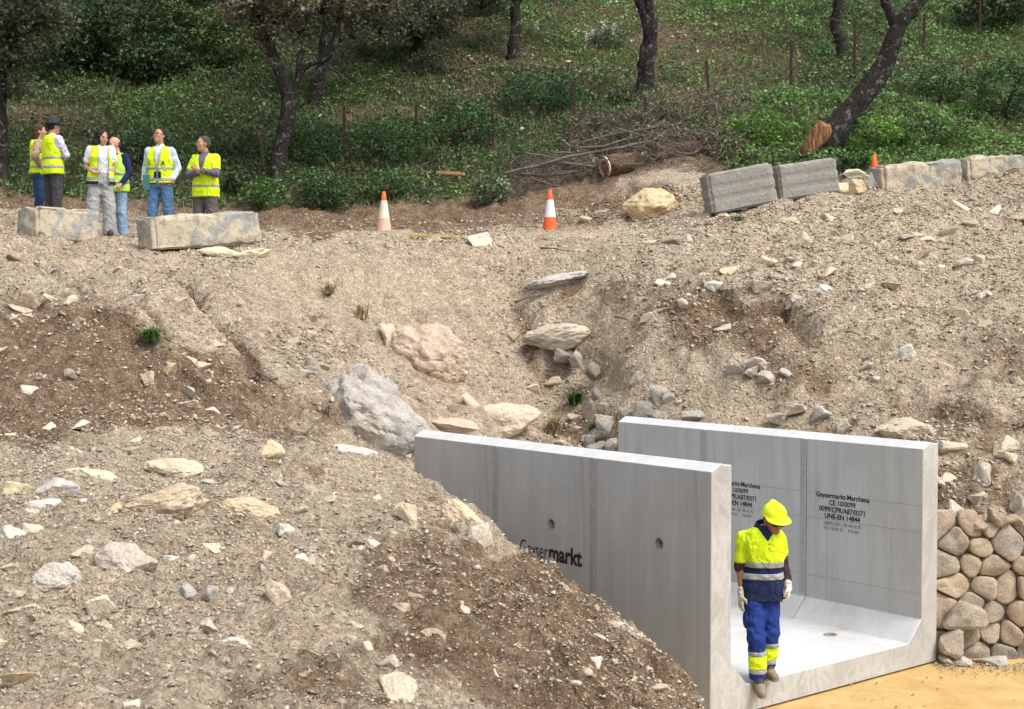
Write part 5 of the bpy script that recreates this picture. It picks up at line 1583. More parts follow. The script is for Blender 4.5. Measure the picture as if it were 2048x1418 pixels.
# small plants on the bare ground
def tuft(label, px, py, h, n, base, seed, spread=.5, name='grass_tuft', droop=.6):
    g = np.random.default_rng(seed)
    c = hit(px, py); L_ = h * c[1] / FPX
    an = g.uniform(0, 6.28, n)
    d = np.stack([np.cos(an), np.sin(an), 0 * an], -1)
    P0 = g.normal(0, L_ * .15, (n, 3)) * [1, 1, .1]
    w = L_ * .03 + .003
    sd = np.stack([-np.sin(an), np.cos(an), 0 * an], -1) * w
    ln = L_ * g.uniform(.5, 1.1, n)[:, None]
    sp = g.uniform(.1, spread, n)[:, None]
    P1 = P0 + d * ln * sp * .6 + [0, 0, 1] * ln * .65
    P2 = P0 + d * ln * sp * 1.6 + [0, 0, 1] * ln * (1 - droop * sp)
    V = np.stack([P0 - sd, P0 + sd, P1 + sd * .8, P1 - sd * .8, P2], 1).reshape(-1, 3)
    k = np.arange(n) * 5
    Qd = np.stack([k, k + 1, k + 2, k + 3], -1); T = np.stack([k + 3, k + 2, k + 4], -1)
    o = mk(name, V, [Qd, T], M['leaf'], False, np.repeat(leafcol(n, g, base, .2), 5, 0))
    o.location = tuple(c)
    return tag(o, label, 'plant')
tuft('single bright green tuft on the brown left slope', 304, 682, 34, 260, (.09, .20, .05), 1, 1.1)
tuft('dry straw tuft hanging high on the middle slope', 658, 590, 30, 60, (.33, .26, .15), 2, .6)
tuft('dry straw tuft hanging lower on the middle slope', 722, 640, 36, 60, (.38, .30, .17), 3, .6)
tuft('dry grass clump behind the far end of the left culvert wall', 1106, 868, 44, 90, (.36, .28, .17), 4, .6)
tuft('small weed below the grooved barriers', 1474, 448, 22, 160, (.09, .16, .05), 5, 1.2)
tuft('dark green fern in the ruined masonry', 1148, 812, 34, 160, (.05, .10, .03), 6, 1.0)
tuft('green weed low in the ruined masonry beside the right wall', 1190, 868, 26, 130, (.06, .11, .03), 7, 1.0)
tuft('grey dry sprig in front of the huge grey boulder', 645, 840, 40, 26, (.16, .12, .09), 8, .8)
for i, (px, py, fl_) in enumerate(((1208, 88, 'second white asphodel spike from the right on the high hillside'), (1228, 90, 'rightmost white asphodel spike on the high hillside'), (1073, 84, 'white asphodel spike standing alone, leftmost on the high hillside'), (1172, 104, 'left one of the close pair of white asphodel spikes'), (1184, 102, 'right one of the close pair of white asphodel spikes'))):
    g = np.random.default_rng(500 + i)
    c = hit(px, py); root = empty('flower', tuple(c)); tag(root, fl_, 'flower', 'white flower spikes')
    V, Qd, T = tube(np.array([[0, 0, 0], [.01, 0, .25], [0, 0, .5]]), [.008, .007, .005], 5)
    mk('stem', V, [Qd, T], M['twig'], True, parent=root)
    p_ = g.normal(0, .035, (60, 3)) + np.stack([np.zeros(60), np.zeros(60), g.uniform(.28, .55, 60)], -1)
    leaves_mesh('bloom', p_, g.uniform(.03, .05, 60), np.full((60, 3), .75), g, parent=root)

# boards and sticks lying about
def board(label, a, Da, b_, Db, w, t_, col, mat=None, lift=.02):
    A, B = P(a[0], a[1], Da), P(b_[0], b_[1], Db)
    A[2] = max(A[2], float(H(A[0], A[1])) + lift); B[2] = max(B[2], float(H(B[0], B[1])) + lift)
    ex = Vector(B - A); L_ = ex.length; ex.normalize(); ey = Vector((0, 0, 1)).cross(ex).normalized(); ez = ex.cross(ey)
    bm = bmesh.new(); bmesh.ops.create_cube(bm, size=1, matrix=Matrix.Diagonal((L_, w, t_, 1)))
    bmesh.ops.bevel(bm, geom=bm.edges[:], offset=.004, segments=1, affect='EDGES')
    o = from_bm('board', bm, mat or m_plain('board_wood', col, .8, .25, 8, bump=.4))
    C = (A + B) / 2
    o.matrix_world = Matrix(((ex.x, ey.x, ez.x, C[0]), (ex.y, ey.y, ez.y, C[1]), (ex.z, ey.z, ez.z, C[2]), (0, 0, 0, 1)))
    return tag(o, label, 'board')
board('long yellow-brown board lying on the edge of the track between the cones', (818, 470), 23.4, (938, 477), 23.2, .14, .05, (.55, .38, .18), lift=.05)
board('split orange-brown plank lying in the undergrowth', (875, 345), 28.3, (928, 348), 28.1, .12, .06, (.42, .25, .12), lift=.12)

for i, (x0, y0, x1, y1, w_, lb) in enumerate(((1030, 612, 1095, 600, 5, 'thin dark stick lying between the grey slab and the dark hole'), (505, 742, 590, 806, 4, 'long thin root on the slope left of the huge boulder'), (1690, 668, 1722, 676, 5, 'short dark stick on the right slope below the ledge stone'),
    (1905, 540, 1960, 532, 6, 'dark broken branch high at the right edge of the slope'), (1230, 640, 1275, 655, 4, 'twig on the rubble in the middle of the right slope'), (610, 872, 655, 842, 4, 'thin twig sticking up beside the huge grey boulder'), (1080, 500, 1150, 512, 4, 'pale twig just below the edge of the track'))):
    a_, b_2 = hit(x0, y0), hit(x1, y1)
    m_ = (a_ + b_2) / 2
    pp = np.array([a_ + [0, 0, .02], (a_ * .6 + b_2 * .4) + [0, 0, .05], (a_ * .3 + b_2 * .7) + [0, 0, .04], b_2 + [0, 0, .05]])
    for q_ in pp: q_[2] = max(q_[2], float(H(q_[0], q_[1])) + .015)
    V, Qd, T = tube(smooth_path(pp, 10), np.linspace(w_ * m_[1] / FPX / 2, .004, 10), 6, .2, i)
    tag(mk('stick', V, [Qd, T], M['twig'], True), lb, 'stick')
# traffic cones
def cone(label, px, py, D, orange, stripes, base_col):
    c = P(px, py, D); c[2] = max(float(H(c[0] + a_, c[1] + b_2)) for a_ in (-.12, 0, .12) for b_2 in (-.12, .12)) - .01
    if px > 1700: c[2] = P(px, py, D)[2]
    root = empty('traffic_cone', tuple(c)); tag(root, label, 'traffic cone', 'traffic cones')
    Hc = .75
    def prof_mesh(name, z0, z1, mat, add=0.0, cap=False):
        zs = np.linspace(z0, z1, 6)
        rs = np.interp(zs, [.035, Hc], [.135, .028]) + add
        V, F = [], []
        sg = 28
        for z_, r_ in zip(zs, rs):
            for i in range(sg): V.append((math.cos(2 * math.pi * i / sg) * r_, math.sin(2 * math.pi * i / sg) * r_, z_))
        for k in range(5):
            for i in range(sg): F.append((k * sg + i, k * sg + (i + 1) % sg, (k + 1) * sg + (i + 1) % sg, (k + 1) * sg + i))
        T = []
        if cap:
            V.append((0, 0, z1 + .004))
            for i in range(sg): T.append((5 * sg + i, 5 * sg + (i + 1) % sg, len(V) - 1))
        Fs = [np.array(F)] + ([np.array(T)] if T else [])
        return mk(name, np.array(V), Fs, mat, True, parent=root)
    prof_mesh('cone_body', .035, Hc, orange, 0, True)
    for z0, z1, mt in stripes: prof_mesh('reflective_band', z0, z1, mt, .0035)
    bm = bmesh.new(); bmesh.ops.create_cube(bm, size=1, matrix=Matrix.Translation((0, 0, .02)) @ Matrix.Diagonal((.36, .36, .045, 1)))
    bmesh.ops.bevel(bm, geom=[e for e in bm.edges if abs(e.verts[0].co.z - e.verts[1].co.z) > .01], offset=.05, segments=3, affect='EDGES')
    o = from_bm('base', bm, base_col, False, root)
    return root
OR = m_plain('orange_plastic', (.80, .12, .03), .5, .06, 6)
OF = m_plain('faded_orange_plastic', (.62, .40, .30), .7, .1, 6)
WB = m_plain('white_reflective', (.66, .68, .74), .45, .06, 6)
WD = m_plain('dusty_white_reflective', (.66, .60, .50), .6, .08, 6)
BK = m_plain('black_rubber', (.05, .05, .055), .7, .2, 6)
cone('faded traffic cone with a dusty pink lower part, left of the two tall ones', 768, 467, 25.6, OR, [(.04, .27, OF), (.27, .59, WD)], m_plain('dusty_rubber', (.42, .34, .25), .9, .2))
cone('clean orange and white traffic cone on a black base, right of the two tall ones', 1100, 465, 25.2, OR, [(.26, .57, WB)], BK)
cone('small orange and white cone half hidden behind the pale boulders', 1748, 394, 25.35, OR, [(.0365, .50, WB)], BK)
# ---------------------------------------------------------------- people: smooth bodies grown from distance fields
class Vox:
    def __init__(s, lo, hi, res):
        s.lo, s.res = np.array(lo, float), res
        s.n = np.ceil((np.array(hi, float) - s.lo) / res).astype(int) + 1
        s.f = np.full(tuple(s.n), 1.0, np.float32)
        s.ax = [s.lo[i] + np.arange(s.n[i]) * res for i in range(3)]
    def sub(s, lo, hi):
        a = np.clip(np.floor((np.array(lo) - s.lo) / s.res).astype(int), 0, s.n)
        b = np.clip(np.ceil((np.array(hi) - s.lo) / s.res).astype(int) + 1, 0, s.n)
        return a, b
    def grid(s, a, b):
        return (s.ax[0][a[0]:b[0]][:, None, None], s.ax[1][a[1]:b[1]][None, :, None], s.ax[2][a[2]:b[2]][None, None, :])
    def put(s, fn, lo, hi, k=.02):
        pad = k + .04
        a, b = s.sub(np.array(lo) - pad, np.array(hi) + pad)
        if np.any(b <= a): return
        X, Y, Z = s.grid(a, b)
        d = fn(X, Y, Z)
        sl = tuple(slice(a[i], b[i]) for i in range(3))
        f = s.f[sl]
        h = np.clip(.5 + .5 * (d - f) / k, 0, 1) if k > 0 else (d > f)
        s.f[sl] = d * (1 - h) + f * h - k * h * (1 - h)
    def cap(s, a, b, ra, rb, k=.02):
        a, b = np.array(a, float), np.array(b, float)
        ba = b - a; L2 = max(ba @ ba, 1e-9)
        def fn(X, Y, Z):
            x, y, z = X - a[0], Y - a[1], Z - a[2]
            t = np.clip((x * ba[0] + y * ba[1] + z * ba[2]) / L2, 0, 1)
            return np.sqrt((x - t * ba[0]) ** 2 + (y - t * ba[1]) ** 2 + (z - t * ba[2]) ** 2) - (ra + (rb - ra) * t)
        r = max(ra, rb)
        s.put(fn, np.minimum(a, b) - r, np.maximum(a, b) + r, k)
    def ell(s, c, r, k=.02, Rm=None):
        c, r = np.array(c, float), np.array(r, float)
        def fn(X, Y, Z):
            x, y, z = X - c[0], Y - c[1], Z - c[2]
            if Rm is not None:
                x, y, z = (Rm[0, 0] * x + Rm[1, 0] * y + Rm[2, 0] * z, Rm[0, 1] * x + Rm[1, 1] * y + Rm[2, 1] * z, Rm[0, 2] * x + Rm[1, 2] * y + Rm[2, 2] * z)
            q = np.sqrt((x / r[0]) ** 2 + (y / r[1]) ** 2 + (z / r[2]) ** 2)
            return (q - 1) * r.min()
        m = r.max() if Rm is not None else r
        s.put(fn, c - m, c + m, k)
    def slices(s, rows, grow=0.0, k=.02, z0=None, z1=None, pw=2.3):
        """rows: z, cx, cy, half width, half depth (z descending)"""
        rows = sorted(rows)
        zz = [r[0] for r in rows]
        lo = z0 if z0 is not None else zz[0]; hi = z1 if z1 is not None else zz[-1]
        def fn(X, Y, Z):
            cx, cy, w, d = [np.interp(Z, zz, [r[i] for r in rows]) for i in (1, 2, 3, 4)]
            w = w + grow; d = d + grow
            q = (np.abs((X - cx) / w) ** pw + np.abs((Y - cy) / d) ** pw) ** (1 / pw)
            return np.maximum((q - 1) * np.minimum(w, d), np.maximum(lo - Z, Z - hi))
        m = max(max(r[3], r[4]) + max(abs(r[1]), abs(r[2])) for r in rows) + grow
        s.put(fn, (-m, -m, lo), (m, m, hi), k)
    def cut(s, fn):
        X, Y, Z = s.grid((0, 0, 0), s.n)
        s.f = np.maximum(s.f, fn(X, Y, Z)).astype(np.float32)
    def wrinkle(s, amp, sc, seed, zs=1.0):
        X, Y, Z = s.grid((0, 0, 0), s.n)
        X, Y, Z = np.broadcast_arrays(X, Y, Z)
        m = np.abs(s.f) < .05
        s.f[m] += (amp * noise3(X[m] / sc, Y[m] / sc, Z[m] / sc * zs + .5 * X[m] / sc, seed)).astype(np.float32)
    def mesh(s):
        f = s.f
        ins = f < 0
        n = f.shape
        cells = ins[:-1, :-1, :-1].astype(np.int8)
        tot = np.zeros(cells.shape, np.int8)
        acc = np.zeros(cells.shape + (3,)); cnt = np.zeros(cells.shape)
        for dx in (0, 1):
            for dy in (0, 1):
                for dz in (0, 1):
                    tot += ins[dx:n[0] - 1 + dx, dy:n[1] - 1 + dy, dz:n[2] - 1 + dz]
        act = (tot > 0) & (tot < 8)
        idx = np.argwhere(act)
        if not len(idx): return np.zeros((0, 3)), np.zeros((0, 4), int)
        vid = np.full(cells.shape, -1, np.int64); vid[act] = np.arange(len(idx))
        accv = np.zeros((len(idx), 3)); cn = np.zeros(len(idx))
        cs = [(a, b, c) for a in (0, 1) for b in (0, 1) for c in (0, 1)]
        for ca in cs:
            for ax in range(3):
                if ca[ax] == 0:
                    cb = list(ca); cb[ax] = 1
                    va = f[idx[:, 0] + ca[0], idx[:, 1] + ca[1], idx[:, 2] + ca[2]]
                    vb = f[idx[:, 0] + cb[0], idx[:, 1] + cb[1], idx[:, 2] + cb[2]]
                    m = (va < 0) != (vb < 0)
                    t = np.where(m, va / np.where(m, va - vb, 1), 0)
                    pnt = np.tile(np.array(ca, float), (len(idx), 1)); pnt[:, ax] += t
                    accv[m] += pnt[m]; cn[m] += 1
        V = s.lo + (idx + accv / cn[:, None]) * s.res
        F = []
        for ax in range(3):
            o1, o2 = [(1, 2), (2, 0), (0, 1)][ax]
            sa = [slice(1, n[i] - 1) for i in range(3)]; sa[ax] = slice(0, n[ax] - 1)
            sb = list(sa); sb[ax] = slice(1, n[ax])
            A, B = ins[tuple(sa)], ins[tuple(sb)]
            for flip, m in ((False, A & ~B), (True, ~A & B)):
                e = np.argwhere(m) + np.array([sa[i].start for i in range(3)])
                if not len(e): continue
                def vv(d1, d2):
                    q = e.copy(); q[:, o1] -= d1; q[:, o2] -= d2
                    return vid[q[:, 0], q[:, 1], q[:, 2]]
                q = np.stack([vv(1, 1), vv(0, 1), vv(0, 0), vv(1, 0)], -1)
                F.append(q[:, ::-1] if flip else q)
        return V, np.concatenate(F)
    def obj(s, name, mat, parent):
        V, F = s.mesh()
        if not len(V): return None
        return mk(name, V, F, mat, True, parent=parent)

def skin_mat(name, c):
    m, t, b = newmat(name); n = N(t)
    f = n.noise(n.coord('Object'), 12, 4, .6)
    n.link(n.mix(n.rng(f, .35, .65), tuple(x * .88 for x in c), c), b.inputs['Base Color'])
    b.inputs['Roughness'].default_value = .55
    b.inputs['Subsurface Weight'].default_value = .08
    b.inputs['Subsurface Radius'].default_value = (.02, .008, .004)
    return m
def cloth(name, c, rough=.85, var=.1, denim=False):
    m, t, b = newmat(name); n = N(t); p = n.coord('Object')
    f = n.noise(n.mapping(p, (1.6, 1.6, .8)), 9, 5, .65, 1.0)
    w = n.noise(p, 160, 2, .6)
    cc = n.mix(n.rng(f, .3, .7), tuple(x * (1 - var) for x in c), tuple(min(.95, x * (1 + var)) for x in c))
    if denim: cc = n.mix(n.rng(n.noise(n.mapping(p, (1, 1, .4)), 5, 3), .5, .7, 0, .6), cc, tuple(min(.9, x * 1.6 + .04) for x in c))
    n.link(cc, b.inputs['Base Color']); b.inputs['Roughness'].default_value = rough
    n.bump(b, n.math('ADD', n.math('MULTIPLY', n.noise(n.mapping(p, (1, 1, .7)), 10, 4, .55, 1.2), 3.2), n.math('MULTIPLY', w, .25)), .8, .025)
    return m
HV = cloth('hi_vis_yellow', (.68, .90, .015), .7, .04)
HV2 = cloth('hi_vis_lime', (.50, .85, .10), .7, .05)
TAPE = cloth('reflective_tape', (.34, .35, .35), .5, .06)
NAVY = cloth('navy_cloth', (.012, .022, .075), .85, .15)
SK = skin_mat('skin', (.50, .27, .18)); SKD = skin_mat('tanned_skin', (.36, .17, .105))
DARK = m_plain('dark_detail', (.02, .016, .014), .5, .2)
LIP = m_plain('lips', (.35, .13, .10), .6, .1)
HAIRD = m_plain('dark_hair', (.018, .013, .011), .7, .4, 60, bump=.8)
HAIRB = m_plain('brown_hair', (.055, .030, .018), .7, .4, 60, bump=.8)
HAIRG = m_plain('greying_hair', (.06, .05, .045), .7, .4, 60, bump=.8)

def eulerR(pitch, yaw, roll=0):
    """head turned: pitch > 0 looks down, yaw > 0 looks towards +x, from facing -y"""
    return np.array((Matrix.Rotation(yaw, 3, 'Z') @ Matrix.Rotation(pitch, 3, 'X') @ Matrix.Rotation(roll, 3, 'Y')))
TORSO_M = [(1.50, 0, .01, .062, .06), (1.475, 0, .01, .098, .075), (1.445, 0, .005, .138, .09), (1.41, 0, 0, .172, .105), (1.36, 0, -.005, .188, .116), (1.30, 0, -.01, .19, .122), (1.20, 0, -.01, .175, .118), (1.08, 0, -.005, .160, .112), (.98, 0, 0, .170, .118), (.90, 0, .005, .178, .122), (.84, 0, .005, .165, .112)]
TORSO_F = [(1.50, 0, .01, .058, .055), (1.475, 0, .01, .088, .068), (1.445, 0, .005, .122, .08), (1.41, 0, 0, .150, .095), (1.36, 0, -.01, .163, .108), (1.29, 0, -.02, .170, .125), (1.20, 0, -.01, .150, .108), (1.08, 0, -.005, .138, .102), (.98, 0, 0, .165, .115), (.90, 0, .01, .182, .125), (.84, 0, .01, .172, .115)]
def sc_rows(rows, k, dz=0): return [(r[0] * k + dz, r[1], r[2], r[3] * k, r[4] * k) for r in rows]

def do_head(v, c, Rm, k=1.0):
    def L(p): return np.array(c) + Rm @ (np.array(p, float) * k)
    v.ell(L((0, .012, .03)), np.array((.077, .098, .092)) * k, .02, Rm)
    v.ell(L((0, -.022, -.04)), np.array((.060, .070, .078)) * k, .03, Rm)
    v.ell(L((0, -.058, -.098)), np.array((.028, .028, .022)) * k, .03, Rm)
    v.cap(L((-.032, -.082, .024)), L((.032, -.082, .024)), .011, .011, .012)
    v.cap(L((0, -.094, .008)), L((0, -.113, -.028)), .009, .013, .01)
    v.cap(L((-.018, -.088, -.062)), L((.018, -.088, -.062)), .008, .008, .012)
    for s_ in (-1, 1):
        v.ell(L((s_ * .078, .012, -.012)), np.array((.012, .022, .033)) * k, .008, Rm)
        v.ell(L((s_ * .045, -.062, -.02)), np.array((.024, .024, .022)) * k, .02, Rm)
    return L
def do_hand(v, W_, dirn, side, k=1.0, curl=.6, thumb=1, grow=0.0, fold=None):
    """palm and five fingers from the wrist; side = across the knuckles towards the index finger; fingers curl towards 'fold'"""
    d = np.array(dirn, float); d /= np.linalg.norm(d)
    sd = np.array(side, float); sd -= d * (sd @ d); sd /= np.linalg.norm(sd)
    nrm = np.cross(d, sd)
    if fold is not None and nrm @ np.array(fold, float) < 0: nrm = -nrm
    W_ = np.array(W_, float)
    e = W_ + d * .092 * k
    for t in (-.026, -.009, .009, .026):
        v.cap(W_ + sd * t * .7 * k + d * .012, e + sd * t * k, .0155 * k + grow, .0125 * k + grow, .012)
    for j, (t, L_) in enumerate(((.028, .070), (.0095, .078), (-.0095, .072), (-.028, .056))):
        a = e + sd * t * k
        c1 = curl * (1 + .12 * j)
        d1 = d * math.cos(c1 * .6) + nrm * math.sin(c1 * .6) + sd * t * 2.2
        d1 /= np.linalg.norm(d1)
        b = a + d1 * L_ * .5 * k
        d2 = d * math.cos(c1 * 1.5) + nrm * math.sin(c1 * 1.5)
        c_ = b + d2 * L_ * .32 * k
        d3 = d * math.cos(c1 * 2.2) + nrm * math.sin(c1 * 2.2)
        v.cap(a, b, .0095 * k + grow, .0085 * k + grow, .004)
        v.cap(b, c_, .0085 * k + grow, .008 * k + grow, .004)
        v.cap(c_, c_ + d3 * L_ * .22 * k, .008 * k + grow, .007 * k + grow, .004)
    a = W_ + sd * .026 * k + d * .03 * k
    b = a + (sd * .75 + d * .6 + nrm * .3) * .042 * k
    v.cap(a, b, .013 * k + grow, .0105 * k + grow, .008)
    v.cap(b, b + (sd * .15 + d * .85 + nrm * .5) * .034 * k, .0105 * k + grow, .008 * k + grow, .004)

def eyes(L, Rm, root, k=1.0, mouth=True, glasses=None, shades=False):
    for s_ in (-1, 1):
        for nm, p, r, mt in (('eye', (s_ * .031, -.083, .004), (.013, .007, .006), DARK), ('eyebrow', (s_ * .032, -.092, .026), (.019, .006, .005), DARK)):
            v = bmesh.new(); bmesh.ops.create_uvsphere(v, u_segments=10, v_segments=6, radius=1)
            c = L(p)
            mm = Matrix([[*(Rm[i] * r), c[i]] for i in range(3)] + [[0, 0, 0, 1]])
            bmesh.ops.transform(v, matrix=mm, verts=v.verts)
            from_bm(nm, v, mt, True, root)
    if mouth:
        v = bmesh.new(); bmesh.ops.create_uvsphere(v, u_segments=10, v_segments=6, radius=1); c = L((0, -.094, -.062))
        bmesh.ops.transform(v, matrix=Matrix([[*(Rm[i] * (.023, .006, .006)), c[i]] for i in range(3)] + [[0, 0, 0, 1]]), verts=v.verts)
        from_bm('mouth', v, LIP, True, root)
    if glasses:
        parts = []
        for s_ in (-1, 1):
            pts = [L((s_ * .034 + math.cos(a) * .026, -.105, .004 + math.sin(a) * .017)) for a in np.linspace(0, 2 * math.pi, 13)]
            parts.append(tube(np.array(pts), np.full(13, .003), 5, cap=False))
            parts.append(tube(np.array([L((s_ * .060, -.104, .008)), L((s_ * .080, -.04, .008)), L((s_ * .082, .01, .002))]), np.full(3, .003), 5))
            if shades:
                v = bmesh.new(); bmesh.ops.create_uvsphere(v, u_segments=12, v_segments=6, radius=1); c = L((s_ * .034, -.103, .004))
                bmesh.ops.transform(v, matrix=Matrix([[*(Rm[i] * (.027, .005, .018)), c[i]] for i in range(3)] + [[0, 0, 0, 1]]), verts=v.verts)
                from_bm('lens', v, DARK, True, root)
        parts.append(tube(np.array([L((-.010, -.108, .008)), L((.010, -.108, .008))]), np.full(2, .003), 5))
        V, F = join_parts(parts)
        mk('glasses', V, F, DARK, True, parent=root)

def leg_pts(hip, knee, ankle): return np.array(hip, float), np.array(knee, float), np.array(ankle, float)
def person(label, loc, rz, sp, group=None, res=.016):
    root = empty('person', tuple(loc), rz)
    tag(root, label, 'person', group)
    k = sp.get('k', 1.0)
    fem = sp.get('fem', False)
    T = sc_rows(TORSO_F if fem else TORSO_M, k)
    if 'lean' in sp:   # shear the trunk
        lx, ly = sp['lean']
        T = [(r[0], r[1] + lx * max(0, r[0] - .9 * k), r[2] + ly * max(0, r[0] - .9 * k), r[3], r[4]) for r in T]
    A = sp['arms']; Lg = sp['legs']
    hc = np.array(sp['head']); Rm = eulerR(*[R(a) for a in sp.get('look', (0, 0, 0))])
    pts = [hc] + [np.array(p) for a in A for p in a['p']] + [np.array(p) for l in Lg for p in l['p']]
    lo = np.min(pts, 0) - [.26, .30, .16]; hi = np.max(pts, 0) + [.26, .26, .26]
    lo[:2] = np.minimum(lo[:2], [-.32, -.30]); hi[:2] = np.maximum(hi[:2], [.32, .30])
    def new(r=None): return Vox(lo, hi, r or res)
    # --- the body, one skin
    v = new()
    v.slices(T, -.012 * k, .02)
    nb = np.array([np.interp(1.46 * k, [r[0] for r in T[::-1]], [r[1] for r in T[::-1]]), .01 + np.interp(1.46 * k, [r[0] for r in T[::-1]], [r[2] for r in T[::-1]]), 1.44 * k])
    L = do_head(v, hc, Rm, sp.get('hk', 1.0))
    v.cap(nb, L((0, .02, -.07)), .058 * (.88 if fem else 1), .052 * (.88 if fem else 1), .035)
    for a in A:
        s_, e_, w_ = [np.array(q, float) for q in a['p'][:3]]
        m = .88 if fem else 1
        v.cap(s_, e_, .050 * m, .041 * m, .035); v.cap(e_, w_, .040 * m, .027 * m, .015)
        if not a.get('glove'):
            do_hand(v, w_, a['hd'], a['side'], .95 * m, a.get('curl', .6), fold=a.get('fold'))
    for l in Lg:
        h_, kn, an = leg_pts(*l['p'][:3])
        v.cap(h_, kn, .082, .055, .03); v.cap(kn, an, .053, .038, .02)
        v.cap(an, np.array(l['p'][3]), .038, .028, .02)
    body = v.obj('body', sp.get('skin', SK), root)
    eyes(L, Rm, root, mouth=sp.get('mouth', True), glasses=sp.get('glasses'), shades=sp.get('shades', False))
    # --- trousers
    t_ = sp['trousers']
    def trouser(grow=0.0):
        v = new()
        v.slices([r for r in T if r[0] <= 1.09 * k], .012 + grow, .02, z1=t_.get('waist', 1.03) * k)
        for l in Lg:
            h_, kn, an = leg_pts(*l['p'][:3])
            r1, r2, r3 = t_.get('r', (.100, .078, .072))
            v.cap(h_, kn, r1 + grow, r2 + grow, .035); v.cap(kn, an, r2 + grow, r3 + grow, .02)
        hems = t_.get('hem')
        if not t_.get('nocut'):
            v.cut(lambda X, Y, Z: (t_.get('hemz', .05)) - Z)
        v.wrinkle(t_.get('wr', .006), .07, int(sp['seed']), 1.6)
        return v
    v = trouser()
    if t_.get('legcut'):
        t_['legcut'](v)
    v.obj('trousers', t_['mat'], root)
    for bd in t_.get('bands', ()):     # (leg index, z0, z1, material, name)
        l = Lg[bd[0]]
        v = Vox(lo, hi, res); h_, kn, an = leg_pts(*l['p'][:3]); r1, r2, r3 = t_.get('r', (.100, .078, .072))
        v.cap(h_, kn, r1 + .004, r2 + .004, .035); v.cap(kn, an, r2 + .004, r3 + .004, .02)
        v.wrinkle(t_.get('wr', .006), .07, int(sp['seed']), 1.6)
        v.cut(lambda X, Y, Z: np.maximum(bd[1] - Z, Z - bd[2]))
        v.obj(bd[4], bd[3], root)
    # --- shirt with sleeves
    s_ = sp['shirt']
    def shirt(grow=0.0, z0=None, sleeves=True, z1=None):
        v = new()
        hz = z0 if z0 is not None else s_.get('hem', .95) * k
        v.slices(T, .016 + grow, .03, z0=hz, z1=1.50 * k)
        if sleeves:
            for a in A:
                sp_ = np.array(a['p'][0], float)
                v.cap(nb + (sp_ - nb) * .25 + [0, 0, -.02], sp_ + [0, 0, -.012], .050 + grow, .058 + grow, .05)
        if hz < .93 * k and not sp.get('vest'):
            for l in Lg:
                h_ = np.array(l['p'][0], float)
                v.cap(h_ + [0, 0, .13], h_ - [0, 0, .05], t_.get('r', (.1,))[0] * .92 + .012 + grow, t_.get('r', (.1,))[0] + .020 + grow, .04)
            v.cut(lambda X, Y, Z: hz - Z + 0 * X + 0 * Y)
        if sleeves:
            for a in A:
                p = [np.array(q, float) for q in a['p'][:3]]
                sl = a.get('sleeve', s_.get('sleeve', 1.0))   # 0..1 upper arm, 1..2 forearm
                lo_ = s_.get('loose', .014) + grow
                if sl <= 1: v.cap(p[0], p[0] + (p[1] - p[0]) * sl, .056 + lo_, .052 + lo_, .03)
                else:
                    v.cap(p[0], p[1], .056 + lo_, .044 + lo_, .03); v.cap(p[1], p[1] + (p[2] - p[1]) * (sl - 1), .044 + lo_, .034 + lo_, .012)
        v.wrinkle(s_.get('wr', .006), .075, int(sp['seed']) + 3, 1.3)
        return v
    v = shirt(); v.obj(s_.get('name', 'shirt'), s_['mat'], root)
    if s_.get('collar'):
        v = new(); v.cap(nb + [0, -.004, .015 * k], nb + (L((0, .02, -.07)) - nb) * .38 + [0, 0, .0], .082, .070, .01)
        v.cut(lambda X, Y, Z: .006 - np.abs(X - nb[0]) - (Z < 0) + np.where(Y < nb[1] - .03, 0, -1))
        v.obj('collar', s_['collar'], root)
    # --- vest
    ve = sp.get('vest')
    if ve:
        hem = ve.get('hem', .80) * k
        rows = sorted(T)
        low = [(hem - .01, rows[0][1], rows[0][2], rows[0][3] + .012, rows[0][4] + .012)] + [r for r in rows if r[0] > hem]
        def vest(grow, z0, z1, op=True):
            v = new()
            v.slices(low, .034 + grow, .02, z0=z0, z1=z1)
            if hem < .93 * k:
                for l in Lg:
                    h_ = np.array(l['p'][0], float)
                    v.cap(h_ + [0, 0, .15], h_ - [0, 0, .09], t_.get('r', (.1,))[0] * .9 + .018 + grow, t_.get('r', (.1,))[0] + .022 + grow, .04)
                v.cut(lambda X, Y, Z: np.maximum(z0 - Z, Z - z1) + 0 * X + 0 * Y)
            v.slices([(1.49 * k, nb[0], .01, .10 * k, .08 * k), (1.43 * k, nb[0], .005, .162 * k, .105 * k), (1.36 * k, nb[0], .0, .18 * k, .115 * k)], .022 + grow, .02, z0=max(z0, 1.36 * k), z1=min(z1, 1.495 * k)) if z1 > 1.36 * k else None
            if ve.get('sleeve'):
                for a in A:
                    p = [np.array(q, float) for q in a['p'][:3]]
                    v.cap(p[0], p[0] + (p[1] - p[0]) * ve['sleeve'], .078 + grow, .072 + grow, .02)
                v.cut(lambda X, Y, Z: np.maximum(z0 - Z, Z - z1))
            v.wrinkle(.006, .08, int(sp['seed']) + 7, 1.2)
            if not ve.get('sleeve'):   # arm holes
                for sx in (-1, 1):
                    c = (sx * (.235 if not fem else .205) * k + nb[0], 1.36 * k)
                    v.cut(lambda X, Y, Z, c=c: 1 * (.075 - np.sqrt(((X - c[0]) / .75) ** 2 + ((Z - c[1]) / 1.6) ** 2)) + 0 * Y)
            og = ve.get('open')
            if op and og:   # (x centre, half width top, half width bottom, z where the V ends)
                xc, wt, wb, zv = og
                v.cut(lambda X, Y, Z: np.minimum((np.interp(Z, [zv * k - .25, zv * k, 1.5 * k], [wb, wb, wt]) - np.abs(X - xc - nb[0])), -(Y - nb[1] + .0) + 0 * Z) - (0 if wb > 0 else .002))
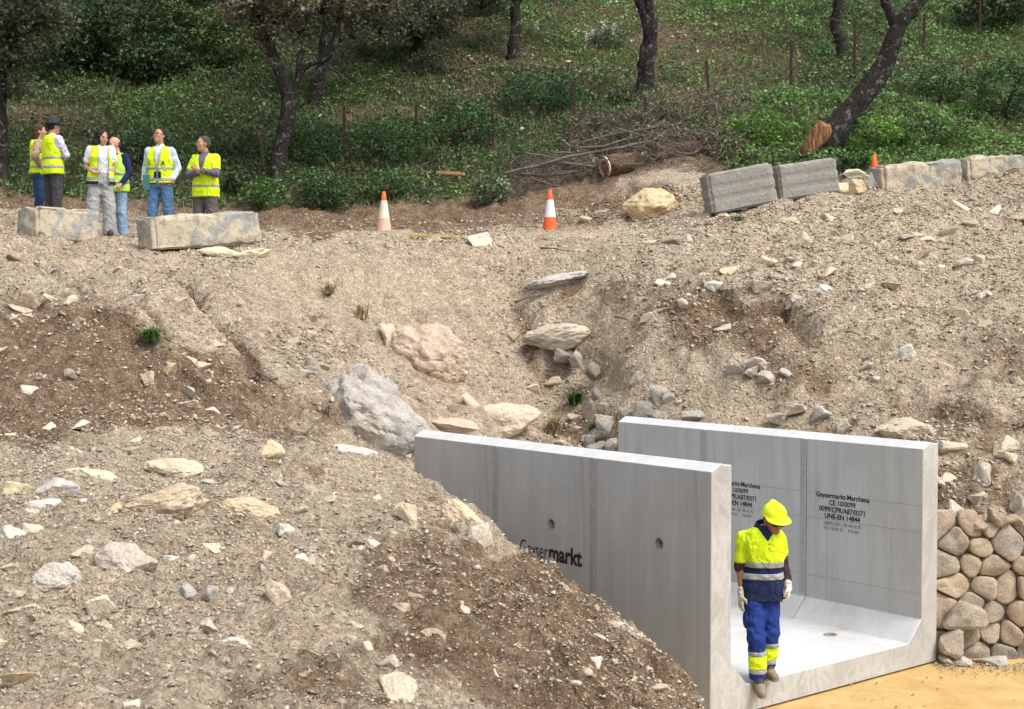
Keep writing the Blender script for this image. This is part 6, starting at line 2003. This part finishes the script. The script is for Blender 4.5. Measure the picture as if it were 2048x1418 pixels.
            if ve.get('vneck'):
                v.cut(lambda X, Y, Z: np.minimum(np.interp(Z, [ve['vneck'] * k, 1.5 * k], [-.004, .085]) - np.abs(X - nb[0]), -(Y - nb[1]) + 0 * Z))
            return v
        vest(0, hem, 1.50 * k).obj('vest', ve['mat'], root)
        for z0, z1, mt, nm in ve.get('bands', ()):
            vv = vest(.005, z0 * k, z1 * k)
            vv.cut(lambda X, Y, Z: np.maximum(z0 * k - Z, Z - z1 * k) + 0 * X)
            vv.obj(nm, mt, root)
        if ve.get('trim'):   # grey piping along the opening
            xc, wt, wb, zv = ve['open']
            for sx in (-1, 1):
                zs = np.linspace(1.46 * k, hem + .01, 12)
                T2 = sorted(low)
                pp = []
                for z_ in zs:
                    cy, d_, w_ = [np.interp(z_, [r[0] for r in T2], [r[i] for r in T2]) for i in (2, 4, 3)]
                    x_ = np.interp(z_, [zv * k - .25, zv * k, 1.5 * k], [wb, wb, wt])
                    pp.append((nb[0] + xc + sx * (x_ + .004), cy - (d_ + .036) * max(.2, 1 - (abs(x_) / (w_ + .034)) ** 2.3) ** (1 / 2.3) - .002, z_))
                V, Qd, Tt = tube(np.array(pp), np.full(12, .008), 6)
                mk('piping', V, [Qd, Tt], TAPE, True, parent=root)
    # --- hair
    h_ = sp.get('hair')
    if h_:
        v = Vox(hc - .34, hc + .28, min(res, .009))
        kk = sp.get('hk', 1.0)
        if h_['type'] == 'short':
            v.ell(L((0, .018, .036)), np.array((.084, .105, .094)) * kk, .01, Rm)
            v.ell(L((0, .03, -.01)), np.array((.082, .088, .07)) * kk, .02, Rm)
            nrm = Rm @ np.array((0, -.86, -.50)); nrm2 = Rm @ np.array((0, -.25, -.97))
            c1 = L((0, -.036, .058)); c2 = L((0, .02, -.055))
            v.cut(lambda X, Y, Z: np.minimum((X - c1[0]) * nrm[0] + (Y - c1[1]) * nrm[1] + (Z - c1[2]) * nrm[2], 9))
            v.cut(lambda X, Y, Z: (X - c2[0]) * nrm2[0] + (Y - c2[1]) * nrm2[1] + (Z - c2[2]) * nrm2[2])
        elif h_['type'] == 'curly':
            v.ell(L((0, .03, .03)), np.array((.115, .115, .11)), .02, Rm)
            v.ell(L((-.07, .04, -.06)), np.array((.065, .08, .11)), .03, Rm); v.ell(L((.07, .04, -.06)), np.array((.065, .08, .11)), .03, Rm)
            v.ell(L((0, .07, -.08)), np.array((.09, .06, .10)), .03, Rm)
            c1 = L((0, -.125, -.02)); 
            v.cut(lambda X, Y, Z: .088 - np.sqrt((X - c1[0]) ** 2 + (Y - c1[1]) ** 2 + ((Z - c1[2]) * .72) ** 2))
            v.wrinkle(.016, .028, 5)
        elif h_['type'] == 'long':
            v.ell(L((0, .018, .034)), np.array((.088, .108, .098)), .01, Rm); v.ell(L((0, .06, -.06)), np.array((.085, .06, .12)), .03, Rm)
            nrm = Rm @ np.array((0, -.92, -.38)); c1 = L((0, -.05, .05))
            v.cut(lambda X, Y, Z: (X - c1[0]) * nrm[0] + (Y - c1[1]) * nrm[1] + (Z - c1[2]) * nrm[2])
            v.wrinkle(.008, .03, 5)
        elif h_['type'] == 'fringe':   # bald on top, short hair round the sides
            v.ell(L((0, .018, .0)), np.array((.082, .103, .075)) * kk, .01, Rm)
            nrm = Rm @ np.array((0, -.9, .43)); c1 = L((0, .02, .02)); nrm2 = Rm @ np.array((0, -.25, -.97)); c2 = L((0, .02, -.055))
            v.cut(lambda X, Y, Z: (X - c1[0]) * nrm[0] + (Y - c1[1]) * nrm[1] + (Z - c1[2]) * nrm[2])
            v.cut(lambda X, Y, Z: (X - c2[0]) * nrm2[0] + (Y - c2[1]) * nrm2[1] + (Z - c2[2]) * nrm2[2])
        v.wrinkle(.003, .012, 7)
        v.obj('hair', h_['mat'], root)
    # --- shoes
    for l in Lg:
        an = np.array(l['p'][2], float); to = np.array(l['p'][3], float)
        d = to - an; d[2] = 0; d /= np.linalg.norm(d) + 1e-9
        heel = np.array(l.get('heel', an - d * .04 + [0, 0, -.045]))
        v = Vox(np.minimum(np.minimum(an, to), heel) - .1, np.maximum(np.maximum(an, to), heel) + .12, min(res, .008))
        v.cap(heel, to, .040, .042, .02); v.cap(an + [0, 0, -.02], an + (to - an) * .55, .050, .040, .04)
        v.cap(an, an + [0, 0, .035], .050, .047, .02)
        up = np.cross(np.cross(to - heel, [0, 0, 1]), to - heel); up /= np.linalg.norm(up); up = up if up[2] > 0 else -up
        v.cut(lambda X, Y, Z: -((X - heel[0]) * up[0] + (Y - heel[1]) * up[1] + (Z - heel[2]) * up[2]) - .030)
        v.obj('shoe', sp['shoe'], root)
        v2 = Vox(v.lo, v.lo + (np.array(v.n) - 1) * v.res, v.res)
        v2.cap(heel, to, .046, .048, .02)
        v2.cut(lambda X, Y, Z: np.abs((X - heel[0]) * up[0] + (Y - heel[1]) * up[1] + (Z - heel[2]) * up[2] + .027) - .011)
        v2.obj('sole', sp.get('sole', BK), root)
    return root, dict(new=new, L=L, Rm=Rm, nb=nb, T=T, lo=lo, hi=hi, res=res, shirt=shirt, trouser=trouser, A=A, Lg=Lg, hc=hc)

# ---- the worker stepping off the culvert floor
wl = P(1524, 1365, 12.86)
wloc = np.array([wl[0], 12.86, CF])
GLOVE = cloth('white_work_glove', (.60, .56, .50), .9, .12)
ROYAL = cloth('royal_blue_cloth', (.014, .036, .20), .85, .25)
MARO = cloth('dark_undersleeve', (.045, .022, .028), .85, .2)
BOOT = m_plain('tan_work_boot', (.22, .18, .135), .85, .2, 25, bump=.4)
arms_w = [dict(p=[(-.168, .01, 1.285), (-.205, .0, 1.03), (-.192, -.035, .80)], hd=(-.10, -.05, -.99), side=(.35, -.95, 0), curl=.30, glove=True, sleeve=.72, fold=(1, .1, 0)),
          dict(p=[(.135, .03, 1.285), (.195, .07, 1.06), (.228, -.02, .87)], hd=(.0, -.15, -.98), side=(-.25, -.95, .1), curl=.65, glove=True, sleeve=.60, fold=(-1, .2, 0))]
legs_w = [dict(p=[(-.095, 0, .80), (-.075, -.12, .40), (-.050, -.10, .035), (-.045, -.245, -.060)], heel=(-.052, -.07, -.03)),
          dict(p=[(.065, .03, .80), (.075, -.02, .42), (.055, .07, .10), (.095, -.10, .050)], heel=(.045, .11, .042))]
wk, I = person('worker in yellow helmet, yellow and navy polo and blue trousers, stepping off the culvert', wloc, 0,
    dict(k=.945, seed=3, lean=(.02, -.06), head=(.085, -.085, 1.475), look=(20, 16, 0), hk=1.0, skin=SKD, arms=arms_w, legs=legs_w, shades=True, glasses=True,
         trousers=dict(mat=ROYAL, r=(.096, .078, .078), nocut=True, wr=.009, waist=.84,
             legcut=lambda v: v.cut(lambda X, Y, Z: np.where(X < .0, .035 - Z, .10 - Z)),
             bands=[(0, .255, .298, TAPE, 'reflective_band'), (0, .131, .255, HV, 'hi_vis_band'), (0, .088, .131, TAPE, 'reflective_band'), (1, .300, .345, TAPE, 'reflective_band'), (1, .180, .300, HV, 'hi_vis_band'), (1, .140, .180, TAPE, 'reflective_band')]),
         shirt=dict(mat=NAVY, hem=.775, sleeve=.7, loose=.012, wr=.009, name='polo_shirt'),
         hair=dict(type='short', mat=HAIRD), shoe=BOOT, sole=BOOT), res=.0085)
def layer(grow, z0, z1, nm, mat, sl=True, cut=None):
    v = I['shirt'](grow, sleeves=sl)
    v.cut(lambda X, Y, Z: np.maximum(z0 - Z, Z - z1) + 0 * X)
    if cut: v.cut(cut)
    v.obj(nm, mat, wk)
layer(.005, 1.075, 1.6, 'yellow_yoke', HV, cut=lambda X, Y, Z: np.minimum(np.interp(Z, [1.285, 1.36, 1.42], [-.004, .050, .075]) - np.abs(X - I['nb'][0] - .006), I['nb'][1] - .02 - Y))
layer(.009, 1.045, 1.10, 'reflective_band', TAPE, False)
layer(.007, .935, .992, 'reflective_band', TAPE, False)
# open neck: collar, placket, undersleeves
nbv = I['nb']
v = Vox(nbv - .2, nbv + .22, .0075)
hv = I['L']((0, .02, -.07))
v.cap(nbv + [0, -.010, .015], nbv + [.004, -.012, .062], .108, .088, .01)
v.cut(lambda X, Y, Z: np.minimum(.55 * (Z - (nbv[2] - .035)) - np.abs(X - nbv[0] - .012), nbv[1] - .02 - Y))
v.cut(lambda X, Y, Z: .072 - np.sqrt((X - nbv[0] - .004) ** 2 + (Y - nbv[1] + .012) ** 2) + 0 * Z)
v.cut(lambda X, Y, Z: Z - nbv[2] - .088 + 0 * X - .25 * (Y - nbv[1]))
v.cut(lambda X, Y, Z: nbv[2] - .03 - Z + 0 * X + 0 * Y)
v.obj('collar', NAVY, wk)
for i, a in enumerate(arms_w):
    p = [np.array(q, float) for q in a['p'][:3]]
    v = I['new']()
    if i == 0: v.cap(p[0] + (p[1] - p[0]) * .5, p[0] + (p[1] - p[0]) * 1.0, .060, .054, .01)
    else:
        v.cap(p[0] + (p[1] - p[0]) * .4, p[1], .060, .052, .01); v.cap(p[1], p[1] + (p[2] - p[1]) * .80, .052, .040, .01)
    v.wrinkle(.008, .04, 9); v.obj('undersleeve', MARO, wk)
    v = Vox(p[2] - .24, p[2] + .2, .0045)
    do_hand(v, p[2], a['hd'], a['side'], 1.0, a['curl'], grow=.003, fold=a['fold'])
    v.cap(p[2] + (p[1] - p[2]) * .16, p[2] + np.array(a['hd']) * .03, .040, .036, .012)
    v.obj('glove', GLOVE, wk)
# helmet: shell, ridge and peak
L, Rm = I['L'], I['Rm']
HELM = m_plain('yellow_helmet_shell', (.72, .88, .01), .38, .03, 3, spec=.5)
v = Vox(I['hc'] - .24, I['hc'] + .26, .006)
v.ell(L((0, .010, .058)), (.106, .130, .102), .01, Rm)
c1 = L((0, 0, .042)); nz = Rm @ np.array((0, 0.10, 1.0)); nz /= np.linalg.norm(nz)
v.cut(lambda X, Y, Z: -((X - c1[0]) * nz[0] + (Y - c1[1]) * nz[1] + (Z - c1[2]) * nz[2]))
v.cap(L((0, -.08, .136)), L((0, .08, .146)), .016, .016, .04)
v.ell(L((0, -.012, .046)), (.110, .142, .011), .012, Rm)
v.ell(L((0, -.105, .040)), (.078, .055, .010), .015, Rm)
v.ell(L((0, .012, .0)), (.090, .115, .075), -1e-6, Rm) if False else None
v.obj('helmet', HELM, wk)
# cargo pocket on the outer thigh and polo buttons
v = Vox((-.26, -.25, .45), (-.1, .15, .75), .008)
v.ell((-.160, -.06, .57), (.028, .065, .085), .01); v.obj('cargo_pocket', ROYAL, wk)
for zz in (1.27, 1.23):
    bm = bmesh.new(); bmesh.ops.create_uvsphere(bm, u_segments=8, v_segments=6, radius=.006)
    Tz = sorted(I['T']); cy, d_ = [np.interp(zz, [r[0] for r in Tz], [r[i] for r in Tz]) for i in (2, 4)]
    bmesh.ops.translate(bm, vec=(.03, cy - d_ - .028, zz), verts=bm.verts); from_bm('button', bm, NAVY, True, wk)
for l in legs_w:
    an, to = np.array(l['p'][2], float), np.array(l['p'][3], float)
    v = Vox(an - .16, an + .16, .007); v.cap(an + [0, 0, .05], an + (to - an) * .42 + [0, 0, .012], .056, .040, .02); v.cap(an + [0, 0, .05], an + [0, .01, -.01], .056, .053, .02)
    v.obj('boot_upper', BK, wk)
lace = []
for i, l in enumerate(legs_w):
    an, to = np.array(l['p'][2]), np.array(l['p'][3])
    for t_ in (.15, .3, .45, .6):
        c = an + (to - an) * t_ + [0, 0, .040]
        lace.append(tube(np.array([c + [-.026, 0, -.006], c + [0, -.006, .006], c + [.026, 0, -.006]]), np.full(3, .004), 5))
V, F = join_parts(lace); mk('laces', V, F, BK, True, parent=wk)

# ---- the visitors on the track
def fl(px, D): 
    x = P(px, 470, D)[0]
    return np.array([x, D, float(H(x, D)) + .0])
def standing(k=1.0, fem=False, spread=.10, x0=0):
    hw = .09 * k
    return [dict(p=[(-hw, 0, .88 * k), (-spread, -.015, .48 * k), (-spread - .005, .02, .085), (-spread - .02, -.15, .04)]),
            dict(p=[(hw, 0, .88 * k), (spread, -.015, .48 * k), (spread + .005, .02, .085), (spread + .02, -.15, .04)])]
BAND2 = [(1.10, 1.155, TAPE, 'reflective_band'), (.95, 1.005, TAPE, 'reflective_band')]
JEAN = cloth('blue_jeans', (.10, .19, .36), .85, .15, True)
JEAND = cloth('dark_jeans', (.022, .055, .14), .85, .2, True)
JEANL = cloth('pale_jeans', (.22, .33, .46), .85, .12, True)
BOOTD = m_plain('dark_shoe', (.06, .05, .045), .7, .2)
def arm(s, e, w, hd, side, **kw): return dict(p=[s, e, w], hd=hd, side=side, **kw)
# 1 person behind, beige sweater, hand on hip, seen from behind-left, facing right
loc = fl(78, 24.2)
person('person in beige sweater and blue jeans, hand on hip, leftmost of the group', loc, R(110),
    dict(k=.98, fem=True, seed=21, head=(0, -.03, 1.62), look=(0, 0, 0), arms=[arm((-.165, 0, 1.40), (-.30, .06, 1.17), (-.20, -.03, 1.02), (.6, -.6, -.3), (0, -1, 0), sleeve=1.95), arm((.165, 0, 1.40), (.20, .03, 1.13), (.17, -.10, .93), (0, -.3, -1), (0, -1, 0), sleeve=1.95)],
         legs=standing(.98), trousers=dict(mat=JEAND, r=(.098, .075, .07)), shirt=dict(mat=cloth('beige_sweater', (.42, .27, .20)), sleeve=1.95, hem=.90),
         vest=dict(mat=HV, hem=.92, bands=[(1.13, 1.18, TAPE, 'reflective_band'), (1.00, 1.05, TAPE, 'reflective_band')]), hair=dict(type='long', mat=HAIRB), shoe=BOOTD), group='visitors in yellow vests')
# 2 man in a bucket hat, back to us, arms crossed, facing right
loc = fl(107, 23.6)
m2, I2 = person('man in a dark bucket hat and lilac shirt, arms crossed, seen from behind', loc, R(140),
    dict(k=1.0, seed=22, head=(0, -.03, 1.655), look=(2, -8, 0), arms=[arm((-.175, 0, 1.43), (-.24, -.10, 1.17), (-.02, -.23, 1.20), (.95, -.1, .2), (0, 0, 1), sleeve=1.95), arm((.175, 0, 1.43), (.25, -.12, 1.17), (.03, -.25, 1.16), (-.95, -.05, .2), (0, 0, 1), sleeve=1.95)],
         legs=standing(1.0), trousers=dict(mat=cloth('charcoal_trousers', (.055, .055, .062)), r=(.105, .085, .08)), shirt=dict(mat=cloth('lilac_shirt', (.55, .53, .66)), sleeve=1.95, hem=.92, collar=cloth('pale_collar', (.5, .5, .55))),
         vest=dict(mat=HV, hem=.86, bands=BAND2, trim=False), hair=dict(type='short', mat=HAIRD), shoe=BOOTD), group='visitors in yellow vests')
HAT = cloth('dark_hat', (.035, .045, .055), .9, .3)
v = Vox(I2['hc'] - .24, I2['hc'] + .24, .009); L, Rm = I2['L'], I2['Rm']
v.ell(L((0, .015, .075)), (.098, .118, .085), .01, Rm)
c1 = L((0, 0, .045)); v.cut(lambda X, Y, Z: c1[2] - Z + 0 * X + 0 * Y)
v.ell(L((0, .01, .040)), (.135, .155, .022), .02, Rm); v.wrinkle(.012, .06, 3)
v.obj('hat', HAT, m2)
# 3 woman with dark curls
loc = fl(203, 22.45)
person('woman with dark curly hair, white T-shirt under an open vest and wide grey trousers', loc, R(14),
    dict(k=.955, fem=True, seed=23, head=(.03, -.03, 1.535), look=(10, 30, 4), arms=[arm((-.155, 0, 1.35), (-.225, .03, 1.09), (-.10, -.15, .98), (.95, -.3, -.05), (0, 0, 1), sleeve=.62, curl=.8), arm((.155, 0, 1.35), (.20, .06, 1.10), (.13, -.05, .92), (-.3, -.3, -.9), (0, -1, 0), sleeve=.62)],
         legs=standing(.955, spread=.125), trousers=dict(mat=cloth('wide_grey_trousers', (.36, .36, .37), .85, .08), r=(.100, .098, .112), hemz=.02, waist=1.08, wr=.012), shirt=dict(mat=cloth('white_shirt', (.80, .80, .84), .8, .03), hem=1.02, sleeve=.6, name='t_shirt'),
         vest=dict(mat=HV, hem=.84, open=(.045, .062, .075, 1.3), trim=True, bands=[(.84, .90, NAVY, 'navy_hem'), (.90, .965, TAPE, 'reflective_band'), (1.055, 1.12, TAPE, 'reflective_band')]),
         hair=dict(type='curly', mat=HAIRD), shoe=BOOTD), group='visitors in yellow vests')
# 4 bald man behind her
loc = fl(236, 24.4)
person('bald man with navy sleeves and pale jeans, half hidden behind the woman', loc, R(-25),
    dict(k=.97, seed=24, head=(-.03, -.04, 1.605), look=(8, -18, 0), skin=skin_mat('pink_skin', (.58, .31, .23)), arms=[arm((-.17, 0, 1.39), (-.22, .03, 1.12), (-.15, -.14, 1.0), (.4, -.8, 0), (1, 0, 0), sleeve=1.9), arm((.17, 0, 1.39), (.25, .02, 1.12), (.20, -.13, .93), (-.3, -.6, -.6), (-1, 0, 0), sleeve=1.9)],
         legs=standing(.97), trousers=dict(mat=JEANL, r=(.10, .08, .078)), shirt=dict(mat=NAVY, sleeve=1.9, hem=.9), vest=dict(mat=HV2, hem=.82, vneck=1.15, bands=BAND2),
         hair=dict(type='fringe', mat=HAIRG), shoe=BOOTD), group='visitors in yellow vests')
# 5 man in glasses
loc = fl(322, 22.9)
LB = cloth('pale_blue_shirt', (.56, .66, .80), .85, .05)
m5, I5 = person('man in glasses with pale blue shirt, open vest and jeans, looking up to the left', loc, R(-4),
    dict(k=1.01, seed=25, head=(.0, -.02, 1.685), look=(-14, -28, 0), glasses=True, arms=[arm((-.18, 0, 1.44), (-.255, .05, 1.17), (-.27, -.02, .93), (-.02, -.12, -1), (0, -1, 0), sleeve=1.75, curl=.9, fold=(1, 0, 0)), arm((.18, 0, 1.44), (.27, .06, 1.17), (.20, -.06, .96), (-.4, -.2, -.8), (0, -1, 0), sleeve=1.8)],
         legs=standing(1.01, spread=.13), trousers=dict(mat=JEAN, r=(.105, .085, .08)), shirt=dict(mat=LB, sleeve=1.8, hem=.89, collar=LB),
         vest=dict(mat=HV, hem=.90, open=(0, .062, .006, 1.16), trim=True, bands=[(.90, .925, NAVY, 'navy_hem'), (.94, 1.005, TAPE, 'reflective_band'), (1.115, 1.17, TAPE, 'reflective_band')]),
         hair=dict(type='short', mat=HAIRD), shoe=BOOTD), group='visitors in yellow vests')
for s_, x in (('A', .095), ('I', -.115)):
    text_mesh(s_, .10, NAVY, m5, (x - .03, -.172, 1.20), Matrix.Rotation(R(90), 4, 'X'), bold=.002)
for nm, x0, x1, z0, z1 in (('navy_pocket', -.055, -.008, 1.0, 1.10), ('navy_pocket', .008, .055, 1.0, 1.10)):
    bm = bmesh.new(); bmesh.ops.create_cube(bm, size=1, matrix=Matrix.Translation(((x0 + x1) / 2, -.155, (z0 + z1) / 2)) @ Matrix.Diagonal((x1 - x0, .02, z1 - z0, 1)))
    from_bm(nm, bm, NAVY, False, m5)
bm = bmesh.new(); bmesh.ops.create_cube(bm, size=1, matrix=Matrix.Translation((0, 0, 0)) @ Matrix.Diagonal((.11, .02, .26, 1)))
bmesh.ops.bevel(bm, geom=bm.edges[:], offset=.006, segments=1, affect='EDGES')
fo = from_bm('folder', bm, m_plain('green_folder', (.05, .16, .145), .5, .05))
fo.location = (loc[0] - .19, loc[1] - .13, loc[2] + .93); fo.rotation_euler = (R(6), R(-3), R(20))
tag(fo, 'green folder held against the hip of the man in glasses', 'folder')
# 6 man with crossed arms facing us
loc = fl(412, 22.5)
GS = cloth('grey_shirt', (.13, .12, .17), .85, .12)
m6, I6 = person('man with crossed arms, sleeved vest and grey-brown trousers, rightmost of the group', loc, R(-16),
    dict(k=.975, seed=26, head=(-.02, -.03, 1.615), look=(-2, -42, 0), arms=[arm((-.175, 0, 1.385), (-.245, -.09, 1.12), (.01, -.235, 1.15), (.95, .0, .25), (0, 0, 1), sleeve=1.8, curl=.4), arm((.175, 0, 1.385), (.245, -.11, 1.13), (.0, -.25, 1.19), (-.93, .0, .3), (0, 0, 1), sleeve=1.8, curl=.4)],
         legs=standing(.975, spread=.12), trousers=dict(mat=cloth('grey_brown_trousers', (.125, .10, .098), .85, .12), r=(.11, .09, .085)), shirt=dict(mat=GS, sleeve=1.8, hem=.9, collar=GS),
         vest=dict(mat=HV, hem=.80, vneck=1.12, sleeve=.62, bands=[(.945, 1.0, TAPE, 'reflective_band')]), hair=dict(type='short', mat=HAIRG), shoe=BOOTD), group='visitors in yellow vests')
